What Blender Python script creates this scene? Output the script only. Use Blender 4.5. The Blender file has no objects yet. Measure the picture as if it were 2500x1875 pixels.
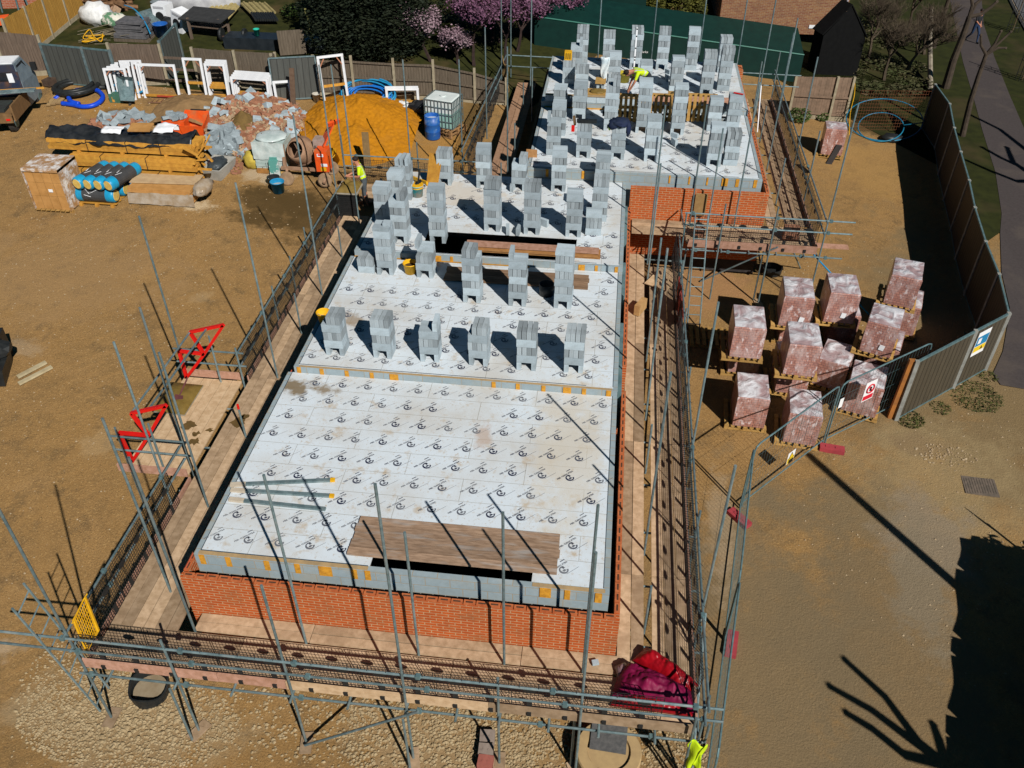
import bpy, bmesh, math, random
from mathutils import Vector, Matrix
R = math.radians
random.seed(7)
S = bpy.context.scene
COL = S.collection
# ---------------------------------------------------------------- camera
CAMZ = 15.5
FPX = 2110.0
PITCH, YAW, ROLL = R(38.93), R(-6.8), R(.05)
_f = Vector((math.sin(YAW)*math.cos(PITCH), math.cos(YAW)*math.cos(PITCH), -math.sin(PITCH)))
_r0 = Vector((math.cos(YAW), -math.sin(YAW), 0)); _u0 = _r0.cross(_f)
_r = _r0*math.cos(ROLL) + _u0*math.sin(ROLL); _u = _u0*math.cos(ROLL) - _r0*math.sin(ROLL)
cd = bpy.data.cameras.new('camera'); cam = bpy.data.objects.new('camera', cd); COL.objects.link(cam)
cd.sensor_width = 36; cd.lens = FPX/2500*36; cd.clip_end = 600; cd.clip_start = .5
cam.matrix_world = Matrix(((_r.x, _u.x, -_f.x, 0), (_r.y, _u.y, -_f.y, 0), (_r.z, _u.z, -_f.z, CAMZ), (0, 0, 0, 1)))
S.camera = cam
# ---------------------------------------------------------------- light
SUN_EL = R(40.2); SUN_AZ = R(143.5)            # azimuth clockwise from +Y
w = bpy.data.worlds.new('World'); S.world = w; w.use_nodes = True
wn = w.node_tree.nodes; bg = wn['Background']
sky = wn.new('ShaderNodeTexSky'); sky.sky_type = 'NISHITA'; sky.sun_disc = False
sky.sun_elevation = SUN_EL; sky.sun_rotation = SUN_AZ; sky.air_density = .25; sky.dust_density = .1; sky.ozone_density = 2.0
tn = wn.new('ShaderNodeMix'); tn.data_type = 'RGBA'; tn.blend_type = 'MULTIPLY'; tn.inputs[0].default_value = 1; tn.inputs[7].default_value = (.4, 1.2, 1.25, 1)   # teal tint added to the sky light to colour the shadows
w.node_tree.links.new(sky.outputs[0], tn.inputs[6]); w.node_tree.links.new(tn.outputs[2], bg.inputs[0]); bg.inputs[1].default_value = .05
sd = bpy.data.lights.new('sun', 'SUN'); sd.energy = 5.0; sd.angle = R(.5); sd.color = (1, .965, .91)
so = bpy.data.objects.new('sun', sd); COL.objects.link(so)
sv = Vector((math.sin(SUN_AZ)*math.cos(SUN_EL), math.cos(SUN_AZ)*math.cos(SUN_EL), math.sin(SUN_EL)))
so.rotation_euler = sv.to_track_quat('Z', 'Y').to_euler(); so.location = (20, -20, 40)
S.view_settings.view_transform = 'Standard'; S.view_settings.look = 'None'
S.cycles.diffuse_bounces = 1; S.view_settings.exposure = 0.0; S.view_settings.gamma = 1
# ---------------------------------------------------------------- measuring: photo pixel -> point at a real height
Z7 = .31646
FR = dict(A=(0,0,Z7), B=(600,0,Z7), C=(1200,0,Z7), D=(1800,0,Z7), E=(0,450,Z7), F=(600,350,Z7), G=(1200,350,Z7), H=(1700,450,.36166),
  I=(0,1300,.3465), J=(200,800,Z7), K=(600,1350,Z7), L=(1200,1350,Z7), M=(1400,850,Z7), N=(1900,800,.27125), O=(600,850,.4069), P=(1900,1200,.4068),
  Q=(1060,560,.217), S=(680,640,.14467), T=(780,440,.14467), U=(900,360,.14467), V=(1300,200,.1808), W=(1560,480,.226), X=(0,0,1.1302), Y=(0,0,1))
def ray(fr, x, y):
    ox, oy, s = FR[fr]; px = ox+x*s; py = oy+y*s
    return _f*FPX + _r*(px-1250) - _u*(py-937.5)
def gh(x, y):
    """height of the site: it climbs away from the front, more on the left"""
    return max(0.0, min(y, 42.0)-8.0)*max(.0155, min(.1135, .0645-.0035*x))
def at(fr, x, y, z=None):
    d = ray(fr, x, y)
    if z is None:
        z = 0.0
        for _ in range(30):
            t = (z-CAMZ)/d.z; z = gh(d.x*t, d.y*t)
    t = (z-CAMZ)/d.z
    return Vector((d.x*t, d.y*t, z))
def atY(fr, x, y, Y): d = ray(fr, x, y); t = Y/d.y; return Vector((d.x*t, Y, CAMZ+d.z*t))
def atX(fr, x, y, X): d = ray(fr, x, y); t = X/d.x; return Vector((X, d.y*t, CAMZ+d.z*t))
def px_y(p):
    v = Vector(p)-Vector((0,0,CAMZ)); return 937.5 - FPX*v.dot(_u)/v.dot(_f)
def top_z(p, fr, y):
    ox, oy, s = FR[fr]; t = oy+y*s; a, b = 0.0, 14.0
    for _ in range(40):
        m = (a+b)/2
        if px_y((p[0], p[1], m)) > t: a = m
        else: b = m
    return a
# ---------------------------------------------------------------- mesh builder
class MB:
    def __init__(s): s.v = []; s.f = []; s.mi = []; s.m = Matrix.Identity(4); s.cur = 0
    def add(s, vs, fs):
        n = len(s.v); s.v += [s.m @ Vector(q) for q in vs]
        for f in fs: s.f.append([i+n for i in f]); s.mi.append(s.cur)
        return s
    def box(s, c, d, rz=0, rx=0, ry=0, taper=1):
        x, y, z = d[0]/2, d[1]/2, d[2]/2; k = taper
        M = Matrix.Translation(c) @ Matrix.Rotation(rz,4,'Z') @ Matrix.Rotation(ry,4,'Y') @ Matrix.Rotation(rx,4,'X')
        vs = [M @ Vector(q) for q in ((-x,-y,-z),(x,-y,-z),(x,y,-z),(-x,y,-z),(-x*k,-y*k,z),(x*k,-y*k,z),(x*k,y*k,z),(-x*k,y*k,z))]
        return s.add(vs, [(0,3,2,1),(4,5,6,7),(0,1,5,4),(1,2,6,5),(2,3,7,6),(3,0,4,7)])
    def span(s, a, b): 
        return s.box([(a[i]+b[i])/2 for i in range(3)], [abs(b[i]-a[i]) for i in range(3)])
    def bar(s, p, q, w_, h, roll=0):
        p = Vector(p); q = Vector(q); d = q-p; L = d.length; d.normalize()
        up = Vector((0,0,1)) if abs(d.z) < .95 else Vector((0,1,0))
        a = d.cross(up).normalized(); b = a.cross(d).normalized()
        if roll: a, b = a*math.cos(roll)+b*math.sin(roll), b*math.cos(roll)-a*math.sin(roll)
        vs = []
        for o in (p, q):
            for i, j in ((-1,-1),(1,-1),(1,1),(-1,1)): vs.append(o+a*i*w_/2+b*j*h/2)
        return s.add(vs, [(0,3,2,1),(4,5,6,7),(0,1,5,4),(1,2,6,5),(2,3,7,6),(3,0,4,7)])
    def tube(s, pts, r, n=8, caps=True, closed=False):
        pts = [Vector(p) for p in pts]; k = len(pts); rs = r if isinstance(r, (list,tuple)) else [r]*k
        vs = []; prev = None
        for i, p in enumerate(pts):
            if closed: d = pts[(i+1)%k]-pts[i-1]
            else: d = pts[min(i+1,k-1)]-pts[max(i-1,0)]
            d.normalize()
            if prev is None:
                up = Vector((0,0,1)) if abs(d.z) < .9 else Vector((1,0,0)); a = d.cross(up).normalized()
            else:
                a = prev - d*prev.dot(d); a.normalize()
            prev = a; b = d.cross(a)
            for j in range(n):
                t = 2*math.pi*j/n; vs.append(p+(a*math.cos(t)+b*math.sin(t))*rs[i])
        fs = []
        for i in range(k if closed else k-1):
            for j in range(n):
                i2 = (i+1)%k; fs.append((i*n+j, i*n+(j+1)%n, i2*n+(j+1)%n, i2*n+j))
        if caps and not closed: fs += [tuple(range(n))[::-1], tuple((k-1)*n+j for j in range(n))]
        return s.add(vs, fs)
    def cyl(s, c, r, h, n=16, r2=None, open_top=False):
        c = Vector(c); r2 = r if r2 is None else r2; vs = []
        for z, q in ((0,r),(h,r2)):
            for j in range(n): vs.append(c+Vector((q*math.cos(2*math.pi*j/n), q*math.sin(2*math.pi*j/n), z)))
        fs = [(j,(j+1)%n,n+(j+1)%n,n+j) for j in range(n)] + [tuple(range(n))[::-1]]
        if not open_top: fs.append(tuple(range(n,2*n)))
        return s.add(vs, fs)
    def lathe(s, c, prof, n=20):
        c = Vector(c); vs = []; k = len(prof)
        for r, z in prof:
            for j in range(n): vs.append(c+Vector((r*math.cos(2*math.pi*j/n), r*math.sin(2*math.pi*j/n), z)))
        fs = [(i*n+j, i*n+(j+1)%n, (i+1)*n+(j+1)%n, (i+1)*n+j) for i in range(k-1) for j in range(n)]
        fs += [tuple(range(n))[::-1], tuple((k-1)*n+j for j in range(n))]
        return s.add(vs, fs)
    def prism(s, poly, z0, z1):
        n = len(poly); vs = [(p[0],p[1],z0) for p in poly]+[(p[0],p[1],z1) for p in poly]
        return s.add(vs, [tuple(range(n))[::-1], tuple(range(n,2*n))]+[(i,(i+1)%n,n+(i+1)%n,n+i) for i in range(n)])
    def sheet(s, poly, z):
        return s.add([(p[0],p[1],z) for p in poly], [tuple(range(len(poly)))])
    def ico(s, c, r, seed=0, sq=(1,1,1), rough=.25, sub=1):
        rnd = random.Random(seed); bm = bmesh.new(); bmesh.ops.create_icosphere(bm, subdivisions=sub, radius=1)
        c = Vector(c); vs = [c+Vector((v.co.x*sq[0], v.co.y*sq[1], v.co.z*sq[2]))*r*(1+rnd.uniform(-rough,rough)) for v in bm.verts]
        fs = [[v.index for v in f.verts] for f in bm.faces]; bm.free()
        return s.add(vs, fs)
def root_of(o):
    while o.parent: o = o.parent
    return o
def obj(name, mb, m, parent=None, local=False, smooth=False, mats=None):
    me = bpy.data.meshes.new(name); off = Vector((0,0,0))
    if parent is not None and not local: off = root_of(parent).location
    me.from_pydata([tuple(v-off) for v in mb.v], [], mb.f)
    for q in (mats or [m]): me.materials.append(q)
    if mats: me.polygons.foreach_set('material_index', mb.mi)
    if smooth: me.polygons.foreach_set('use_smooth', [True]*len(me.polygons))
    me.update(); o = bpy.data.objects.new(name, me); COL.objects.link(o)
    if parent is not None: o.parent = parent
    return o
def tag(o, label, cat, group=None, kind=None):
    if label: o['label'] = label
    if cat: o['category'] = cat
    if group: o['group'] = group
    if kind: o['kind'] = kind
    return o
def thing(name, label, cat, loc=(0,0,0), rz=0, group=None):
    o = bpy.data.objects.new(name, None); COL.objects.link(o); o.empty_display_size = .2
    o.location = loc; o.rotation_euler = (0,0,rz); return tag(o, label, cat, group)
def solo(name, mb, m, label, cat, group=None, smooth=False, mats=None, kind=None):
    xs = [v.x for v in mb.v]; ys = [v.y for v in mb.v]; zs = [v.z for v in mb.v]
    c = Vector(((min(xs)+max(xs))/2, (min(ys)+max(ys))/2, min(zs)))
    mb.v = [v-c for v in mb.v]; o = obj(name, mb, m, None, True, smooth, mats); o.location = c
    return tag(o, label, cat, group, kind)
def struct(name, mb, m, kind='structure', smooth=False):
    o = obj(name, mb, m, None, True, smooth); o['kind'] = kind; return o
def dup(o, loc, rz=0, label=None, scale=None):
    r = o.copy(); COL.objects.link(r); r.location = loc; r.rotation_euler = (0,0,rz)
    if label: r['label'] = label
    if scale: r.scale = scale
    def rec(a, b):
        for ch in [x for x in COL.objects if x.parent == a]:
            d = ch.copy(); COL.objects.link(d); d.parent = b; rec(ch, d)
    rec(o, r); return r
# ---------------------------------------------------------------- materials
def _new(name, rough, metal=0):
    m = bpy.data.materials.new(name); m.use_nodes = True; b = m.node_tree.nodes['Principled BSDF']
    b.inputs['Roughness'].default_value = rough; b.inputs['Metallic'].default_value = metal
    b.inputs['Specular IOR Level'].default_value = .3 if rough < .85 else .12
    return m, m.node_tree, b
def mixc(t, fac, a, b, mode='MIX'):
    n = t.nodes.new('ShaderNodeMix'); n.data_type = 'RGBA'; n.blend_type = mode
    for sock, v in ((n.inputs[0], fac), (n.inputs[6], a), (n.inputs[7], b)):
        if hasattr(v, 'is_output'): t.links.new(v, sock)
        elif isinstance(v, (tuple,list)): sock.default_value = (*v[:3], 1)
        else: sock.default_value = v
    return n.outputs[2]
def noise(t, vec, scale, detail=4, rough=.6, lo=.35, hi=.65):
    n = t.nodes.new('ShaderNodeTexNoise'); n.inputs['Scale'].default_value = scale; n.inputs['Detail'].default_value = detail
    n.inputs['Roughness'].default_value = rough
    if vec is not None: t.links.new(vec, n.inputs['Vector'])
    r = t.nodes.new('ShaderNodeMapRange'); r.inputs[1].default_value = lo; r.inputs[2].default_value = hi
    t.links.new(n.outputs[0], r.inputs[0]); return r.outputs[0], n.outputs[0]
def coord(t, world=False, scale=None):
    if world: o = t.nodes.new('ShaderNodeNewGeometry').outputs['Position']
    else: o = t.nodes.new('ShaderNodeTexCoord').outputs['Object']
    if scale:
        mp = t.nodes.new('ShaderNodeMapping'); mp.inputs['Scale'].default_value = scale; t.links.new(o, mp.inputs[0]); o = mp.outputs[0]
    return o
def bumpit(t, b, h, strength, dist=.02):
    n = t.nodes.new('ShaderNodeBump'); n.inputs['Strength'].default_value = strength; n.inputs['Distance'].default_value = dist
    t.links.new(h, n.inputs['Height']); t.links.new(n.outputs[0], b.inputs['Normal'])
def mat(name, c1, c2=None, scale=6, rough=.85, metal=0, bump=0, stretch=None, rand=0, lo=.35, hi=.65, detail=4, world=False, c3=None, scale3=1.2, f3=.6):
    m, t, b = _new(name, rough, metal)
    if c2 is None: c2 = tuple(x*.75 for x in c1)
    v = coord(t, world, stretch); f, raw = noise(t, v, scale, detail, .6, lo, hi)
    col = mixc(t, f, c1, c2)
    if c3:
        f2, _ = noise(t, v, scale3, 3, .6, .52, .68); mu = t.nodes.new('ShaderNodeMath'); mu.operation = 'MULTIPLY'; mu.inputs[1].default_value = f3
        t.links.new(f2, mu.inputs[0]); col = mixc(t, mu.outputs[0], col, c3)
    if rand:
        oi = t.nodes.new('ShaderNodeObjectInfo'); mr = t.nodes.new('ShaderNodeMapRange'); mr.inputs[3].default_value = 1-rand; mr.inputs[4].default_value = 1+rand*.5
        t.links.new(oi.outputs['Random'], mr.inputs[0]); h = t.nodes.new('ShaderNodeHueSaturation'); t.links.new(mr.outputs[0], h.inputs['Value']); t.links.new(col, h.inputs['Color']); col = h.outputs[0]
    t.links.new(col, b.inputs['Base Color'])
    if bump: bumpit(t, b, raw, bump)
    return m
def wallvec(t, world=True, sx=1, sz=1):
    """(along wall, up) from position, picked by the face normal"""
    g = t.nodes.new('ShaderNodeNewGeometry'); src = g.outputs['Position'] if world else coord(t)
    sp = t.nodes.new('ShaderNodeSeparateXYZ'); t.links.new(src, sp.inputs[0])
    sn = t.nodes.new('ShaderNodeSeparateXYZ')
    if world: t.links.new(g.outputs['Normal'], sn.inputs[0])
    else: t.links.new(t.nodes.new('ShaderNodeTexCoord').outputs['Normal'], sn.inputs[0])
    def ab(o, thr):
        a = t.nodes.new('ShaderNodeMath'); a.operation = 'ABSOLUTE'; t.links.new(o, a.inputs[0])
        c = t.nodes.new('ShaderNodeMath'); c.operation = 'GREATER_THAN'; c.inputs[1].default_value = thr; t.links.new(a.outputs[0], c.inputs[0]); return c.outputs[0]
    ax = ab(sn.outputs[0], .6); az = ab(sn.outputs[2], .6)
    def mx(f, a, b_):
        n = t.nodes.new('ShaderNodeMix'); t.links.new(f, n.inputs[0]); t.links.new(a, n.inputs[2]); t.links.new(b_, n.inputs[3]); return n.outputs[0]
    u = mx(ax, sp.outputs[0], sp.outputs[1]); v = mx(az, sp.outputs[2], sp.outputs[1])
    c = t.nodes.new('ShaderNodeCombineXYZ'); t.links.new(u, c.inputs[0]); t.links.new(v, c.inputs[1]); return c.outputs[0]
def brickmat(name, c1, c2, mortar, bw, bh, ms=.01, world=True, c3=None, bump=.4, f3=.5, sc3=.8, rough=.9, bias=0):
    m, t, b = _new(name, rough); v = wallvec(t, world)
    k = t.nodes.new('ShaderNodeTexBrick'); t.links.new(v, k.inputs['Vector']); k.inputs['Scale'].default_value = 1
    k.inputs['Color1'].default_value = (*c1,1); k.inputs['Color2'].default_value = (*c2,1); k.inputs['Mortar'].default_value = (*mortar,1)
    k.inputs['Brick Width'].default_value = bw; k.inputs['Row Height'].default_value = bh; k.inputs['Mortar Size'].default_value = ms; k.inputs['Bias'].default_value = bias
    p = coord(t, world); f, raw = noise(t, p, 9, 5, .6, .3, .7); col = mixc(t, f, k.outputs[0], tuple(.82*x for x in c2), 'MIX')
    col = mixc(t, .55, k.outputs[0], col)
    if c3:
        f2, _ = noise(t, p, sc3, 4, .65, .5, .75); mu = t.nodes.new('ShaderNodeMath'); mu.operation = 'MULTIPLY'; mu.inputs[1].default_value = f3; t.links.new(f2, mu.inputs[0]); col = mixc(t, mu.outputs[0], col, c3)
    t.links.new(col, b.inputs['Base Color'])
    iv = t.nodes.new('ShaderNodeMath'); iv.operation = 'SUBTRACT'; iv.inputs[0].default_value = 1; t.links.new(k.outputs['Fac'], iv.inputs[1]); bumpit(t, b, iv.outputs[0], bump, .01)
    return m
def slatmat(name, c1, c2, width, axis='X', dark=.35, rough=.85, gap=.08, bump=.5):
    """boards: repeated grooves along one object axis"""
    m, t, b = _new(name, rough); v = wallvec(t, False); sp = t.nodes.new('ShaderNodeSeparateXYZ'); t.links.new(v, sp.inputs[0])
    d = t.nodes.new('ShaderNodeMath'); d.operation = 'DIVIDE'; d.inputs[1].default_value = width; t.links.new(sp.outputs[0 if axis=='X' else 1], d.inputs[0])
    fr = t.nodes.new('ShaderNodeMath'); fr.operation = 'FRACT'; t.links.new(d.outputs[0], fr.inputs[0])
    fl = t.nodes.new('ShaderNodeMath'); fl.operation = 'FLOOR'; t.links.new(d.outputs[0], fl.inputs[0])
    wn_ = t.nodes.new('ShaderNodeTexWhiteNoise'); wn_.noise_dimensions = '1D'; t.links.new(fl.outputs[0], wn_.inputs['W'])
    mp = t.nodes.new('ShaderNodeMapping'); mp.inputs['Scale'].default_value = (3,3,.4) if axis=='X' else (.4,.4,3); t.links.new(coord(t), mp.inputs[0])
    f, raw = noise(t, mp.outputs[0], 5, 5); col = mixc(t, f, c1, c2)
    col = mixc(t, wn_.outputs[0], col, tuple(.7*x for x in c1)); col = mixc(t, .5, col, mixc(t, f, c1, c2))
    gp = t.nodes.new('ShaderNodeMath'); gp.operation = 'LESS_THAN'; gp.inputs[1].default_value = gap; t.links.new(fr.outputs[0], gp.inputs[0])
    col = mixc(t, gp.outputs[0], col, tuple(dark*x for x in c1)); t.links.new(col, b.inputs['Base Color'])
    bumpit(t, b, fr.outputs[0], bump, .02); return m
# ---------------------------------------------------------------- material set
STEEL = mat('galvanised_steel', (.22,.30,.31), (.13,.19,.20), 9, .45, .35, .1, c3=(.34,.36,.34), scale3=3, f3=.5, rand=.25)
STEELD = mat('dark_galvanised_steel', (.17,.27,.28), (.10,.17,.18), 9, .5, .4, .1)
BOARD = mat('scaffold_board', (.54,.38,.24), (.38,.255,.15), 7, .9, 0, .2, (1,1,1), .42, c3=(.30,.20,.12), scale3=1.5, f3=.6)
BOARDP = mat('pinkish_board', (.50,.28,.20), (.36,.19,.12), 8, .9, 0, .2, (1,1,1), .2)
BOARDL = mat('pale_board', (.62,.44,.27), (.48,.32,.18), 8, .9, 0, .2)
PINE = mat('yellow_pine', (.62,.31,.045), (.46,.21,.03), 6, .8, 0, .15, rand=.2)
JOIST = mat('orange_joist', (.68,.32,.03), (.45,.20,.02), 14, .8, 0, .15)
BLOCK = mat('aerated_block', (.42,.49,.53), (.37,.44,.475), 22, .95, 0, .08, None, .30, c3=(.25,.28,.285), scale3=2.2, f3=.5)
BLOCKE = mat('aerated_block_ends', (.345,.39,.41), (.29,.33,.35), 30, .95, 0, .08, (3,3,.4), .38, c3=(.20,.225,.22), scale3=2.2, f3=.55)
BLOCKW = brickmat('block_wall', (.33,.40,.43), (.27,.33,.35), (.36,.28,.18), .45, .225, .008, c3=(.40,.33,.22), f3=.4, sc3=1.6, bump=.3)
BRICKW = brickmat('orange_brick_wall', (.53,.105,.02), (.42,.08,.018), (.52,.34,.19), .225, .075, .010, c3=(.27,.12,.05), f3=.6, sc3=2.2, bump=.6)
BRICKH = brickmat('buff_house_brick', (.33,.17,.075), (.22,.085,.05), (.36,.27,.17), .225, .075, .010, c3=(.14,.07,.05), f3=.5, sc3=.9)
BRICKT = mat('brick_top', (.50,.15,.055), (.38,.09,.03), 10, .9, 0, .3)
DARK = mat('dark_void', (.012,.012,.012), (.006,.006,.006), 5, .95)
BLACK = mat('black_plastic', (.012,.014,.015), (.02,.022,.022), 8, .45)
MESH = mat('black_mesh_plastic', (.014,.015,.015), (.022,.022,.022), 8, .6)
RED = mat('red_paint', (.72,.012,.008), (.60,.01,.008), 6, .4)
ORANGE = mat('orange_plastic', (.80,.10,.012), (.66,.08,.015), 6, .45, c3=(.4,.2,.08), scale3=2, f3=.5)
YELLOW = mat('yellow_plastic', (.78,.42,.01), (.62,.32,.01), 6, .5)
BLUE = mat('blue_pipe', (.008,.07,.62), (.006,.05,.45), 6, .4)
CYAN = mat('light_blue_pipe', (.02,.26,.45), (.015,.17,.36), 6, .4)
DRUMB = mat('blue_drum_plastic', (.01,.085,.36), (.02,.10,.30), 5, .4, c3=(.25,.35,.42), scale3=3, f3=.5)
WHITE = mat('white_paint', (.82,.83,.84), (.74,.75,.77), 5, .5)
SAND = mat('building_sand', (.46,.185,.008), (.36,.14,.006), 9, .95, 0, .8, c3=(.30,.13,.018), scale3=1.1, f3=.5, detail=8)
MUD = mat('mortar_mud', (.20,.13,.03), (.14,.09,.02), 5, .6, 0, .5)
GRAVEL = mat('pale_gravel', (.50,.38,.22), (.36,.26,.14), 8, .9, 0, .3, rand=.3)
RUBBLE = mat('brick_rubble', (.40,.19,.10), (.33,.22,.13), 3, .95, 0, .6, world=True, lo=.42, hi=.58)
CONC = mat('concrete', (.40,.36,.30), (.30,.27,.22), 6, .9, 0, .3)
CONCP = mat('concrete_post', (.34,.29,.20), (.25,.21,.14), 5, .9, 0, .3)
CARD = mat('brown_cardboard', (.50,.26,.085), (.40,.20,.06), 4, .85, rand=.1)
SHRINK = mat('grey_plastic_wrap', (.42,.43,.44), (.30,.31,.33), 5, .25, 0, .6)
GREENW = mat('dark_green_sheeting', (.003,.028,.022), (.002,.021,.017), 3, .55)
GRASS = mat('grass_ground', (.036,.038,.009), (.020,.023,.006), 2.2, .95, 0, .6, c3=(.085,.058,.025), scale3=.5, f3=.75, world=True)
VERGE = mat('verge_grass', (.030,.034,.008), (.019,.022,.006), 2.0, .95, 0, .6, c3=(.06,.044,.02), scale3=.35, f3=.6, world=True)
PATHM = mat('path_asphalt', (.070,.058,.056), (.058,.048,.046), 12, .95, 0, .3, world=True, c3=(.12,.095,.075), scale3=.6, f3=.4)
ROADM = mat('road_asphalt', (.10,.10,.105), (.085,.085,.09), 12, .95, 0, .3, world=True)
SKIN = mat('skin', (.50,.22,.13), (.42,.17,.10), 8, .6)
HIVIS = mat('hi_vis_yellow', (.60,.80,.01), (.52,.72,.01), 8, .7)
SILVER = mat('reflective_tape', (.55,.58,.60), (.5,.52,.54), 8, .4)
TROUS = mat('dark_trousers', (.035,.04,.045), (.022,.026,.03), 8, .9)
HAIR = mat('dark_hair', (.025,.015,.01), (.015,.01,.008), 9, .8)
BOOT = mat('tan_boots', (.34,.19,.09), (.25,.13,.06), 9, .8)
FENCEW = slatmat('grey_fence_boards', (.165,.13,.095), (.10,.078,.055), .11, 'X')
FENCEY = slatmat('golden_fence_boards', (.42,.23,.05), (.30,.15,.03), .11, 'X')
CORR = slatmat('grey_profiled_steel', (.085,.088,.078), (.068,.068,.06), .23, 'X', .45, .55, .14)
HOARD = slatmat('brown_grey_hoarding', (.082,.066,.044), (.06,.05,.034), .2, 'X', .4, .55, .2)
PALLET = mat('pallet_wood', (.52,.31,.10), (.38,.21,.06), 7, .9, 0, .2, rand=.25)
ROLLBK = mat('grey_roll_wrap', (.04,.042,.045), (.055,.055,.055), 6, .5)
ROLLBL = mat('blue_roll_wrap', (.01,.29,.50), (.012,.22,.40), 6, .4)
GLASSW = mat('yellow_glass_wool', (.70,.50,.14), (.58,.38,.09), 12, .95, 0, .5)
BAGW = mat('white_woven_bag', (.72,.72,.70), (.55,.55,.54), 6, .7, 0, .5)
CEMB = mat('pale_green_bags', (.34,.43,.40), (.44,.52,.49), 5, .35, 0, .6)
def deck_mat():
    m, t, b = _new('white_floor_board', .6); p = coord(t, True)
    f, raw = noise(t, p, .55, 5, .65, .42, .66); col = mixc(t, f, (.64,.70,.745), (.55,.545,.52))
    f2, _ = noise(t, p, 2.4, 6, .7, .57, .70); col = mixc(t, f2, col, (.50,.42,.32))
    f3, _ = noise(t, p, 18, 3, .6, .60, .70); col = mixc(t, f3, col, (.52,.48,.43))
    f4, _ = noise(t, p, 6, 5, .75, .62, .70); col = mixc(t, f4, col, (.47,.41,.33))
    k = t.nodes.new('ShaderNodeTexBrick'); k.inputs['Brick Width'].default_value = 2.4; k.inputs['Row Height'].default_value = .6; k.inputs['Mortar Size'].default_value = .006; k.inputs['Scale'].default_value = 1
    k.inputs['Color1'].default_value = (1,1,1,1); k.inputs['Color2'].default_value = (1,1,1,1); k.inputs['Mortar'].default_value = (.60,.56,.50,1)
    t.links.new(p, k.inputs['Vector']); col = mixc(t, 1.0, col, k.outputs[0], 'MULTIPLY')
    for (sx, sy, r, c_) in DSTAIN: col = stain(t, p, col, sx, sy, r, c_, 2.6)
    t.links.new(col, b.inputs['Base Color']); bumpit(t, b, raw, .1); return m
def stain(t, p, col, x, y, r, c, nsc=None, amp=1.1):
    nsc = nsc or .9/min(r if isinstance(r, tuple) else (r,))+.5
    d = t.nodes.new('ShaderNodeVectorMath'); d.operation = 'DISTANCE'; mp = t.nodes.new('ShaderNodeMapping'); t.links.new(p, mp.inputs[0])
    rx, ry = r if isinstance(r, tuple) else (r, r)
    mp.inputs['Scale'].default_value = (1/rx, 1/ry, 0); t.links.new(mp.outputs[0], d.inputs[0]); d.inputs[1].default_value = (x/rx, y/ry, 0)
    n = t.nodes.new('ShaderNodeTexNoise'); n.inputs['Scale'].default_value = nsc; n.inputs['Detail'].default_value = 6; n.inputs['Roughness'].default_value = .68; t.links.new(p, n.inputs['Vector'])
    a = t.nodes.new('ShaderNodeMath'); a.operation = 'MULTIPLY_ADD'; t.links.new(n.outputs[0], a.inputs[0]); a.inputs[1].default_value = amp*2; t.links.new(d.outputs['Value'], a.inputs[2])
    r_ = t.nodes.new('ShaderNodeMapRange'); r_.inputs[1].default_value = 1+amp-.16; r_.inputs[2].default_value = 1+amp-.60; r_.inputs[3].default_value = 0; r_.inputs[4].default_value = c[3] if len(c) > 3 else .8
    t.links.new(a.outputs[0], r_.inputs[0]); return mixc(t, r_.outputs[0], col, c[:3])
def gxy(fr, x, y, z=None): p = at(fr, x, y, z); return p.x, p.y
_a = at('O',300,235,3.2); _b = at('O',480,250,3.2); _c = at('S',1230,960,3.375); _d = at('O',1420,520,3.2); _e = at('O',1950,600,3.2); _f2 = at('U',1500,780,3.56)
DSTAIN = [(_a.x,_a.y,(.55,.38),(.19,.13,.06,.9)), (_b.x,_b.y,(.5,.25),(.21,.14,.06,.8)), (_c.x,_c.y,(.5,.42),(.30,.21,.12,.75)), (_d.x,_d.y,(.3,.5),(.45,.30,.20,.6)), (_e.x,_e.y,(1.0,3.4),(.60,.54,.44,.6)), (_f2.x,_f2.y,(2.2,1.2),(.58,.50,.40,.7))]
DECKM = deck_mat()
INK = mat('blue_black_ink', (.018,.024,.06), (.17,.18,.20), .8, .7, world=True, lo=.4, hi=.6)
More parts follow.
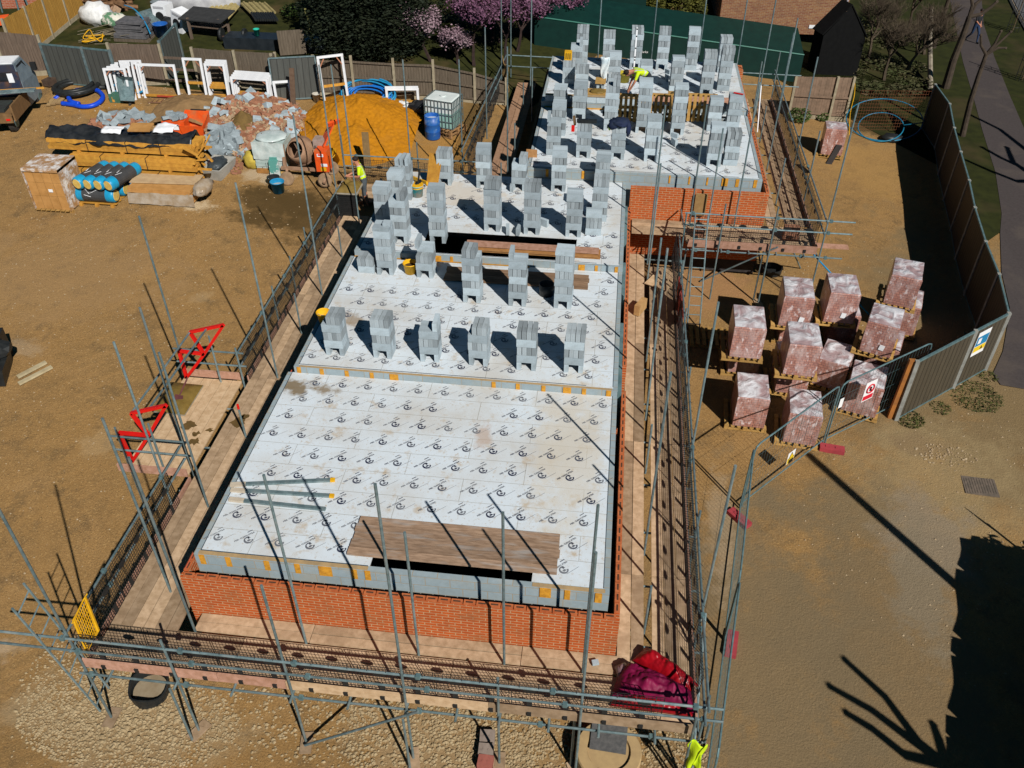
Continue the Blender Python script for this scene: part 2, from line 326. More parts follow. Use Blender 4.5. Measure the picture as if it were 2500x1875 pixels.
def ground_mat():
    m, t, b = _new('site_dirt', .95); p = coord(t, True)
    f, raw = noise(t, p, .28, 6, .65, .38, .62); col = mixc(t, f, (.305,.172,.060), (.235,.140,.056))
    f1, _ = noise(t, p, .75, 6, .7, .48, .66); col = mixc(t, f1, col, (.340,.200,.080))
    f2, r2 = noise(t, p, 3.2, 8, .75, .38, .68); col = mixc(t, f2, col, (.330,.188,.068))
    f3, _ = noise(t, p, 1.3, 7, .72, .53, .70); col = mixc(t, f3, col, (.150,.095,.044))
    wv = t.nodes.new('ShaderNodeTexWave'); wv.inputs['Scale'].default_value = 1.1; wv.inputs['Distortion'].default_value = 9; wv.inputs['Detail'].default_value = 4; wv.inputs['Detail Scale'].default_value = .35; mp = t.nodes.new('ShaderNodeMapping'); mp.inputs['Rotation'].default_value = (0,0,.9); t.links.new(p, mp.inputs[0]); t.links.new(mp.outputs[0], wv.inputs['Vector'])
    mk, _ = noise(t, p, .22, 3, .5, .5, .62); mm = t.nodes.new('ShaderNodeMath'); mm.operation = 'MULTIPLY'; t.links.new(mk, mm.inputs[0]); t.links.new(wv.outputs['Fac'], mm.inputs[1]); m3 = t.nodes.new('ShaderNodeMath'); m3.operation = 'MULTIPLY'; m3.inputs[1].default_value = .38; t.links.new(mm.outputs[0], m3.inputs[0]); col = mixc(t, m3.outputs[0], col, (.20,.125,.05))
    f4, r4 = noise(t, p, 22, 4, .75, .54, .70); col = mixc(t, f4, col, (.46,.29,.12))
    f5, _ = noise(t, p, 34, 3, .75, .55, .70); col = mixc(t, f5, col, (.095,.062,.032))
    for (fr, x, y, rad, c) in GSTAIN_DIM:
        q = at(fr, x, y); col = stain(t, p, col, q.x, q.y, rad, c)
    t.links.new(col, b.inputs['Base Color'])
    ad = t.nodes.new('ShaderNodeMath'); ad.operation = 'ADD'; t.links.new(r2, ad.inputs[0]); t.links.new(r4, ad.inputs[1]); bumpit(t, b, ad.outputs[0], .55, .06); return m
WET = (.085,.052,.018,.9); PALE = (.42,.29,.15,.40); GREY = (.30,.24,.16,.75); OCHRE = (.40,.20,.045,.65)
GSTAIN_DIM = [('L',2150,900,(3.2,6.5),(.195,.142,.078,.85)), ('H',2000,1250,(6,11),(.195,.140,.072,.85)), ('N',1500,1400,(3.5,3.0),(.32,.235,.12,.6)), ('P',700,900,(3.2,7),(.185,.135,.075,.75)), ('P',900,250,(1.6,1.8),(.25,.20,.14,.7)), ('P',860,600,(.9,2.6),(.22,.175,.115,.8)),  # broad dark right-hand patches: greyer ground, with edge dimming put into the colour
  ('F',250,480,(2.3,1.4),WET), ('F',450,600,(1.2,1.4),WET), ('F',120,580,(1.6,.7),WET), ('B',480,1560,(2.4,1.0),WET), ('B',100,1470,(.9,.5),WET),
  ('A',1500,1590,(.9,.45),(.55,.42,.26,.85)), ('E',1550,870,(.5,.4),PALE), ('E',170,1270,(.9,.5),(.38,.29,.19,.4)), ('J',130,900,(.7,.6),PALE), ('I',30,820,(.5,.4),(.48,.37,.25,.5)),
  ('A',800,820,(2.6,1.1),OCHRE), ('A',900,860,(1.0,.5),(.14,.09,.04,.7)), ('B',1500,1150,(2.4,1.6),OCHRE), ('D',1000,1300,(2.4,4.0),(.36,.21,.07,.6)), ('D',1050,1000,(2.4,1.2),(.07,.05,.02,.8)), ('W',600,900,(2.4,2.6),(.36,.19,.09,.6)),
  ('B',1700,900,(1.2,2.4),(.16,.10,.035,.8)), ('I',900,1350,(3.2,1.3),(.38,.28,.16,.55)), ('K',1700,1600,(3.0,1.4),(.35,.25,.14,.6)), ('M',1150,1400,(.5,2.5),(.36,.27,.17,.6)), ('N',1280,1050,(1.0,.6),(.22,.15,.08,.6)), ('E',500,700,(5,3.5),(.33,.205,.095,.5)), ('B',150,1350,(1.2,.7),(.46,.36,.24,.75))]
# ---------------------------------------------------------------- ground, paths, road
def poly(*pts): return [gxy(fr, x, y) for fr, x, y in pts]
def drape(pl, off):
    bm = bmesh.new(); f = bm.faces.new([bm.verts.new((p[0],p[1],0)) for p in pl]); bmesh.ops.triangulate(bm, faces=[f])
    xs = [p[0] for p in pl]; ys = [p[1] for p in pl]
    for ax, lo, hi in ((0,min(xs),max(xs)),(1,min(ys),max(ys))):
        k = 2*math.ceil(max(lo,-60)/2); 
        while k < min(hi, 60):
            g = bm.verts[:]+bm.edges[:]+bm.faces[:]; n = (1,0,0) if ax==0 else (0,1,0); c = (k,0,0) if ax==0 else (0,k,0)
            bmesh.ops.bisect_plane(bm, geom=g, plane_co=c, plane_no=n, dist=1e-5); k += 2
    b = MB(); bm.verts.index_update(); b.add([(v.co.x,v.co.y,gh(v.co.x,v.co.y)+off) for v in bm.verts], [[v.index for v in q.verts] for q in bm.faces]); bm.free()
    for i, f in enumerate(b.f):
        a, c, d = (b.v[j] for j in f[:3])
        if (c-a).cross(d-a).z < 0: b.f[i] = f[::-1]
    return b
gl = [at('A',-700,250), at('A',100,575), at('A',900,680), at('B',0,760), at('B',850,760), at('B',1500,800), at('B',2200,860)]
struct('ground', drape([(-150,-40),(150,-40),(150,200),(-150,200)], 0), ground_mat())
struct('garden_ground', drape([(p.x,p.y+.35) for p in gl]+[(30,120),(-120,120)], .02), GRASS)
struct('verge', drape(poly(('D',1530,660),('D',1640,800),('D',1790,1400),('H',1960,390),('H',2045,330),('H',2075,200),('D',1990,1330),('D',1890,1010),('D',1740,480),('D',1640,0))+[(at('D',1640,0).x-.3,95),(7,95),(4.5,45)], .012), VERGE)
pl = poly(('D',1640,0),('D',1740,480),('D',1890,1010),('D',1990,1330),('H',2060,200),('H',2050,330),('H',1980,420)); pr = poly(('D',1885,0),('D',1900,190),('D',1985,450),('D',2110,760),('D',2240,1060))
struct('path', drape([(pl[0][0]-.4,95)]+pl[:-1]+poly(('H',2060,600),('H',2118,850),('N',2020,220),('N',1930,420),('N',2000,520),('N',2230,560))+[(22,20)]+pr[::-1]+[(pr[0][0]+.5,95)], .022), PATHM)
struct('far_verge', drape([(pr[0][0]+.5,95)]+pr+[(30,21)]+poly(('D',2330,420),('D',2160,120),('D',2090,0))+[(at('D',2090,0).x+1,95)], .012), VERGE)
kb = poly(('D',2330,420),('D',2160,120),('D',2070,-60))
struct('kerb', MB().tube([(x,y,gh(x,y)+.08) for x,y in kb]+[(kb[-1][0]+3,kb[-1][1]+25,gh(kb[-1][0],50)+.08)], .09, 4), CONC)
struct('road', drape([(x+.2,y) for x,y in kb]+[(kb[-1][0]+3,95),(60,95),(60,20)], .03), ROADM)
# ---------------------------------------------------------------- gravel (stones nobody could count)
def stones(name, spots, seed, m):
    rnd = random.Random(seed); b = MB()
    for (x, y, rx, ry, n, lo, hi) in spots:
        for _ in range(n):
            a = rnd.uniform(0,6.283); q = rnd.random()**.6; r = rnd.uniform(lo,hi)
            px_, py_ = x+rx*q*math.cos(a), y+ry*q*math.sin(a); z0 = gh(px_,py_)
            vs = []
            k = rnd.uniform(.7,1.3)
            for dx,dy,dz in ((1,0,.1),(.3,.9,.15),(-.8,.6,.1),(-.9,-.5,.1),(.2,-1,.12),(.35,.25,.75),(-.35,.1,.8),(0,-.4,.7)):
                vs.append((px_+dx*r*k*rnd.uniform(.7,1.2), py_+dy*r*rnd.uniform(.7,1.2), z0+dz*r*rnd.uniform(.7,1.2)))
            b.add(vs, [(0,1,5),(1,2,6,5),(2,3,6),(3,4,7,6),(4,0,5,7),(5,6,7)])
    return struct(name, b, m, 'stuff')
g1 = at('I',620,1080); g2 = at('I',900,1330); g3 = at('K',500,1250); g4 = at('K',1500,1400); g5 = at('L',250,1500); g6 = at('L',1250,1500)
stones('gravel', [(g1.x,g1.y,1.4,1.2,1500,.008,.038),(g2.x,g2.y,2.2,1.0,3400,.008,.04),(g3.x,g3.y,2.0,1.0,700,.008,.045),(g4.x,g4.y,2.0,1.2,2400,.008,.045),(g5.x,g5.y,1.3,1.0,1500,.008,.042),(g6.x,g6.y,1.0,1.1,1300,.008,.04),(g4.x+3.4,10,.35,6,1400,.008,.04),(-6,7.6,5.5,2.8,500,.008,.04),(g2.x,g2.y,1.2,.6,120,.04,.065)], 3, GRAVEL)
_s = [at('H',1500,1450), at('E',1000,1000), at('A',900,900), at('N',1500,1150)]
stones('scattered_pebbles', [(_s[0].x,_s[0].y,5,9,1100,.006,.028),(_s[1].x,_s[1].y,8,10,1700,.006,.03),(_s[2].x,_s[2].y,5,3,200,.015,.05),(_s[3].x,_s[3].y,.8,.4,120,.012,.04)], 5, mat('brown_pebbles',(.30,.21,.12),(.40,.31,.2),5,.9))
# ---------------------------------------------------------------- the terrace being built
UN = [(3.2,-6.98,.575,9.55,14.95),(3.375,-6.82,.57,14.95,19.92),(3.56,-6.70,.575,19.92,24.9),(3.9,-2.52,4.65,24.9,29.95),(4.1,-2.54,4.65,29.95,34.75)]
B = thing('terrace_building', 'half-built brick and block terrace with stepped white chipboard upper floors', 'building', (-3,9.5,0))
bl = MB()
for i, (z, xl, xr, y0, y1) in enumerate(UN):
    for (a, c) in (((xl,y0,.1),(xl+.1,y1,z)), ((xr-.1,y0,.1),(xr,y1,z)), ((xl+.1,y0,.1),(xr-.1,y0+.1,z-.004))): bl.span(a, c)
bl.span((-2.42,34.65,.1),(4.55,34.75,4.1)); bl.span((-6.6,24.8,.1),(-2.5,24.9,3.56))
obj('block_wall', bl, BLOCKW, B)
br = MB(); ztop = lambda z: z-.34
def leaf(x0, y0, x1, y1, z0, z1): br.span((min(x0,x1),min(y0,y1),z0),(max(x0,x1),max(y0,y1),z1))
leaf(-7.19,9.25,.785,9.35,.1,2.88); leaf(-7.19,9.35,-7.09,14.95,.1,2.86); leaf(-7.03,14.95,-6.93,19.9,.1,3.0); leaf(-6.91,19.9,-6.81,25,.1,3.15)
leaf(.685,9.35,.785,15.6,.1,2.86); leaf(.68,16.4,.78,24.55,.1,2.93)
leaf(.72,24.55,4.86,24.65,1.3,3.62); leaf(4.76,24.65,4.86,34.9,1.3,3.62); leaf(-2.75,24.9,-2.65,34.9,.1,3.5); leaf(-2.65,34.85,4.76,34.95,.1,3.6)
br.span((4.5,34.2,3.6),(4.86,34.86,4.0))
obj('brick_wall', br, BRICKW, B)
obj('shade_band', MB().span((.74,24.57,.1),(4.85,24.64,1.298)), mat('wall_foot_shade',(.05,.045,.045),(.035,.03,.03),6,.9), B)  # added dark band: shade under the deck put into the wall foot's colour
mt = mat('tan_mortar',(.46,.31,.15),(.34,.24,.13),7,.95)
for xa, xb in ((-6.9,-3.74),(-.78,.5)): obj('mortar_bed', MB().span((xa,9.552,3.1965),(xb,9.635,3.2015)), mt, B)
obj('mortar_bed', MB().span((-6.7,14.9525,3.3715),(.45,15.01,3.3765)), mt, B)
# frogged brick tops along the outer leaf
rnd = random.Random(4); FROG = mat('frog_recess_shade',(.10,.05,.03),(.07,.035,.02),9)  # for dark plates on the bricks: shade of the recess put into colour
def tops(x0, y0, x1, y1, z):
    fb = MB()
    L = math.hypot(x1-x0, y1-y0); n = int(L/.225); ux, uy = (x1-x0)/L, (y1-y0)/L; rz = math.atan2(uy, ux)
    for i in range(n):
        t = (i+.5)*.225; h = .022+rnd.uniform(0,.012); c = (x0+ux*t, y0+uy*t, z+h/2+.001)
        fb.cur = 0; fb.box(c, (.207+rnd.uniform(-.01,.004),.098,h), rz+rnd.uniform(-.02,.02)); fb.cur = 1; fb.box((c[0],c[1],z+h+.003), (.13,.03,.004), rz)
    obj('brick_course', fb, None, B, mats=[BRICKT,FROG])
tops(-7.15,9.30,.76,9.30,2.88); tops(.735,9.4,.735,15.6,2.86); tops(.73,16.4,.73,24.5,2.93); tops(4.81,24.6,4.81,34,3.62); tops(-7.14,9.4,-7.14,14.9,2.86); tops(-6.98,15,-6.98,19.8,3.0)
ins = MB()
for (x, ya, yb, z) in ((.63,15.4,18.2,2.95),(.63,19.3,21.0,3.05),(.63,22.2,24.3,3.1)): ins.span((x-.04,ya,1.9),(x+.05,yb,z))
obj('insulation_board', ins, mat('foil_insulation',(.20,.30,.30),(.10,.17,.18),3,.35,.3), B)
# floors with their openings
OP = [(-3.72,-.80,9.66,10.55), (-6.2,-.2,18.7,19.7), (-4.9,-.72,20.04,21.25), (-.35,4.0,29.3,29.85), None]
decks = []
for i, (z, xl, xr, y0, y1) in enumerate(UN):
    d = MB(); a, b_, c, e = xl+.1, xr-.1, y0+(.1 if i==0 else .07), y1-.005
    if i == 3: b_ = xr-.1
    def slab(x0, x1, ya, yb): d.span((x0,ya,z-.022),(x1,yb,z+.004))
    if OP[i] and i != 1:
        p, q, r_, s_ = OP[i]; slab(a,p,c,e); slab(q,b_,c,e); slab(p,q,c,r_) if r_-c > .02 else None; slab(p,q,s_,e)
    else: slab(a,b_,c,e)
    decks.append(obj('floor_deck', d, DECKM, B))
edge = MB()
for i, (z, xl, xr, y0, y1) in enumerate(UN):
    if i < 4:
        edge.span((xl+.1,y0+.085,z+.004),(-3.75 if i==0 else (xr-.7), y0+.1,z+.010)); edge.span((xr-.112,y0+.1,z+.004),(xr-.1,y1,z+.010)); edge.span((xl+.1,y0+.1,z+.004),(xl+.112,y1,z+.010))
obj('edge_strip', edge, mat('dark_edge_tape',(.05,.075,.10),(.03,.045,.06),6,.6), B)
# joist ends showing in the step faces
def joist(fr, x, y, wd, i, zoff=0):
    z, xl, xr, y0, y1 = UN[i]; q = at(fr, x, y, z-.1)
    m = MB().span((q.x-wd/2,y0-.018,z-.262),(q.x+wd/2,y0+.11,z-.012)); obj('joist_end', m, JOIST, B)
for x_, wd_ in ((507,.10),(573,.10)): joist('Y',x_,1335,wd_,0)
for x, wd in ((128,.10),(312,.10),(480,.24),(655,.10),(735,.10),(1800,.2),(1932,.10),(2118,.12)): joist('O', x, 1290+(x-100)*.085, wd, 0)
for x, wd in ((320,.09),(457,.09),(607,.09),(757,.09),(890,.2),(1488,.09),(1633,.09),(1787,.09),(1928,.18),(2030,.09),(2177,.11)): joist('O', x, 130+(x-300)*.075, wd, 1)
for fr, x, y, wd in (('Q',45,330,.17),('Q',200,330,.08),('Q',1660,420,.17),('Q',1825,430,.08),('Q',2048,450,.08)): joist(fr, x, y, wd, 2)
for fr, x, y, wd in (('G',425,240,.09),('G',705,245,.09),('G',1375,275,.05),('G',1528,285,.05),('G',1668,300,.05),('G',1802,300,.19),('G',1900,310,.10),('G',2038,315,.10)): joist(fr, x, y, wd, 3)
obj('wall_plate', MB().span((-6.7,19.86,3.395),(-1.9,19.915,3.40)), PINE, B); obj('wall_plate', MB().span((-2.4,29.86,3.905),(.2,29.948,3.925)), PINE, B)
# party wall the second man is laying
pw = MB()
for k in range(9):
    x = -2.4+k*.45
    if k < 7: pw.span((x,29.95,4.105),(x+.44,30.05,4.32))
obj('party_wall', pw, BLOCK, B); obj('mortar_bed', MB().span((-2.4,29.93,4.32),(.9,30.07,4.335)), mat('mortar',(.42,.30,.17),(.33,.23,.12),9,.95), B)
inn = MB(); inn.span((-6.88,9.65,.02),(.475,24.8,.1)); inn.span((-2.4,25,.02),(4.55,34.6,.1)); obj('floor_slab', inn, CONC, B)
# printed lettering and emblem on the chipboard
cu = bpy.data.curves.new('print', 'FONT'); cu.body = 'PEEL CLEAN XTRA'; cu.size = .062; cu.resolution_u = 1; cu.offset = .0022; cu.align_x = 'CENTER'
to = bpy.data.objects.new('print', cu); COL.objects.link(to); bpy.context.view_layer.update()
tm = bpy.data.meshes.new_from_object(to.evaluated_get(bpy.context.evaluated_depsgraph_get()))
tv = [v.co.copy() for v in tm.vertices]; tf = [list(p.vertices) for p in tm.polygons]; bpy.data.objects.remove(to); bpy.data.meshes.remove(tm)
wt = max(v.x for v in tv)-min(v.x for v in tv); tv = [v*(.40/wt) for v in tv]
def logo(b, x, y, z):
    M = Matrix.Translation((x,y,z)) @ Matrix.Rotation(R(43),4,'Z'); M0 = b.m; b.m = M
    b.add([Vector((v.x-.03,v.y+.10,0)) for v in tv], tf)
    vs = []; n = 14
    for i in range(n+1):
        t = R(55)+R(285)*i/n; w_ = .020+.022*abs(math.sin(t*1.0+1)); vs += [Vector(((.088-w_)*math.cos(t),(.088-w_)*math.sin(t),0)), Vector((.088*math.cos(t),.088*math.sin(t),0))]
    b.add(vs, [(2*i,2*i+1,2*i+3,2*i+2) for i in range(n)])
    b.add([(.0,.02,0),(.06,.03,0),(.02,.075,0)], [(0,1,2)]); b.add([(-.02,-.035,0),(.045,-.03,0),(.02,.01,0),(-.03,.0,0)], [(0,1,2,3)])
    b.add([(-.02,-.105,0),(.27,-.105,0),(.27,-.100,0),(-.02,-.100,0)], [(0,1,2,3)]); b.add([(.06,.175,0),(.16,.175,0),(.16,.192,0),(.06,.192,0)], [(0,1,2,3)])
    b.m = M0
rnd = random.Random(11)
for i, (z, xl, xr, y0, y1) in enumerate(UN):
    b = MB(); row = 0; yy = y0+.42
    while yy < y1-.2:
        xx = xl+.3+(.585*((row*.23) % 1)); 
        while xx < xr-.25:
            o = OP[i]
            if not (o and o[0]-.3 < xx < o[1]+.3 and o[2]-.3 < yy < o[3]+.3) and rnd.random() > .06: logo(b, xx+rnd.uniform(-.02,.02), yy, z+.008)
            xx += .585
        row += 1; yy += .58
    obj('printed_marks', b, INK, decks[i])
# ---------------------------------------------------------------- loose boards over the openings
def boards(name, label, x0, x1, ya, yb, z, n, m, th=.04, group=None, jit=.02, seed=1, cat='boards'):
    rnd = random.Random(seed); t = thing(name, label, cat, ((x0+x1)/2,(ya+yb)/2,z), 0, group); wd = (yb-ya)/n
    for i in range(n):
        a = rnd.uniform(-jit,jit); bb = MB().span((x0+a,ya+i*wd+.006,z),(x1+a+rnd.uniform(-jit,jit),ya+(i+1)*wd-.006,z+th-rnd.uniform(0,.004))); obj('board', bb, m, t)
    return t
boards('plank_cover', 'five weathered planks laid side by side over the front stair opening', -4.18,-.37,9.83,10.77,3.212,5,mat('weathered_plank',(.36,.24,.16),(.22,.14,.09),4,.9,0,.25,(1,6,1),.5,c3=(.36,.38,.38),scale3=1.1,f3=.5),.04)
q1 = at('Q',110,560,3.4); q2 = at('Q',1730,660,3.4); q3 = at('Q',150,420,3.4)
boards('plank_cover', 'dark planks lying under the three tall block stacks at the second step', q1.x, q2.x, q1.y-.05, q3.y, 3.385, 4, mat('brown_plank',(.30,.19,.12),(.2,.12,.07),4,.9,0,.2,(1,6,1),.2), .04)
q1 = at('Q',350,150,3.8); q2 = at('Q',1870,290,3.8)
bb = thing('plank_stack', 'stack of reddish planks along the back of the dark opening in the third floor', 'boards', ((q1.x+q2.x)/2, q1.y, 3.57))
for k in range(4): obj('board', MB().span((q1.x+.03*(k%2), q1.y-.05-.03*(k%2), 3.57+.058*k),(q2.x-.05*(k%2), q1.y+.19-.02*(k%2), 3.57+.058*k+.055)), BOARDP if k==3 else mat('ochre_plank%d'%k,(.40,.20,.07),(.30,.14,.05),5,.9,0,.2,(1,6,1)), bb)
# three battens
for j, (a, c_, lab) in enumerate((((0,815),(535,790),'upper'),((0,855),(530,887),'middle'),((-10,915),(500,968),'lower'))):
    p = at('O',*a,3.23); q = at('O',*c_,3.23); d = (q-p).normalized(); p0 = p-d*.30
    t = thing('steel_batten', {'upper':'long steel faced batten with yellow tip, the farthest of three fanned on the white floor','middle':'steel faced batten with small yellow tip between two others on the white floor','lower':'steel faced batten without yellow tip, nearest the viewer of three on the white floor'}[lab], 'batten', tuple(p0), 0, 'battens fanned on the white floor')
    obj('channel', MB().bar(p0+d*.28,q-d*.07,.075,.045), STEEL, t); obj('end_block', MB().bar(p0,p0+d*.30,.09,.05), mat('pale_ply%d'%j,(.55,.47,.36),(.48,.4,.3),7,.8), t)
    if lab != 'lower': obj('tip', MB().bar(q-d*.09,q,.08,.05), YELLOW, t)
# ---------------------------------------------------------------- stacks of blocks
def stack(fr, x, y, z, spec, label, rz=0, hue=0, shade=None):
    """spec: L legs, b one row seen long, e four ends, plus partial tops: r/l three ends right/left, s single upright, f flat block, h half layer"""
    p = at(fr, x, y, z+.004); t = thing('block_stack', label, 'block stack', (p.x+.22, p.y+.22, z+.004), R(rz)+R(random.uniform(-2.5,2.5)), 'stacks of grey blocks on the floors')
    zz = 0; rnd = random.Random(int(x*7+y))
    def blk(cx, cy, cz, dx, dy, dz, ry=0, m=None):
        o = obj('block', MB().box((0,0,0), (dx-.006,dy-.006,dz-.006)), m or BLOCK, t, True); o.location = (cx+rnd.uniform(-.004,.004), cy+rnd.uniform(-.006,.006), cz); o.rotation_euler = (0,0,R(rnd.uniform(-1,1))+ry)
    for ch in spec:
        h = .215; jx, jy = rnd.uniform(-.011,.011), rnd.uniform(-.011,.011)
        if ch == 'L':
            for sx in (-.165,.165): blk(sx,0,.1075,.108,.44,.215)
        elif ch == 'b':
            for k in range(4): blk(jx,-.164+.1095*k+jy,zz+.1075,.44,.108,.215)
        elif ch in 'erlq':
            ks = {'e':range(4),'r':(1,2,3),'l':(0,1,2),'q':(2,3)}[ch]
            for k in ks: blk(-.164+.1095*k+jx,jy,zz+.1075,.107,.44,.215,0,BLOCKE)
        elif ch == 's': blk(.16,.0,zz+.1075,.108,.44,.215)
        elif ch == 'u': blk(-.16,.0,zz+.1075,.108,.44,.215)
        elif ch == 'f':
            for k in (0,1): blk(jx,-.11+.22*k,zz+.05,.44,.215,.1)
            h = .1
        elif ch == 'h':
            for k in (2,3): blk(jx,-.164+.1095*k+jy,zz+.1075,.44,.108,.215)
        elif ch == 'p':
            for k in (0,1,2): blk(-.12+.13*k,rnd.uniform(-.1,.1),zz+.1075,.1,.44,.215,R(rnd.uniform(-8,8)))
        zz += h
    return t, zz
z2, z3, z4, z5 = 3.375, 3.56, 3.9, 4.1
ST = [
 ('S',805,1565,z2,'Lbebr','leftmost block stack of the front row, beside a yellow bucket, three blocks on top'),
 ('S',1605,1615,z2,'Lbebe','second block stack from the left in the front row, by the brown floor stain'),
 ('O',1047,80,z2,'Lbebs','front row block stack with one block standing on its right edge'),
 ('Q',390,1530,z2,'Lbebr','front row stack with three top blocks pushed right, fourth from the left'),
 ('Q',925,1580,z2,'Lbebe','front row block stack with full top, second from the right'),
 ('Q',1455,1608,z2,'Lbebe','rightmost block stack of the front row, nearest the right wall'),
 ('Q',328,822,z2,'Lbebebl','tall stack before the dark opening with three top blocks set left'),
 ('Q',835,860,z2,'Lbebebu','tall stack before the dark opening with one upright block on top'),
 ('Q',1345,887,z2,'Lbebebef','tall block stack right of the black pipe ring, capped with flat blocks'),
 ('T',975,1592,z2,'Lbebebf','block stack near the left wall with a small offcut on its flat top'),
 ('T',660,1562,z2,'be','low stack of two layers against the tall stack by the left wall'),
 ('T',1645,1640,z2,'Lbehu','ragged block stack right of the yellow bucket with odd blocks on top'),
 ('T',1230,1058,z3,'Lbebebq','stack near the left wall with two blocks standing on the right of its top'),
 ('U',1030,1612,z3,'Lbebebef','tall square third floor stack casting the long shadow leftwards'),
 ('U',1955,1412,z3,'Lbebebe','tall block stack in the middle of the third floor beside loose blocks'),
 ('G',248,702,z3,'Lbebebe','tall block stack right of the small loose blocks on the third floor'),
 ('G',567,720,z3,'Lbebeb','block stack with smooth plain top right of the long shadow, third floor'),
 ('G',720,707,z3,'beh','low broken stack by the right wall of the third floor'),
 ('G',768,600,z3,'bebebe','tall stack by the right wall standing behind the low broken stack'),
 ('U',1160,632,z3,'Lbebe','back row block stack on the third floor beside the leaning yellow boards'),
 ('U',1815,682,z3,'Lbebeb','tall block stack against the rear mesh guard, beside the rear left decking'),
 ('G',155,362,z3,'Lbebq','block stack below the step to the fourth floor, left end'),
 ('G',456,370,z3,'Lbebeb','block stack directly in front of an orange joist end at the fourth floor step'),
 ('C',792,1455,z3,'bebeb','block stack in the corner where the third floor meets the block step, right end'),
 ('T',950,705,z3,'bebeb','block stack closest to the man mixing at the board'),
 ('U',360,1010,z3,'bebeb','block stack just behind the man mixing, with clean square top'),
 ('U',480,880,z3,'Lbebep','block stack left of the striped bucket with jumbled blocks on top'),
 ('V',180,988,z4,'bebehu','ragged stack at the front left corner of the fourth floor'),
 ('V',588,1022,z4,'Lbebe','block stack with a saw and dark tool lying on top'),
 ('V',1045,1045,z4,'Lbebe','block stack with a dark blue jacket thrown over it'),
 ('V',1500,1072,z4,'Lbebebf','block stack capped with flat blocks in the front middle of the fourth floor'),
 ('C',1655,1283,z4,'Lbebeb','left one of the twin stacks near the front right corner of the fourth floor'),
 ('C',1783,1277,z4,'bebee','right one of the twin stacks, nearest the front right corner of the fourth floor'),
 ('V',540,518,z4,'Lbebeb','block stack just in front of the mortar board on blocks, left of it'),
 ('V',960,660,z4,'Lbebebeq','tall block stack between the mortar board and the bending man'),
 ('V',1388,690,z4,'Lbebebeb','tall block stack hiding the bending man from the hips down'),
 ('V',1855,712,z4,'Lbebebef','tall block stack in front of the pallets with one block laid flat on top'),
 ('C',463,1045,z4,'bebeb','block stack with dark patch along the left edge of the fourth floor'),
 ('C',475,885,z4,'bebef','block stack at the back left of the fourth floor'),
 ('C',1655,1010,z4,'bebeb','block stack between the pallets and the right wall, left column'),
 ('C',1805,985,z4,'bebeb','block stack with red trowel above it, against the right wall'),
 ('C',545,655,z5,'bebe','block stack with a yellow radio on top at the left edge of the fifth floor'),
 ('C',600,580,z5,'bebebs','block stack behind the yellow radio, left edge of the fifth floor'),
 ('C',645,525,z5,'bebebee','rearmost left block stack, tall against the blossom'),
 ('C',645,705,z5,'bebe','dark weathered stack left of the hanging white sheet, fifth floor'),
 ('C',850,520,z5,'bebebe','rear block stack second from the left before the green sheeting'),
 ('C',895,645,z5,'bebeb','dark weathered stack with a white and blue sheet hung at its left'),
 ('C',1060,532,z5,'Lbebebe','tall rear stack with the white levelling staff leaning on it'),
 ('C',1137,640,z5,'bebf','lower dark stack right behind the bending man'),
 ('C',1265,540,z5,'Lbebebe','tall rear block stack in front of the yellow conifers, standing on open legs'),
 ('C',1368,705,z5,'bebebf','block stack right of the bending man with small blocks at its foot'),
 ('C',1490,542,z5,'bebebeb','tall rear stack leaning slightly, second from the right along the back edge'),
 ('C',1603,737,z5,'Lbebebe','stack on open legs with a yellow scrap on top, right of the fifth floor'),
 ('C',1735,560,z5,'bebebe','rear right block stack at the corner of the fifth floor'),
 ('C',1738,700,z5,'bebebee','block stack along the right edge of the fifth floor, nearest the scaffold'),
]
tops_ = {}
for s_ in ST: tops_[s_[5]] = stack(*s_)
def loose(fr, x, y, z, lab, rz, n=1):
    p = at(fr, x, y, z); b = MB(); b.m = Matrix.Translation(p) @ Matrix.Rotation(R(rz),4,'Z')
    b.box((0,0,.1115),(.095,.30,.215))
    if n > 1: b.box((.05,.12,.29),(.095,.25,.14),R(30))
    solo('concrete_block', b, BLOCK, lab, 'block', 'loose blocks on the floors')
loose('G',125,690,z3,'half block standing alone left of the loose pair on the third floor',8)
loose('G',208,695,z3,'half block standing against the foot of the third floor stack',-5)
loose('G',400,635,z3,'single block lying right of the third floor stack',60)
loose('V',1910,855,z4,'two broken blocks leaning together alone on the fourth floor',25,2)
loose('C',1350,620,z5,'small block at the foot of a fifth floor stack, right of the bending man',10,2)
loose('C',158,1465,z3,'half block at the foot of the stack below the fourth floor step',0)
# ---------------------------------------------------------------- scaffold (clamped together: one thing)
SC = thing('scaffold', 'galvanised tube scaffold with timber decks and black mesh guards wrapped round the terrace', 'scaffold', (-3,8,0))
PR = .0242
ZD = 1.85
def pole(x, y, z0, z1, m=None, red=False, foot=False):
    o = obj('scaffold_pole', MB().tube([(x,y,z0),(x,y,z1)], PR, 8), m or STEEL, SC)
    if foot:
        b = MB().box((x,y,z0+.025),(.42,.22,.035),R(random.uniform(60,120))); b.box((x,y,z0+.048),(.15,.15,.008)); obj('sole_board', b, BOARD, SC)
    if red: obj('end_cap', MB().tube([(x,y,z1-.12),(x,y,z1+.01)], PR+.004, 8), RED, o)
    return o
def poleg(fr, x, y, tf, ty, foot=True):
    p = at(fr, x, y); return pole(p.x, p.y, p.z, top_z(p, tf, ty), None, False, foot)
def poled(X, Y, z, tf, ty, red=False): return pole(X, Y, z-.15, top_z((X,Y), tf, ty), None, red)
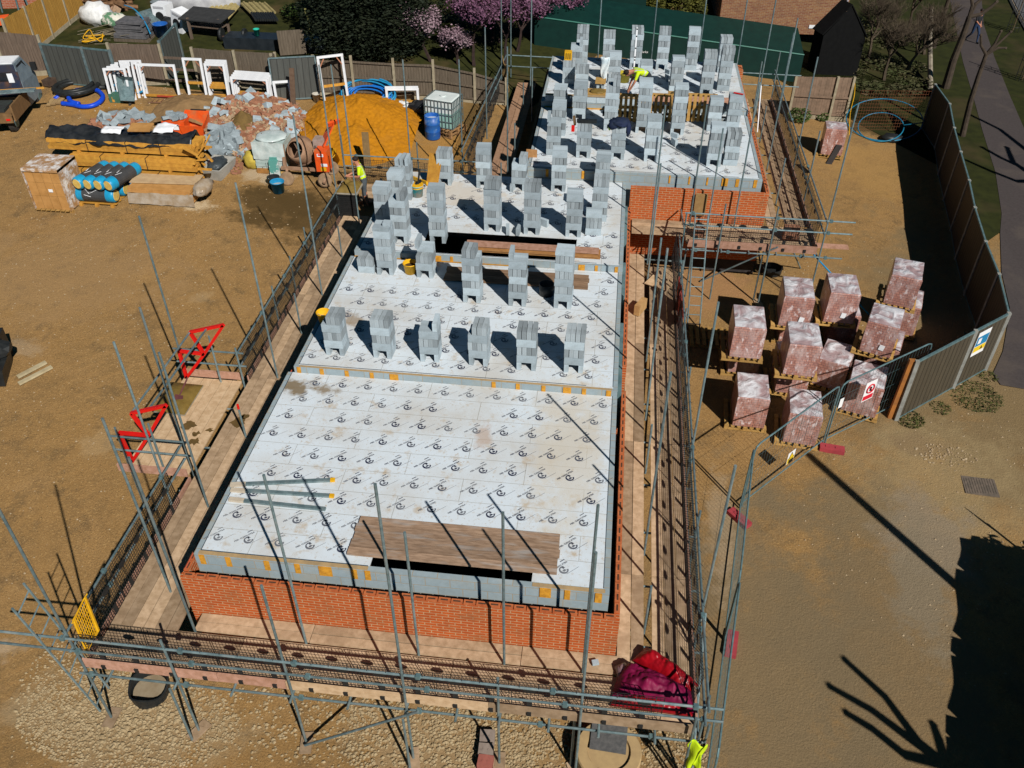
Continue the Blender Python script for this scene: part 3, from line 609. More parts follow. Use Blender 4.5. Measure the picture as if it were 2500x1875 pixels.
def rail(p, q, name='guard_rail', m=None, coup=()):
    p = Vector(p); q = Vector(q); o = obj(name, MB().tube([p,q], PR, 8), m or STEEL, SC)
    if coup:
        d = (q-p)
        for t in coup: b = MB(); c = p+d*t; b.box(c, (.075,.075,.085)); b.tube([c-d.normalized()*.05,c+d.normalized()*.05], PR+.012, 8); obj('coupler', b, STEELD, o)
    return o
YF, XR, XL = 7.93, 2.24, -8.72
# front standards
poleg('I',790,1310,'Y',1215); poleg('I',1405,1400,'I',760); poleg('K',470,1470,'K',250); poleg('K',1295,1590,'O',815)
p = at('I',1358,1465); pole(p.x, p.y, 0, 1.75); p = at('K',1270,1659); pole(p.x, p.y-.02, 0, 1.7); 
p = atY('K',1950,1300,YF); pole(p.x, YF, 0, top_z((p.x,YF),'K',965), None, False, True)
p = atY('L',705,1060,YF); pole(p.x, YF, 0, top_z((p.x,YF),'O',1225), None, False, True); p = atY('L',640,1300,YF+.1); pole(p.x, YF+.12, 0, 1.7)
pole(XR, YF, 0, 2.95, None, False, True); pole(XR-.14, YF-.08, 0, 2.4); pole(XR+.1, YF-.05, .3, 2.2)
# inner front standards on the deck
for x, y, tf, ty in ((-4.85,8.83,'O',760),(-2.75,8.83,'O',1105),(-1.19,8.83,'O',985),(.22,8.83,'O',940),(-6.97,8.83,'J',1000)): poled(x, y, ZD, tf, ty)
# left run
for x, y, tf, ty, rd in ((-7.80,9.63,'J',700,0),(-7.95,11.86,'J',190,0),(-7.93,14.07,'J',595,1),(-7.93,16.32,'A',1410,0),(-7.92,18.27,'F',1160,0),(-7.91,20.17,'B',890,0),(-7.91,22.29,'F',640,0),(-7.93,24.44,'B',690,0)): poled(x, y, ZD, tf, ty, rd)
for fr, x, y, tf, ty in (('J',575,1150,'J',110),('J',740,880,'E',950),('E',2080,850,'E',785),('F',320,940,'F',870)):
    q = at(fr, x, y, 2.72); pole(XL, q.y, gh(XL,q.y), top_z((XL,q.y), tf, ty))
q = at('E',1360,1240,2.72); pole(-10.2, 16.05, gh(-10.2,16), top_z((-10.2,16.05),'E',245)); pole(-10.2, 12.85, gh(-10.2,12.8), 3.0); pole(-9.35,12.8,1.7,top_z((-9.35,12.8),'J',740)); pole(-9.3,16.0,1.75,top_z((-9.3,16.0),'E',1170)); pole(-8.7,16.0,gh(-8.7,16),2.95)
pole(XL, 24.9, gh(XL,25), top_z((XL,24.9),'B',500)); pole(XL+.05, 25.9, gh(XL,26), top_z((XL,25.9),'B',1040)); pole(-9.35, 23.2, gh(-9,23), 2.3); pole(-9.15, 23.4, gh(-9,23), 2.5)
# right run
for x, y, tf, ty in ((1.31,11.77,'M',185),(1.34,14.14,'M',590),(1.34,15.97,'G',810),(1.39,22.14,'G',155),(1.4,23.27,'C',810),(1.31,9.88,'L',255),(1.36,18.3,'G',730)): poled(x, y, ZD, tf, ty)
for y, tf, ty in ((9.84,'M',905),(14.15,'H',795)): pole(XR+.03, y, gh(XR,y), top_z((XR+.03,y), tf, ty))
for y in (11.9,16.5,19.0,21.4): pole(XR+.04, y, gh(XR,y), 3.0)
# rails
rail((-10.0,YF-.06,2.70),(XR+.25,YF-.06,2.70),coup=(.10,.27,.43,.6,.78,.965)); rail((-10.4,YF-.06,2.34),(XR+.3,YF-.06,2.34),coup=(.14,.3,.46,.62,.8,.975)); rail((-8.8,YF-.05,1.62),(XR+.1,YF-.05,1.62),'ledger',coup=(.02,.18,.37,.56,.75,.92))
for z in (2.74,2.34): 
    rail((XL,YF-.1,z),(XL,12.75,z),coup=(.3,.8)); rail((XL,16.0,z),(XL,25.2,z),coup=(.2,.4,.6,.8)); rail((XR,YF-.2,z+.06),(XR,23.2,z+.06),coup=(.12,.4,.65,.9))
    rail((-10.35,12.82,z+.02),(-8.6,12.82,z+.02)); rail((-10.35,16.05,z+.02),(-8.55,16.05,z+.02))
rail((XL,8,1.62),(XL,25.2,1.62),'ledger'); rail((XR,8,1.62),(XR,23.2,1.62),'ledger')
for x in (-8.2,-6.95,-5.9,-4.83,-3.8,-2.78,-1.9,-1.15,-.3,.55,1.5): rail((x,YF-.2,1.67),(x,9.1,1.67),'transom')
for y in (9.6,11,12.4,13.8,15.2,16.6,18,19.4,20.8,22.2,23.6): rail((XL-.15,y,1.67),(-7.3,y,1.67),'transom'); rail((.9,y,1.67),(XR+.15,y,1.67),'transom')
# braces under the front deck
p = at('K',470,1490); q = atY('K',1330,1225,7.7); rail((p.x,p.y-.05,.12),q,'brace'); rail((XR+.05,YF-.1,.2),(XR+.08,9.8,2.6),'brace')
# decks
def deck(x0, x1, y0, y1, n, z, along, m=None, seed=0, lens=3.9, off=0):
    rnd = random.Random(seed); m = m or BOARD
    for i in range(n):
        L0, L1 = (x0,x1) if along=='x' else (y0,y1); wd = ((y1-y0) if along=='x' else (x1-x0))/n; s = L0
        first = True
        while s < L1-.05:
            e = min(L1, s+(off if first and off else lens)); first = False
            if L1-e < .8: e = L1
            b = MB(); zz = z-.02+rnd.uniform(-.004,.004); g = .006
            if along == 'x': b.box(((s+e)/2,y0+wd*(i+.5)+rnd.uniform(-.003,.003),zz),(e-s-.012,wd-g*2,.036))
            else: b.box((x0+wd*(i+.5)+rnd.uniform(-.003,.003),(s+e)/2,zz),(wd-g*2,e-s-.012,.036))
            obj('deck_board', b, m, SC); s = e
deck(-8.6,XR-.05,8.02,8.81,3,ZD,'x',seed=1,off=2.6); deck(-7.0,1.0,8.85,9.24,2,ZD,'x',seed=2,off=2.2)
deck(XL+.1,-7.30,8.75,25.0,6,ZD,'y',seed=3,off=3.6); deck(.81,1.30,8.72,23.6,2,ZD,'y',seed=4,off=2.4); deck(1.44,2.17,8.72,22.9,3,ZD,'y',seed=5,off=2.4)
deck(-10.3,-8.78,12.75,16.1,6,ZD-.01,'y',BOARDL,6); 
for (x0,x1,y) in ((-10.35,-8.75,16.14),(-10.35,-8.75,12.68)): obj('toe_board', MB().span((x0,y-.02,ZD),(x1,y+.02,ZD+.21)), BOARDP, SC)
# toe boards
for i, (a, b_) in enumerate(((-8.75,-6.2),(-6.2,-4.95),(-4.95,-1.35),(-1.35,2.15))): obj('toe_board', MB().span((a+.005,YF+.03+.004*(i%2),1.70),(b_-.005,YF+.07+.004*(i%2),1.93)), (BOARDP,BOARDP,BOARDL,BOARD)[i], SC)
for a, b_ in ((8.1,12.6),(16.2,20),(20,24.9)): obj('toe_board', MB().span((XL+.04,a,1.70),(XL+.08,b_,1.93)), BOARDP, SC)
for a, b_ in ((8.1,12),(12,16),(16,20),(20,23.1)): obj('toe_board', MB().span((XR-.08,a,1.70),(XR-.04,b_,1.93)), BOARDP, SC)
# black mesh guards
def guard_mb(wd=1.24, ht=.86):
    b = MB(); nx = 19; nz = 13; t = .0032
    for i in range(nx+1): x = -wd/2+wd*i/nx; b.box((x,0,ht/2),(t*2 if 0 < i < nx else .014,t*2,ht))
    for j in range(nz+1): z = ht*j/nz; b.box((0,.001,z),(wd,t*1.6,t*2 if 0 < j < nz else .014))
    for x in (-.31,.31):
        for z in (.60,): 
            vs = []; n = 12
            for yy in (-.004,.006):
                for k in range(n): a = 2*math.pi*k/n; vs.append((x+.115*math.cos(a),yy,z+.055*math.sin(a)))
            b.add(vs, [tuple(range(n))[::-1],tuple(range(n,2*n))]+[(k,(k+1)%n,n+(k+1)%n,n+k) for k in range(n)])
        b.box((x,.0,.06),(.09,.012,.24)); b.box((x,-.05,-.03),(.075,.10,.012)); b.box((x,-.095,-.07),(.075,.012,.10))
        for q in (-.16,.16): b.tube([(x+q,0,ht),(x+q,-.05,ht+.07),(x+q,-.10,ht+.02)],.006,5)
    return b
_g = obj('mesh_guard', guard_mb(), MESH, SC, True)
def guard(x, y, z, rz, tilt=0, first=[True]):
    o = _g if first[0] else _g.copy()
    if not first[0]: COL.objects.link(o); o.parent = SC
    first[0] = False
    o.location = Vector((x,y,z))-SC.location; o.rotation_euler = (R(tilt), 0, R(rz)); return o
for i in range(8): guard(-8.02+1.28*i, YF+.10, 1.86, 0, 5)
for i in range(12): guard(XR-.12, 9.0+1.26*i, 1.9, 90, 5)
for i in range(3): guard(XL+.12, 8.75+1.27*i, 1.86, -90, 5)
for i in range(7): guard(XL+.12, 16.8+1.27*i, 1.86, -90, 5)
# loading bay gates (red swinging frames)
def gate(fr, pts, Y, edges):
    P = {k: atY(fr, x, y, Y) for k, (x, y) in pts.items()}; b = MB()
    for e in edges: b.bar(P[e[0]], P[e[1]], .07, .07)
    obj('loading_gate', b, RED, SC); return P
g1 = gate('E', dict(a=(1465,1140),b=(1725,1085),c=(1575,1310),d=(1380,1285),e=(1440,1490)), 15.94, ('ab','ac','bc','cd','de','ce'))
g2 = gate('J', dict(a=(380,660),b=(650,600),c=(515,830),d=(285,810),e=(390,1030)), 12.9, ('ab','ac','bc','cd','de','ce'))
rail(g1['a'],g2['a']); rail((g1['a']+g1['b'])/2,(g2['a']+g2['b'])/2)
# ------ upper scaffold in front of and beside the fourth and fifth houses
Z4 = 2.58; Y4 = 23.05; X4 = 6.30
for fr, x, y, tf, ty, X, Y in (('W',0,0,'W',110,4.88,Y4-.05),('W',0,0,'D',800,X4+.05,Y4)): pole(X, Y, gh(X,Y), top_z((X,Y), tf, ty), None, False, True)
pole(4.75, Y4+.1, gh(4.7,Y4), 2.5); pole(2.35, Y4, gh(2.3,Y4), top_z((2.35,Y4),'W',170), STEELD); pole(2.5,Y4+.2,gh(2,23),2.4)
for x in (2.65,3.4): pole(x, Y4-.1, gh(x,Y4), top_z((x,Y4-.1),'W',80 if x>3 else 550))
for x, y, tf, ty in ((2.6,24.2,'C',810),(3.15,24.2,'C',990),(3.95,24.3,'C',635)): poled(x, y, Z4, tf, ty)
for x, y, tf, ty in ((5.5,34.2,'D',475),(5.45,28.82,'D',255),(5.45,31.2,'D',820),(5.5,33.6,'C',0),(5.45,26.2,'D',1220)): poled(x, y, Z4, tf, ty)
for x, y, tf, ty in ((6.35,33.4,'D',140),(6.35,28.9,'D',440),(6.35,26.4,'D',1010),(6.3,35.3,'D',400)): pole(x, y, gh(x,y), top_z((x,y), tf, ty))
for z in (3.62,3.24): rail((2.3,Y4,z),(7.1,Y4-.02,z),coup=(.05,.55,.86)); rail((X4,Y4-.2,z),(X4-.02,35.6,z),coup=(.3,.6))
rail((2.3,Y4,2.42),(7.0,Y4,2.42),'ledger',coup=(.1,.3,.55,.75,.9)); rail((2.3,Y4+.9,2.42),(6.4,Y4+.9,2.42),'ledger'); rail((X4,Y4,2.42),(X4,35.5,2.42),'ledger')
rail((2.3,Y4-.3,3.3),(2.3,Y4+1.4,3.0),'brace'); p = at('W',660,930); rail((p.x,p.y,p.z+.05),atY('W',1500,545,Y4-.08),'brace'); p = at('H',1180,895); rail((p.x,p.y,p.z),(X4-.1,Y4+.1,2.45),'brace',CYAN); p = at('W',1745,775); rail((p.x,p.y,p.z),(5.6,23.9,2.4),'brace')
for x in (2.7,3.5,4.3,5.1,5.9): rail((x,Y4-.12,2.47),(x,24.5,2.47),'transom')
for y in (25.5,27,28.5,30,31.5,33,34.5): rail((4.95,y,2.47),(X4+.1,y,2.47),'transom')
deck(2.45,6.2,Y4+.1,24.48,6,Z4,'x',seed=8); deck(.84,2.44,23.6,24.48,4,Z4,'x',seed=18); deck(4.98,5.35,24.6,35.2,2,Z4,'y',seed=9); deck(5.52,6.2,24.6,35.2,3,Z4,'y',seed=10)
obj('toe_board', MB().span((2.5,Y4+.03,2.50),(6.25,Y4+.07,2.73)), BOARDP, SC); obj('toe_board', MB().box((6.75,Y4+.35,2.62),(.9,.24,.036)), BOARDP, SC); obj('toe_board', MB().span((X4-.08,23.2,2.50),(X4-.04,35,2.73)), BOARDP, SC)
for i in range(3): guard(3.05+1.27*i, Y4+.10, 2.66, 0, 5)
for i in range(9): guard(X4-.12, 24.0+1.26*i, 2.66, 90, 5)
for z in (3.5,3.05): rail((4.6,35.5,z),(7.3,35.4,z)); 
rail((-4.6,36.3,3.55),(-2.2,36.2,3.55)); rail((-4.6,36.3,3.1),(-2.2,36.2,3.1))
# rear left run
for z in (3.6,3.2): rail((-4.85,26.5,z),(-4.55,36.4,z),coup=(.3,.7))
deck(-4.05,-3.28,25.8,35.9,3,Z4,'y',mat('reddish_board',(.40,.24,.15),(.30,.17,.10),7,.9,0,.2,(1,1,1),.2),12)
for i in range(7): guard(-4.62, 27.2+1.27*i, 2.66, -90, 5)
def polez(fr, x, y, z, tf, ty): q = at(fr, x, y, z); pole(q.x, q.y, z-.2, top_z(q, tf, ty))
for a in (('B',2020,1340,Z4,'B',360),('B',1975,690,Z4,'B',-60),('B',2195,720,Z4,'B',-60),('B',1860,1030,Z4,'B',210),('B',2140,830,Z4,'B',640),('B',2075,1180,Z4,'B',950),('B',1970,1360,Z4,'B',1255),('B',2045,560,Z4,'C',0),('C',300,700,Z4,'C',-60),('C',310,900,Z4,'C',520)): polez(*a)
for a in (('C',820,450,4.0,'C',-80),('C',1235,430,4.0,'C',-80),('C',1595,470,4.0,'C',-80),('C',1895,485,4.0,'C',-80)): polez(*a)
# rear of the third house
YB = 27.4
for z in (2.85,2.45): rail((-9.2,YB,z),(-4.3,YB-.02,z),coup=(.1,.5,.85))
for i in range(4): guard(-8.2+1.27*i, YB-.06, 1.9, 0, 4)
deck(-8.4,-4.5,26.0,27.3,5,ZD,'x',seed=14)
for fr, x, y, tf, ty in (('B',1275,1300,'B',460),('B',1675,1310,'B',460),('B',765,1340,'B',500)): q = atY(fr, x, y, YB+.05); pole(q.x, YB+.05, gh(q.x,YB), top_z((q.x,YB+.05), tf, ty))
q = atY('B',1325,1200,YB+.1); pole(q.x, YB+.1, gh(q.x,YB), 3.4)
# ladder lying against the front left corner, ladder at the fourth house, yellow gate
def ladder(name, label, p, q, wdir, width, n, m):
    p = Vector(p); q = Vector(q); w_ = Vector(wdir)*width; t = thing(name, label, 'ladder', tuple(p)); 
    for k in (0,1): obj('stile', MB().tube([p+w_*k,q+w_*k], .022, 6), m, t)
    for i in range(n): c = p+(q-p)*((i+.5)/n); obj('rung', MB().tube([c,c+w_], .014, 6), m, t)
p0 = at('I',470,790,1.0); p1 = at('I',85,535,3.0)
ladder('ladder','steel access ladder tied outside the yellow guard at the front left corner', (-8.95,8.0,0.1), tuple(atY('I',85,535,7.75)), (.0,.42,.12), 1, 9, STEEL)
a = at('W',520,1420); b_ = atY('W',610,190,Y4-.35)
ladder('ladder','thin steel ladder leaning up to the raised scaffold beside the brick packs', tuple(a), tuple(b_), (1,0,0), .36, 12, STEEL)
yg = thing('ladder_guard', 'yellow mesh ladder safety gate at the front left corner of the scaffold', 'ladder guard', tuple(at('I',610,820,1.9)))
P_ = [atY('I',x,y,8.0) for x,y in ((600,455),(520,620),(615,845),(690,690))]; b = MB(); b.tube(P_, .03, 6, closed=True); obj('frame', b, YELLOW, yg)
b = MB()
for k in range(1,9):
    t = k/9; b.tube([P_[0].lerp(P_[1],t),P_[3].lerp(P_[2],t)],.007,4); b.tube([P_[0].lerp(P_[3],t),P_[1].lerp(P_[2],t)],.007,4)
b.bar(P_[0],P_[1],.14,.02); obj('grille', b, YELLOW, yg)
# ---------------------------------------------------------------- left yard
def jit(v, a, rnd): return Vector((v[0]+rnd.uniform(-a,a), v[1]+rnd.uniform(-a,a), v[2]+rnd.uniform(-a,a)))
# white door and window frames leaning in front of the fence
def frame_set(fr, bl, br, yt, n, label, rails_, dx=.03, dy=.16, bar=.085, braces=True, tall=None):
    a0 = at(fr, *bl); b0 = at(fr, *br); h0 = top_z(a0, fr, yt)-a0.z
    for i in range(n):
        off = Vector((dx*i, dy*i, 0)); a = a0+off; c = b0+off; a.z = gh(a.x,a.y); c.z = gh(c.x,c.y); hz = (h0 if tall is None else tall)
        d = (c-a).normalized(); nrm = Vector((-d.y,d.x,0)); lean = nrm*(hz*.10); up = Vector((0,0,hz))
        lab = label if n == 1 else label.replace('#', ('front','second','third','fourth','rearmost')[min(i,4)] if i < n-1 else 'rearmost')
        t = thing('window_former', lab, 'window frame', tuple(a), 0, 'white joinery frames along the fence')
        m = MB(); m.bar(a,a+lean+up,bar,.06); m.bar(c,c+lean+up,bar,.06); m.bar(a+lean+up-d*bar/2-Vector((0,0,0.03)),c+lean+up+d*bar/2-Vector((0,0,.03)),.06,bar); obj('frame', m, WHITE, t)
        for q in rails_:
            k = MB(); f = nrm*(-.045); k.bar(a+d*.05+f+(lean+up)*q,c-d*.05+f+(lean+up)*q,.03,.10); obj('spacer_board', k, PINE, t)
        if braces:
            for s_, e_ in ((a,d),(c,-d)):
                k = MB(); k.bar(s_+(lean+up)*.80+e_*.04,s_+(lean+up)*.95+e_*.22,.02,.04); obj('corner_brace', k, mat('brace_wood',(.45,.2,.12),(.35,.15,.08),6) if 'brace_wood' not in bpy.data.materials else bpy.data.materials['brace_wood'], t)
frame_set('A',(865,790),(1018,786),537,5,'# of five narrow white frames stacked behind the upturned wheelbarrow',(.06,.14),dx=.085,dy=.17)
frame_set('A',(1125,755),(1390,765),500,1,'single wide low white frame with a blue hose behind it',(.10,))
frame_set('A',(1470,765),(1600,770),458,1,'tall narrow single white frame left of the triple frame',(.10,.42))
frame_set('A',(1630,775),(1770,780),500,3,'# of three tall narrow white frames with a board across the middle',(.05,.38),dx=-.02,dy=.16)
frame_set('A',(1815,793),(2085,812),600,4,'# of four squat white frames nearest the rubble heap',(.08,.20),dx=.0,dy=.17)
frame_set('B',(245,808),(360,800),635,1,'small white frame in front of the leaning steel sheet',(.10,),braces=False)
frame_set('B',(615,825),(795,800),450,1,'tallest white frame, standing alone left of the big blue coil',(.03,.42))
frame_set('B',(1098,828),(1335,825),688,2,'# of two low wide white frames right of the big blue coil',(.12,.22),dx=-.05,dy=.14,braces=False)
# hoses and coils
def coil(fr, x, y, r, n, rad, m, name, label, z0=0, wob=.12, rz=0, sy=1.0, tilt=0, seed=1, step=.6, tail=None, cat='pipe coil'):
    rnd = random.Random(seed); c = at(fr, x, y); pts = []; N = int(n*22)
    for i in range(N):
        t = 2*math.pi*i/22; k = i/22; q = r*(1+wob*math.sin(k*2.3+seed)+.04*math.sin(t*1.7)); lz = rad+z0+rad*step*k
        p = Vector((q*math.cos(t)+.08*math.sin(k*3.1)*r, sy*q*math.sin(t)+.08*math.cos(k*2.2)*r, lz)); p = Matrix.Rotation(rz,3,'Z') @ (Matrix.Rotation(tilt,3,'X') @ p); pts.append(c+p)
    if tail: pts += [at(fr, *q)+Vector((0,0,rad)) for q in tail]
    return solo(name, MB().tube(pts, rad, 8), m, label, cat, None, True)
coil('A',595,705,.78,4.2,.085,BLACK,'pipe_coil','thick black corrugated pipe coiled in a heap beside the steel sheets',.0,.14,0,1,0,2,.5,[(720,690),(820,690)])
_c = at('A',665,790); pts = [at('A',x,y)+Vector((0,0,.09)) for x,y in ((430,780),(500,735))]; solo('pipe_end', MB().tube(pts,.085,8), BLUE, 'short cut end of bright blue duct poking left from under the black coil', 'pipe', None, True)
pts = [at('A',x,y)+Vector((0,0,.09+.02*i/4)) for i,(x,y) in enumerate(((485,815),(560,825),(640,842),(720,835),(780,805),(800,765),(770,728),(720,712),(640,715),(570,735),(540,775),(560,812),(620,830)))]
def smooth_path(p, k=6):
    out = []
    for i in range(len(p)-1):
        a, b, c, d = p[max(i-1,0)], p[i], p[i+1], p[min(i+2,len(p)-1)]
        for j in range(k):
            t = j/k; out.append(.5*((2*b)+(-a+c)*t+(2*a-5*b+4*c-d)*t*t+(-a+3*b-3*c+d)*t**3))
    return out+[p[-1]]
solo('pipe_coil', MB().tube(smooth_path(pts),.09,9), BLUE, 'bright blue twin duct looped on the dirt in front of the black coil', 'pipe coil', None, True)
coil('B',965,760,.98,7.5,.035,CYAN,'hose_coil','large tangled blue water pipe coil propped against the fence by the tall white frame',.25,.18,0,.55,R(38),5,1.1,None,'hose coil')
coil('B',960,770,.8,5,.035,mat('mid_blue_pipe',(.01,.16,.55),(.01,.12,.45),6,.4),'hose_coil','darker blue hose lying inside the large blue coil near the tall white frame',.2,.2,0,.5,R(30),9,1.2,None,'hose coil')
coil('A',1050,700,.62,2.6,.03,CYAN,'hose_coil','thin light blue hose loop standing behind the wide low white frame',.45,.08,0,.35,R(55),4,.8,None,'hose coil')
# wheelbarrow tipped up on its nose
w0 = at('A',1000,815); wb = thing('wheelbarrow', 'galvanised wheelbarrow tipped up on its nose against the white frames', 'wheelbarrow', tuple(w0))
M_ = Matrix.Translation(w0+Vector((0,.05,.12))) @ Matrix.Rotation(R(72),4,'X')
b = MB(); b.m = M_; b.add([(-.30,.05,.12),(.30,.05,.12),(.34,.95,.18),(-.34,.95,.18),(-.18,.25,-.12),(.18,.25,-.12),(.22,.8,-.10),(-.22,.8,-.10)],[(4,5,6,7),(0,1,5,4),(1,2,6,5),(2,3,7,6),(3,0,4,7)]); obj('tray', b, STEEL, wb)
b = MB(); b.m = M_; b.tube([(-.24,1.5,.05),(-.2,.5,-.16),(-.06,-.12,-.16),(.06,-.12,-.16),(.2,.5,-.16),(.24,1.5,.05)],.02,6); obj('handle_frame', b, BLACK, wb)
b = MB(); b.m = M_ @ Matrix.Translation((0,-.15,-.16)) @ Matrix.Rotation(R(90),4,'Y'); b.lathe((0,0,-.045),[(.10,0),(.18,0),(.19,.045),(.18,.09),(.10,.09)],18); obj('wheel', b, mat('tyre',(.03,.028,.025),(.05,.045,.04),6,.9), wb)
p = at('A',905,790); b = MB().box((p.x,p.y+.1,p.z+.17),(.55,.3,.34)); b.box((p.x,p.y+.1,p.z+.36),(.2,.05,.05)); solo('toolbox', b, mat('green_toolbox',(.06,.16,.11),(.04,.11,.08),5,.5), 'green metal box lying between the wheelbarrow and white frames', 'toolbox')
p = at('A',1145,800); q = at('A',1800,810); ladder('ladder', 'rusty ladder lying flat on the dirt below the white frames', tuple(p+Vector((0,0,.05))), tuple(q+Vector((0,0,.05))), (0,1,0), .45, 18, mat('rusty_steel',(.22,.11,.06),(.14,.07,.04),8,.8))
solo('red_bar', MB().bar(at('A',1220,762)+Vector((0,0,.12)),at('A',1830,792)+Vector((0,0,.12)),.06,.06), mat('dull_red_paint',(.45,.06,.03),(.32,.05,.03),5,.6), 'long dull red steel bar lying along the top of the flat ladder', 'bar')
p = at('A',420,640); b = MB(); b.box((p.x,p.y,p.z+.13),(.34,.9,.24),R(-12)); b.box((p.x+.03,p.y-.2,p.z+.27),(.2,.1,.05),R(-12)); solo('timber_sleeper', b, mat('dark_old_timber',(.10,.065,.045),(.06,.04,.03),6,.9), 'dark old timber sleeper lying beside the truck cab', 'sleeper')
b = MB()
for k in range(3): a = at('A',375+38*k,825-6*k); c = at('A',455+35*k,735); b.bar(a+Vector((0,0,.06)),c+Vector((0,0,.10)),.16,.05)
t = thing('offcut_planks','three short weathered plank offcuts left of the blue duct','planks',tuple(at('A',420,800))); 
for k in range(3): a = at('A',375+38*k,825-6*k); c = at('A',455+35*k,735); obj('plank', MB().bar(a+Vector((0,0,.06)),c+Vector((0,0,.10)),.16,.05), mat('weathered_tan%d'%k,(.36,.24,.11),(.25,.16,.08),6,.9), t)
# ---- heaps
def heap(name, fr, pts, peaks, m, label, cat, seed=1, n=60, rough=.05, group=None):
    """ground mound: outline given by px, peaks = [(x,y,h,r)]"""
    P = [at(fr, x, y) for x, y in pts]; pk = [(at(fr, x, y), h, r) for x, y, h, r in peaks]
    x0, x1 = min(p.x for p in P)-.3, max(p.x for p in P)+.3; y0, y1 = min(p.y for p in P)-.3, max(p.y for p in P)+.3
    rnd = random.Random(seed); b = MB(); nx = n; ny = max(8,int(n*(y1-y0)/(x1-x0)))
    from mathutils import noise as nz
    vs = []
    for j in range(ny+1):
        for i in range(nx+1):
            x = x0+(x1-x0)*i/nx; y = y0+(y1-y0)*j/ny; h = 0
            for p, hh, r in pk:
                d = math.hypot((x-p.x), (y-p.y))/r; h = max(h, hh*(1-d) if d < 1 else 0) if True else h
            e = nz.fractal(Vector((x*1.3,y*1.3,seed)),1,2,5)*.09*min(1,h*2)+nz.noise(Vector((x*9,y*9,seed)))*.4*rough*min(1,h*3)
            hb = h+e
            for p, hh, r in pk[:1]: pass
            vs.append((x, y, gh(x,y)+hb-.06))
    b.add(vs, [(j*(nx+1)+i,j*(nx+1)+i+1,(j+1)*(nx+1)+i+1,(j+1)*(nx+1)+i) for j in range(ny) for i in range(nx)])
    return solo(name, b, m, label, cat, group, True)
heap('sand_pile','B',((380,1220),(1370,800)),((900,960,1.15,2.7),(760,985,1.05,2.3),(1030,985,.98,2.4),(600,1090,.6,1.7),(870,1085,.75,2.0),(1170,1075,.5,1.6)), SAND, 'big heap of orange building sand behind the mixer', 'sand pile', 2, 110, .10)
heap('dirt_mound','A',((1200,960),(1750,780)),((1450,900,.75,2.2),(1560,880,.6,1.6)), mat('brown_dirt',(.27,.165,.075),(.20,.12,.055),3,.95,0,.7,world=True), 'low mound of brown earth behind the orange tubs', 'earth mound', 3, 60)
heap('rubble_mound','A',((1580,1260),(2250,800)),((1930,890,.62,2.2),(2120,950,.5,2.0),(1760,1050,.35,1.6),(2330,940,.3,1.5)), RUBBLE, 'large heap of broken brick and block rubble left of the sand', 'rubble heap', 4, 80, .1)
heap('mortar_heap','A',((1720,1080),(2010,920)),((1890,1000,.80,1.0),(1850,1040,.6,.9)), mat('brown_spent_mortar',(.17,.105,.035),(.12,.075,.028),5,.9,0,.5,world=True), 'smooth brown cone of spent mortar sitting in the rubble heap', 'mortar heap', 5, 40, .03)
BRK = mat('red_brick_piece',(.32,.145,.085),(.25,.12,.07),6,.9,0,.3,None,.3); BLKP = mat('block_piece',(.36,.42,.45),(.27,.32,.34),8,.95,0,.3,None,.25)
def debris(name, fr, rect, n, label, seed, size, m, zf, stuff=True):
    rnd = random.Random(seed); b = MB()
    for _ in range(n):
        x = rnd.uniform(rect[0],rect[2]); y = rnd.uniform(rect[1],rect[3])
        if len(rect) > 4 and ((x-(rect[0]+rect[2])/2)/((rect[2]-rect[0])/2))**2+((y-(rect[1]+rect[3])/2)/((rect[3]-rect[1])/2))**2 > 1: continue
        p = at(fr,x,y); s = rnd.uniform(*size); k = zf(x,y)
        b.box((p.x,p.y,p.z+k+s*.25),(s*rnd.uniform(.9,1.5),s*rnd.uniform(.6,1.0),s*rnd.uniform(.4,.7)),rnd.uniform(0,3.1),rnd.uniform(-.6,.6),rnd.uniform(-.6,.6))
    o = obj(name, b, m, None, True); o['kind'] = 'stuff'; return o
rz_ = lambda x,y: max(0, .45*(1-abs((x-930)/270)))*max(0,1-abs((y-1010)/110))
debris('brick_rubble','A',(680,930,1150,1085,1),300,'',1,(.14,.25),BRK,lambda x,y: rz_(x,y)+.02)
debris('block_rubble','A',(780,900,1180,1080,1),48,'',2,(.22,.42),BLKP,lambda x,y: rz_(x,y)+.06)
def hz_(x, y):
    h = 0; p = at('A',x,y)
    for xx, yy, hh, r in ((1930,890,.62,2.2),(2120,950,.5,2.0),(1760,1050,.35,1.6),(2330,940,.3,1.5)):
        q = at('A',xx,yy); d = math.hypot(p.x-q.x,p.y-q.y)/r
        if d < 1: h = max(h, hh*(1-d))
    return h
debris('brick_rubble','A',(1600,800,2350,1230,1),900,'',3,(.09,.24),BRK,hz_); debris('block_rubble','A',(1560,790,2330,1220,1),75,'',4,(.16,.38),BLKP,hz_)
debris('block_rubble','A',(1570,1070,1850,1215,1),55,'',6,(.2,.42),BLKP,lambda x,y: hz_(x,y)+.05); debris('stone_rubble','A',(1600,850,2350,1230,1),1300,'',7,(.06,.2),mat('tan_stone',(.42,.30,.19),(.33,.23,.14),5,.95),hz_)
debris('brick_rubble','B',(240,860,520,1010,1),60,'',8,(.15,.32),BLKP,lambda x,y: .02)
debris('brick_rubble','A',(1740,1240,1880,1350,1),45,'',9,(.06,.16),BRK,lambda x,y: 0)
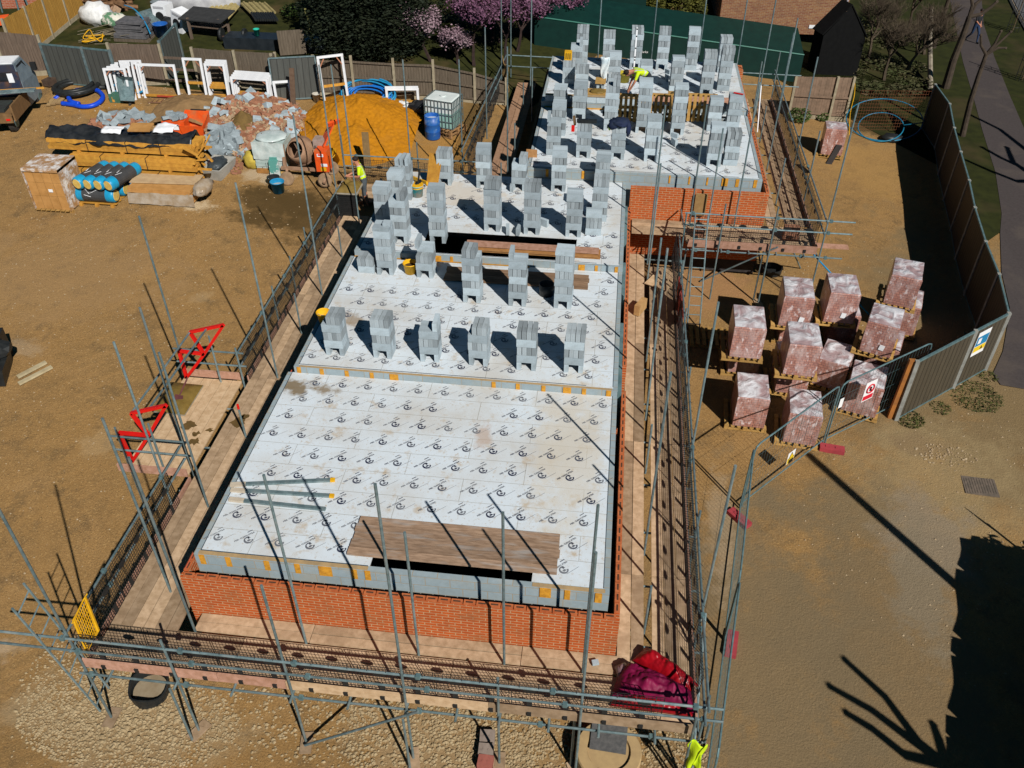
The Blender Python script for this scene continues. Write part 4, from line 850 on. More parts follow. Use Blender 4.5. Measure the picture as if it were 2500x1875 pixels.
# orange tubs
def tub(fr, x, y, r, h, m, label, name='bucket', handle=True, fill=None, tilt=None, sy=1, r2=None):
    p = at(fr, x, y) if not isinstance(fr, Vector) else fr; t = thing(name, label, name.replace('_',' '), tuple(p)); b = MB(); M_ = Matrix.Translation(p)
    if tilt: M_ = M_ @ Matrix.Translation((0,0,r*.8)) @ Matrix.Rotation(R(tilt[0]),4,'X') @ Matrix.Rotation(R(tilt[1]),4,'Y')
    b.m = M_ @ Matrix.Diagonal((1,sy,1,1)); r2 = r2 or r*1.25
    b.lathe((0,0,0),[(r,0),(r2,h),(r2+.012,h),(r2+.012,h-.03),(r2-.012,h-.02),(r-.012,.02)],20); obj('body', b, m, t, False, True)
    if fill: q = MB(); q.m = b.m; q.cyl((0,0,h*.55),r*1.1,.03,16); obj('contents', q, fill, t)
    if handle: q = MB(); q.m = b.m; q.tube([((r2+.01)*math.cos(a),0,h-.02+.9*r2*math.sin(a)*(-.6)) for a in [math.pi*i/10 for i in range(11)]],.006,5); obj('handle', q, STEEL, t)
    return t
p = at('A',1355,1050); t = thing('skip_tub','small orange tub full of grey block bits, left of the larger orange tub','tub',tuple(p)); b = MB(); b.box((p.x,p.y+.3,p.z+.28),(.75,.6,.56),R(5),0,0,1.12); obj('body', b, ORANGE, t)
q = MB(); rnd = random.Random(3)
for k in range(14): q.box((p.x+rnd.uniform(-.3,.3),p.y+.3+rnd.uniform(-.22,.22),p.z+.6+rnd.uniform(0,.08)),(.26,.18,.12),rnd.uniform(0,3),rnd.uniform(-.5,.5))
obj('contents', q, BLKP, t); obj('sticker', MB().box((p.x+.12,p.y-.035,p.z+.34),(.2,.012,.16),R(5)), WHITE, t)
p = at('A',1490,1065); t = thing('skip_tub','large orange tipping tub with mud smears, standing open towards the viewer','tub',tuple(p)); b = MB(); b.m = Matrix.Translation((p.x,p.y+.4,p.z)) @ Matrix.Diagonal((.78,.78,.72,1))
b.add([(-.5,-.42,0),(.5,-.42,0),(.5,.4,0),(-.5,.4,0),(-.6,-.5,.62),(.6,-.5,.62),(.6,.5,1.05),(-.6,.5,1.05),(-.54,-.44,.62),(.54,-.44,.62),(.54,.44,1.02),(-.54,.44,1.02),(-.4,-.3,.15),(.4,-.3,.15),(.4,.3,.15),(-.4,.3,.15)],[(0,1,5,4),(1,2,6,5),(2,3,7,6),(3,0,4,7),(0,3,2,1),(4,5,9,8),(5,6,10,9),(6,7,11,10),(7,4,8,11),(8,9,13,12),(9,10,14,13),(10,11,15,14),(11,8,12,15),(12,13,14,15)]); obj('body', b, ORANGE, t)
b = MB(); b.box((p.x+.05,p.y+.80,p.z+.74),(.6,.05,.09)); obj('rim', b, BLACK, t)
# ---- timber packs, black sheet
L0 = at('A',415,1205); L1 = at('A',1560,1215)
tz = gh((L0.x+L1.x)/2,L0.y)
def timber(name, label, x0, x1, y, z, rows, cols, th, dp, ends, m=PINE, strap=(), seed=1):
    rnd = random.Random(seed); t = thing(name, label, 'timber pack', ((x0+x1)/2,y,z), 0, 'strapped yellow timber packs'); 
    for r in range(rows):
        b = MB(); 
        for c in range(cols): e = rnd.uniform(-ends,ends); b.span((x0+e,y+dp*c+.003,z+th*r+.002),(x1+rnd.uniform(-ends,ends),y+dp*(c+1)-.003,z+th*(r+1)-.003))
        obj('timber_layer', b, m, t)
    for s_ in strap:
        k = MB(); x = x0+(x1-x0)*s_; k.span((x-.012,y-.01,z),(x+.012,y-.004,z+th*rows+.008)); k.span((x-.012,y-.01,z+th*rows+.003),(x+.012,y+dp*cols,z+th*rows+.010)); obj('strap', k, BLACK, t)
    b = MB()
    for s_ in (.2,.5,.8): x = x0+(x1-x0)*s_; b.span((x-.05,y-.02,z-.085),(x+.05,y+dp*cols,z)); 
    obj('bearer', b, PINE, t)
    return t
bx0, bx1 = at('A',600,1440).x, at('A',1545,1440).x; yb = at('A',1000,1440).y; zb = gh((bx0+bx1)/2,yb)+.09
timber('timber_pack','lowest strapped pack of yellow timber, behind the blue and black rolls',bx0,bx1,yb,zb,3,6,.15,.16,.06,PINE,(.05,.4,.7),1)
timber('timber_pack','middle strapped pack of yellow timber with short boards on its face',bx0-.1,bx1,yb+.1,zb+.54,3,6,.13,.15,.10,PINE,(.25,.62),2)
timber('timber_pack','upper long pack of yellow timber under the black plastic sheet',bx0-.9,bx1+.05,yb+.3,zb+1.02,3,6,.12,.15,.08,PINE,(.27,.54,.77),3)
ztp = zb+1.02+.36
def crumple(name, x0, x1, y0, y1, z, m, label, cat, seed, amp=.09, nx=40, ny=10, drop=.25, taper=0):
    from mathutils import noise as nz
    vs = []
    for j in range(ny+1):
        for i in range(nx+1):
            u, v = i/nx, j/ny; x = x0+(x1-x0)*u; k = 1-taper*abs(2*u-1)**3; y = (y0+y1)/2+(v-.5)*(y1-y0)*k
            e = nz.fractal(Vector((x*1.7,y*2.6,seed)),1,2,4)*amp+abs(nz.noise(Vector((x*3.5+y*2,y*3.5,seed+3))))*amp*.9
            ed = max(0,abs(v-.5)*2-.6)/.4; y += nz.noise(Vector((x*2,seed,v)))*.08
            vs.append((x,y,z+e-drop*ed))
    b = MB().add(vs,[(j*(nx+1)+i,j*(nx+1)+i+1,(j+1)*(nx+1)+i+1,(j+1)*(nx+1)+i) for j in range(ny) for i in range(nx)])
    o = solo(name, b, m, label, cat, None, True); sm = o.modifiers.new('thick','SOLIDIFY'); sm.thickness = .012; return o
crumple('plastic_sheet', bx0-1.05, bx1-.05, yb+.25, yb+1.35, ztp+.13, mat('black_sheet',(.012,.014,.016),(.03,.032,.034),4,.3,0,.4), 'crumpled black plastic sheet thrown over the top timber pack', 'plastic sheet', 2, .13, 60, 14, .26, .25)
crumple('white_paper', bx0+1.05, bx0+1.75, yb+.45, yb+.95, ztp+.32, WHITE, 'torn white sheet lying on the black plastic, left one', 'sheet', 7, .05, 12, 8, .1)
crumple('white_paper', bx0+2.75, bx0+3.45, yb+.75, yb+1.35, ztp+.33, WHITE, 'torn white sheet lying on the black plastic, right one beside the brown board', 'sheet', 9, .06, 12, 8, .12)
b = MB().box((bx0+2.35,yb+.8,ztp+.36),(.75,.5,.05),R(6),R(8)); solo('board_offcut', b, CARD, 'brown board offcut weighing down the middle of the black plastic', 'board')
b = MB(); rnd = random.Random(8)
for k in range(10): b.bar((bx1-.15+rnd.uniform(-.1,.1),yb+.1+.12*k,zb+.35+rnd.uniform(0,1.1)),(bx1+.35+rnd.uniform(-.15,.2),yb+.15+.12*k,zb+.35+rnd.uniform(0,1.1)),.09,.05)
solo('timber_offcuts', b, PINE, 'loose splintered timber ends at the right end of the timber packs', 'timber')
# wrapped cardboard pallet
def wrapm(name, tint, f=.35): 
    m, t, b_ = _new(name, .18); c = coord(t); f1, raw = noise(t, c, 3.2, 5, .7, .45, .62); 
    col = mixc(t, f1, tint, (.78,.76,.74)); t.links.new(col, b_.inputs['Base Color']); bumpit(t, b_, raw, .6, .05); return m
pa = at('A',290,1635); pb = at('A',560,1640); cw = (pb-pa).length; ch = top_z(pa,'A',1300)-pa.z
t = thing('wrapped_pallet','pallet of brown cardboard cartons in torn clear wrap, left of the blue rolls','pallet load',tuple(pa))
b = MB()
for k in range(3): b.box((pa.x+cw/2,pa.y+.1+.45*k,pa.z+.05),(cw+.1,.1,.1))
for k in range(7): b.box((pa.x+cw/2-.5*cw+cw*(k+.5)/7,pa.y+.55,pa.z+.115),(cw/9,1.2,.022))
obj('pallet', b, PALLET, t)
hh = ch-.13
for r in range(3):
    for k in range(4):
        b = MB().span((pa.x+cw*k/4+.01,pa.y+.03,pa.z+.13+hh*r/3),(pa.x+cw*(k+1)/4-.006,pa.y+1.1,pa.z+.13+hh*(r+1)/3-.008)); obj('carton', b, CARD, t)
b = MB(); W_ = .025; b.span((pa.x-W_,pa.y-.02,pa.z+.13+hh*.94),(pa.x+cw+W_,pa.y+1.12,pa.z+ch+.02)); 
for x in (pa.x-W_,pa.x+cw+W_): b.add([(x,pa.y-.02,pa.z+.1),(x,pa.y+1.12,pa.z+.1),(x,pa.y+1.12,pa.z+ch),(x,pa.y-.02,pa.z+ch)],[(0,1,2,3)])
obj('torn_wrap', b, wrapm('torn_clear_wrap',(.40,.225,.10),.12), t); obj('paper_label', MB().box((pa.x+cw*.62,pa.y+.015,pa.z+ch*.52),(.14,.014,.1)), WHITE, t)
# insulation rolls
def roll(p, q, r, label, grey=True):
    t = thing('insulation_roll', label, 'insulation roll', tuple(p), 0, 'blue ended insulation rolls'); d = (q-p)
    m = MB().tube([p+d*.2,p+d*.8], r, 18); obj('sleeve', m, ROLLBK, t, False, False)
    for a, c in ((0,.2),(.8,1)):
        e0, e1 = (p, p+d*.2) if a == 0 else (q, p+d*.8)
        m = MB().tube([e0-(e1-e0)*.02,e0+(e1-e0)*.12,e0+(e1-e0)*.4,e1], [r*.80,r*.97,r*1.012,r*1.01], 18, False); obj('blue_end', m, ROLLBL, t, False, True)
        m = MB().tube([e0-(e1-e0)*.03,e0+(e1-e0)*.05], [r*.72,r*.78], 16); obj('wool_core', m, GLASSW, t)
    s_ = MB(); n = Vector((0,0,1)); side = d.cross(n).normalized(); up = Vector((0,-.75,.66))
    if abs(d.x) < abs(d.y): up = Vector((-.3,-.2,.93))
    up = (up-d*(up.dot(d)/d.length_squared)).normalized(); sd_ = d.cross(up).normalized()
    def cp(u, v): a = v/r; return p+d*u+(up*math.cos(a)+sd_*math.sin(a))*(r+.006)
    for (u0,v0,u1,v1) in ((.27,-.12,.40,.05),(.40,.05,.46,.02),(.46,.02,.62,-.12),(.27,.10,.44,.16)):
        s_.bar(cp(u0,v0),cp(u1,v1),.022,.006)
    obj('white_mark', s_, WHITE, t)
a = at('A',600,1585); a2 = at('A',915,1585); r = .25; z = a.z+.10+r; mid = a.lerp(a2,.5)
p0 = thing('pallet','low yellow pallet under the insulation rolls','pallet',tuple(mid)); b = MB()
for k in range(3): b.box((mid.x-.55+.55*k,mid.y+.5,a.z+.045),(.1,1.2,.09))
obj('bearer', b, PINE, p0); b = MB(); 
for k in range(5): b.box((mid.x,mid.y+.0+.26*k,a.z+.10),(1.4,.1,.02))
obj('deck', b, PINE, p0)
a2x = a2.x
for k in range(3): roll(Vector((a.x,a.y+.22+.5*k,z)),Vector((a2x-.02+.10*k,a.y+.22+.5*k,z)),r,('front one of the insulation rolls lying crossways at the bottom','middle roll of the bottom row of insulation rolls, mostly hidden','rear roll of the bottom row of insulation rolls, only its right end showing')[k])
for k in range(4): roll(Vector((a.x+.26+.36*k,a.y-.05,z+.47)),Vector((a.x+.62+.36*k,a.y+1.35,z+.50)),.215 if k else .22,('leftmost upper insulation roll with its yellow wool end facing out','second upper insulation roll from the left with yellow wool end','third upper insulation roll from the left with yellow wool end','rightmost upper insulation roll, blue edge and white print visible')[k])
# sheet board pack in clear film
s0 = at('A',1010,1575); s1 = at('A',1520,1560); t = thing('board_pack','pack of brown sheet boards half wrapped in clear film, in front of the timber','board pack',tuple(s0))
b = MB(); zc = s0.z+.1
for k in range(9): e = random.uniform(-.03,.03); b.span((s0.x+e,s0.y+.05+e,zc+.055*k),(s1.x+e,s0.y+1.15,zc+.055*k+.05))
obj('boards', b, CARD, t); b = MB()
for q in (.15,.5,.85): b.span((s0.x+(s1.x-s0.x)*q-.06,s0.y+.05,s0.z),(s0.x+(s1.x-s0.x)*q+.06,s0.y+1.1,zc))
obj('bearer', b, PINE, t); obj('top_board', MB().box(((s0.x+s1.x)/2,s0.y+.75,zc+.53),(2.3,.7,.03),R(3)), mat('pale_tan_board',(.52,.38,.22),(.44,.30,.17),5), t)
FILM = mat('grey_clear_film',(.30,.22,.14),(.42,.36,.29),3.5,.15,0,.6)
b = MB(); 
def filmsheet(P, nx, ny, amp, seed):
    from mathutils import noise as nz
    vs = []
    for j in range(ny+1):
        for i in range(nx+1):
            u, v = i/nx, j/ny; p = P[0].lerp(P[1],u).lerp(P[3].lerp(P[2],u),v); e = nz.fractal(p*2.5,1,2,4)*amp; vs.append(p+Vector((e*.3,-abs(e),e)))
    b.add(vs,[(j*(nx+1)+i,j*(nx+1)+i+1,(j+1)*(nx+1)+i+1,(j+1)*(nx+1)+i) for j in range(ny) for i in range(nx)])
V = Vector
filmsheet([V((s0.x-.05,s0.y-.02,s0.z+.04)),V((s1.x+.1,s0.y-.02,s0.z+.04)),V((s1.x+.1,s0.y+.03,zc+.36)),V((s0.x-.02,s0.y+.03,zc+.33))],24,6,.04,1)
b.ico((s1.x+.28,s0.y+.5,zc+.42),.30,3,(.9,1.7,.75),.14,3); obj('clear_film', b, FILM, t, False, True)
# mortar tub with black sheet, cement pallet, sacks, tools
p = at('A',1645,1395); t = thing('mortar_tub','grey plastic mixing trough holding black sheet, at the end of the timber packs','trough',tuple(p)); b = MB(); b.m = Matrix.Translation((p.x,p.y+.55,p.z)) @ Matrix.Rotation(R(-6),4,'Z')
b.add([(-.34,-.5,0),(.34,-.5,0),(.34,.5,0),(-.34,.5,0),(-.43,-.62,.42),(.43,-.62,.42),(.43,.62,.42),(-.43,.62,.42),(-.38,-.56,.42),(.38,-.56,.42),(.38,.56,.42),(-.38,.56,.42),(-.3,-.45,.06),(.3,-.45,.06),(.3,.45,.06),(-.3,.45,.06)],[(0,1,5,4),(1,2,6,5),(2,3,7,6),(3,0,4,7),(0,3,2,1),(4,5,9,8),(5,6,10,9),(6,7,11,10),(7,4,8,11),(8,9,13,12),(9,10,14,13),(10,11,15,14),(11,8,12,15),(12,13,14,15)]); obj('body', b, mat('grey_tub',(.42,.41,.37),(.33,.32,.28),4,.6), t)
b = MB(); b.ico((p.x,p.y+.6,p.z+.38),.36,5,(.9,1.35,.45),.12,3); obj('contents', b, mat('dark_sheet',(.03,.038,.042),(.05,.06,.065),4,.4,0,.5), t, False, True)
p = at('B',90,1330); q = at('B',330,1330); t = thing('cement_pallet','pallet of pale green cement bags under clear plastic beside the mixer','pallet load',tuple(p)); rnd = random.Random(9)
wd = (q-p).length
for r in range(8):
    for k in range(3):
        b = MB(); b.box((p.x+wd*(k+.5)/3,p.y+.5,p.z+.17+.125*r),(wd/3-.01,.95+rnd.uniform(-.05,.03),.118),rnd.uniform(-.03,.03)); obj('cement_bag', b, CEMB, t)
b = MB(); b.box((p.x+wd/2,p.y+.5,p.z+.05),(wd+.05,1.0,.1)); obj('pallet', b, PALLET, t)
b = MB(); b.ico((p.x+wd/2,p.y+.5,p.z+1.16),.5,6,(wd*1.03,1.05,.16),.05,3); filmsheet([V((p.x-.03,p.y-.0,p.z+.5)),V((p.x+wd+.03,p.y-.0,p.z+.5)),V((p.x+wd+.03,p.y,p.z+1.15)),V((p.x-.03,p.y,p.z+1.15))],14,8,.05,3); obj('plastic_cover', b, mat('clear_pale_cover',(.42,.50,.48),(.58,.64,.62),3.5,.15,0,.7), t, False, True)
p = at('A',1945,1315); b = MB(); b.ico((p.x,p.y+.25,p.z+.3),.36,11,(.95,.85,.95),.10,3); solo('rubble_sack', b, mat('yellow_sack',(.52,.40,.06),(.42,.31,.05),4,.7,0,.6), 'squat yellow rubble sack left of the cement pallet', 'sack', None, True)
def broom(fr, x, y, x2, y2, lab, head, z=.0):
    p = at(fr,x,y); q = p+Vector(((x2-x)*.006,.55,1.25)); t = thing('broom' if head=='broom' else 'shovel', lab, 'broom' if head=='broom' else 'shovel', tuple(p)); obj('shaft', MB().tube([p+Vector((0,0,.12)),q],.018,6), mat('tool_shaft%d'%int(x),(.10,.06,.05),(.07,.04,.035),5), t)
    b = MB(); b.box((p.x,p.y,p.z+.09),(.38 if head=='broom' else .26,.09 if head=='broom' else .06,.17 if head=='broom' else .32)); obj('head', b, mat('bristle%d'%int(x),(.38,.18,.05),(.28,.13,.04),9) if head=='broom' else STEELD, t)
broom('B',135,1335,130,1180,'brown bristle broom leaning on the cement pallet','broom'); broom('B',285,1290,275,1200,'dark shovel standing between the cement pallet and the mixer','shovel')
p = at('B',225,1365); b = MB(); b.box((p.x,p.y+.15,p.z+.3),(.36,.26,.58),R(8),0,0,.9); b.box((p.x,p.y+.15,p.z+.63),(.26,.1,.1)); solo('admixture_can', b, mat('teal_can',(.10,.30,.26),(.5,.55,.52),2.5,.4,lo=.48,hi=.52), 'teal and white plastic can at the foot of the cement pallet', 'can')
tub('B',255,1480,.19,.40,CYAN,'light blue bucket full of pale water near the mixer wheels','bucket',True,mat('milky_water',(.45,.42,.36),(.4,.37,.31),3,.2)); tub('B',222,1425,.17,.30,BLACK,'black bucket tucked behind the light blue bucket','bucket',True)
tub('B',690,1275,.20,.42,YELLOW,'yellow bucket standing open on the sand right of the mixer','bucket',True,None,(28,-14))
# cement mixer
m0 = at('B',470,1420); t = thing('cement_mixer','orange diesel cement mixer with open engine lid and mud caked drum','cement mixer',tuple(m0)); X0 = m0.x; Y0 = m0.y; Z0 = m0.z
MIXD = mat('caked_drum',(.36,.22,.14),(.26,.15,.09),4,.9,0,.5); b = MB(); b.m = Matrix.Translation((X0-.25,Y0+.55,Z0+.98)) @ Matrix.Rotation(R(62),4,'X') @ Matrix.Rotation(R(-8),4,'Y')
b.lathe((0,0,-.55),[(.30,0),(.46,.22),(.47,.5),(.40,.78),(.30,.95),(.28,.95),(.36,.76),(.43,.5),(.42,.25),(.2,.06)],26); obj('drum', b, MIXD, t, False, True)
b = MB(); b.m = Matrix.Translation((X0-.25,Y0+.55,Z0+.98)) @ Matrix.Rotation(R(62),4,'X'); b.tube([(.485*math.cos(a),.485*math.sin(a),-.08) for a in [2*math.pi*i/24 for i in range(24)]],.035,6,closed=True); 
for a in (0,2.1,4.2): b.box((.2*math.cos(a),.2*math.sin(a),.0),(.34,.03,.5),a)
obj('drum_ring', b, mat('drum_inner',(.20,.12,.08),(.14,.08,.05),5,.9), t)
b = MB(); b.box((X0+.62,Y0+.35,Z0+.82),(.44,.5,.75)); obj('engine_housing', b, ORANGE, t)
b = MB(); b.bar((X0+.55,Y0+.65,Z0+1.22),(X0+.95,Y0+.85,Z0+1.95),.5,.05); b.bar((X0+.95,Y0+.85,Z0+1.95),(X0+1.02,Y0+.8,Z0+1.92),.5,.14); obj('engine_lid', b, ORANGE, t)
b = MB(); b.box((X0+.45,Y0+.75,Z0+1.25),(.42,.4,.3)); obj('engine', b, mat('engine_grey',(.38,.30,.26),(.28,.2,.16),6,.7), t)
b = MB(); b.box((X0+.60,Y0+.095,Z0+1.05),(.22,.012,.1)); b.box((X0+.70,Y0+.095,Z0+.70),(.22,.012,.1)); obj('sticker', b, WHITE, t); b = MB(); b.box((X0+.60,Y0+.088,Z0+1.07),(.14,.012,.05)); obj('red_sticker', b, RED, t); b = MB(); b.box((X0+.66,Y0+.095,Z0+.55),(.2,.012,.14)); obj('yellow_sticker', b, YELLOW, t)
b = MB(); b.bar((X0-.95,Y0+.3,Z0+.42),(X0+.9,Y0+.3,Z0+.42),.1,.1); b.bar((X0-.8,Y0+.3,Z0+.4),(X0-.85,Y0+.5,Z0+1.2),.1,.1); b.bar((X0+.35,Y0+.4,Z0+.4),(X0+.3,Y0+.5,Z0+1.1),.12,.1); b.bar((X0+.75,Y0+.2,Z0+.4),(X0+.75,Y0-.3,Z0+.22),.08,.08); b.bar((X0-.75,Y0+.3,Z0+.4),(X0-.6,Y0-.2,Z0+.2),.08,.08); obj('chassis', b, MIXD, t)
for wx, wy in ((X0-.62,Y0-.15),(X0+.72,Y0-.1),(X0-.7,Y0+.85),(X0+.7,Y0+.85)):
    b = MB(); b.m = Matrix.Translation((wx,wy,Z0+.24)) @ Matrix.Rotation(R(72),4,'X') @ Matrix.Rotation(R(10),4,'Y'); b.lathe((0,0,-.06),[(.06,0),(.2,-.01),(.245,.03),(.245,.09),(.2,.13),(.06,.12)],18); obj('wheel', b, mat('muddy_tyre%d'%int(wx*50),(.30,.20,.12),(.2,.13,.08),6,.9), t)
p = at('B',480,1180); t = thing('shovel','shovel with D handle stuck upright in the sand behind the mixer','shovel',tuple(p)); obj('shaft', MB().tube([p,p+V((-.05,.2,1.1))],.017,6), MIXD, t); obj('handle', MB().tube([p+V((-.15,.2,1.28)),p+V((.06,.22,1.28)),p+V((-.05,.2,1.1)),p+V((-.15,.2,1.28))],.016,6), MIXD, t)
# IBC tank, drum, bags
p = at('B',1585,1055); a = at('B',1490,1000); t = thing('water_tank','caged white water tank half full of greenish water, on a pallet by the fence','water tank',tuple(p)); th_ = R(-14); cx, cy = p.x-.35, p.y+.55; M_ = Matrix.Translation((cx,cy,p.z+.30)) @ Matrix.Rotation(th_,4,'Z')
b = MB(); b.m = M_; b.box((0,0,.3),(1.1,.92,.56)); obj('water_half', b, mat('greenish_water',(.30,.50,.44),(.24,.42,.38),3,.3), t); b = MB(); b.m = M_; b.box((0,0,.81),(1.1,.92,.46)); b.box((0,0,1.055),(1.0,.82,.04)); b.cyl((.0,0,1.06),.12,.05,14); obj('tank_top', b, mat('milky_plastic',(.70,.74,.72),(.6,.66,.64),3,.4), t)
b = MB(); b.m = M_
for k in range(9): 
    for s_ in (-.49,.49): b.bar((-.58+1.16*k/8,s_,0),(-.58+1.16*k/8,s_,1.06),.02,.02)
    if k < 8: 
        for s_ in (-.585,.585): b.bar((s_,-.49+.98*k/7,0),(s_,-.49+.98*k/7,1.06),.02,.02)
for z in (.02,.27,.53,.79,1.05):
    for s_ in (-.49,.49): b.bar((-.58,s_,z),(.58,s_,z),.022,.022)
    for s_ in (-.585,.585): b.bar((s_,-.49,z),(s_,.49,z),.022,.022)
obj('cage', b, STEEL, t)
def pallet_mb(b, w_=1.2, d_=1.0, h=.145):
    for k in range(3): b.box((0,-d_/2+.06+(d_-.12)*k/2,.022),(w_,.1,.022)); 
    for i in range(3):
        for j in range(3): b.box((-w_/2+.07+(w_-.14)*i/2,-d_/2+.06+(d_-.12)*j/2,.075),(.12,.1,.08))
    for k in range(7): b.box((-w_/2+.06+(w_-.12)*k/6,0,.128),(.1,d_,.022))
    return b
b = MB(); b.m = Matrix.Translation((cx+.1,cy-.1,p.z)) @ Matrix.Rotation(th_-.25,4,'Z'); pallet_mb(b); b.m = b.m @ Matrix.Translation((0,0,.146)); pallet_mb(b); solo('pallet', b, mat('brown_pallet',(.36,.20,.09),(.25,.14,.06),6,.9), 'pair of brown pallets under the caged water tank', 'pallet')
p = at('B',1435,1085); t = thing('blue_drum','open blue plastic drum with chalky stains beside the caged water tank','drum',tuple(p)); b = MB(); b.lathe((p.x,p.y+.25,p.z),[(.27,0),(.29,.05),(.295,.3),(.305,.32),(.295,.34),(.295,.58),(.305,.60),(.295,.62),(.28,.9),(.265,.9),(.265,.5)],24); obj('body', b, DRUMB, t, False, True); obj('contents', MB().cyl((p.x,p.y+.25,p.z+.72),.26,.03,20), mat('pale_bags',(.5,.56,.6),(.35,.42,.48),3,.5,0,.5), t)
crumple('white_bag', at('B',1165,880).x, at('B',1290,890).x, at('B',1200,895).y, at('B',1200,850).y+.4, at('B',1220,880).z+.28, BAGW, 'crumpled white woven bag lying left of the black bags', 'bag', 12, .16, 18, 12, .25)
p = at('B',1340,915); b = MB(); b.ico((p.x,p.y+.3,p.z+.3),.42,4,(1.15,.9,.8),.16,3); b.ico((p.x-.45,p.y+.35,p.z+.22),.3,6,(1,.9,.8),.16,3); solo('black_bags', b, mat('bin_liner',(.01,.01,.011),(.02,.02,.022),5,.25,0,.6), 'heap of shiny black rubbish bags by the caged water tank', 'bag', None, True)
# leaning sheet and plank, red fuel can
a = at('B',225,770); c = at('B',575,768); h = top_z(a,'B',460)-a.z; t = thing('steel_sheet','grey ribbed steel sheet leaning on the fence behind the rubble','steel sheet',tuple(a))
b = MB(); u = (c-a); b.m = Matrix.Translation(a) @ Matrix.Rotation(math.atan2(u.y,u.x),4,'Z') @ Matrix.Rotation(R(-7),4,'X'); b.box((u.length/2,0,h/2),(u.length,.03,h)); obj('panel', b, CORR, t); k = MB(); k.m = b.m
for x in (0,u.length): k.box((x,-.02,h/2),(.05,.05,h))
for z in (0,h): k.box((u.length/2,-.02,z),(u.length,.05,.05))
obj('edge_frame', k, STEEL, t)
a = at('B',370,865); solo('plank', MB().bar(a,a+V((.0,.5,h*.98)),.2,.04), mat('dark_brown_plank',(.14,.09,.06),(.10,.06,.04),6,.9), 'dark brown plank leaning upright against the ribbed steel sheet', 'plank')
p = at('B',550,785); tub(p,0,0,.12,.34,mat('splashed_white',(.55,.53,.48),(.35,.30,.22),6,.7),'small splashed white pot at the corner of the ribbed steel sheet','pot',False)
# pallet truck with forks at far left
p = at('E',0,1600); t = thing('fork_truck','black and red forklift carriage poking in from the left with two forks','forklift',tuple(p)); 
b = MB(); q = at('E',-190,1590); b.box((q.x,q.y+.7,q.z+.55),(1.0,1.4,.9),R(20)); b.box((q.x+.45,q.y+.6,q.z+.35),(.4,1.0,.5),R(20),0,R(10)); b.cyl((q.x+.35,q.y-.05,q.z+.2),.22,.5,14); b.ico((q.x+.45,q.y+.9,q.z+.75),.3,3,(1,1,.8),.15,2); obj('body', b, BLACK, t)
q2 = at('E',60,1500); obj('red_cover', MB().box((q2.x-.1,q2.y,q2.z+.75),(.16,.12,.2),R(30)), RED, t)
for (x,y,x2,y2) in ((140,1500,360,1382),(150,1552,405,1418)): a = at('E',x,y); c = at('E',x2,y2); obj('fork', MB().bar(a+V((0,0,.06)),c+V((0,0,.05)),.13,.05), mat('worn_fork%d'%y,(.50,.42,.26),(.36,.29,.17),4,.6), t)
# ---------------------------------------------------------------- right side: wrapped brick packs
def packmat():
    m, t, b = _new('wrapped_bricks', .3); v = wallvec(t, False); k = t.nodes.new('ShaderNodeTexBrick'); t.links.new(v, k.inputs['Vector'])
    k.inputs['Scale'].default_value = 1; k.inputs['Brick Width'].default_value = .112; k.inputs['Row Height'].default_value = .075; k.inputs['Mortar Size'].default_value = .005
    k.inputs['Color1'].default_value = (.44,.18,.12,1); k.inputs['Color2'].default_value = (.31,.115,.08,1); k.inputs['Mortar'].default_value = (.09,.035,.028,1)
    c = coord(t, False, (1,1,1)); oi = t.nodes.new('ShaderNodeObjectInfo'); ad = t.nodes.new('ShaderNodeVectorMath'); ad.operation = 'ADD'; t.links.new(c, ad.inputs[0]); t.links.new(oi.outputs['Location'], ad.inputs[1])
    mp = t.nodes.new('ShaderNodeMapping'); mp.inputs['Scale'].default_value = (1.6,1.6,.8); t.links.new(ad.outputs[0], mp.inputs[0])
    f, raw = noise(t, mp.outputs[0], 2.4, 5, .7, .46, .66); f2, r2 = noise(t, mp.outputs[0], 5.5, 3, .6, .58, .66)
    col = mixc(t, .14, k.outputs[0], (.50,.38,.38)); mu = t.nodes.new('ShaderNodeMath'); mu.operation = 'MULTIPLY'; mu.inputs[1].default_value = .6; t.links.new(f, mu.inputs[0]); col = mixc(t, mu.outputs[0], col, (.56,.45,.43)); m2 = t.nodes.new('ShaderNodeMath'); m2.operation = 'MULTIPLY'; m2.inputs[1].default_value = .75; t.links.new(f2, m2.inputs[0]); col = mixc(t, m2.outputs[0], col, (.72,.62,.61)); t.links.new(col, b.inputs['Base Color'])  # pale patches put the glare of the wrap into the brick colour
    b.inputs['Specular IOR Level'].default_value = .6; bumpit(t, b, raw, .5, .05); return m
PACK = packmat()
def topfilm():
    m, t, b = _new('crinkled_top_film', .14); c = coord(t); oi = t.nodes.new('ShaderNodeObjectInfo'); ad = t.nodes.new('ShaderNodeVectorMath'); ad.operation = 'ADD'; t.links.new(c, ad.inputs[0]); t.links.new(oi.outputs['Location'], ad.inputs[1])
    n = t.nodes.new('ShaderNodeTexNoise'); n.inputs['Scale'].default_value = 2.6; n.inputs['Detail'].default_value = 5; n.inputs['Distortion'].default_value = 1.0; t.links.new(ad.outputs[0], n.inputs['Vector'])
    r = t.nodes.new('ShaderNodeMapRange'); r.inputs[1].default_value = .42; r.inputs[2].default_value = .62; t.links.new(n.outputs[0], r.inputs[0])
    col = mixc(t, r.outputs[0], (.36,.25,.25), (.64,.63,.65)); t.links.new(col, b.inputs['Base Color']); b.inputs['Specular IOR Level'].default_value = .8; bumpit(t, b, n.outputs[0], .9, .10); return m
TFILM = topfilm()
from mathutils import noise as NZ
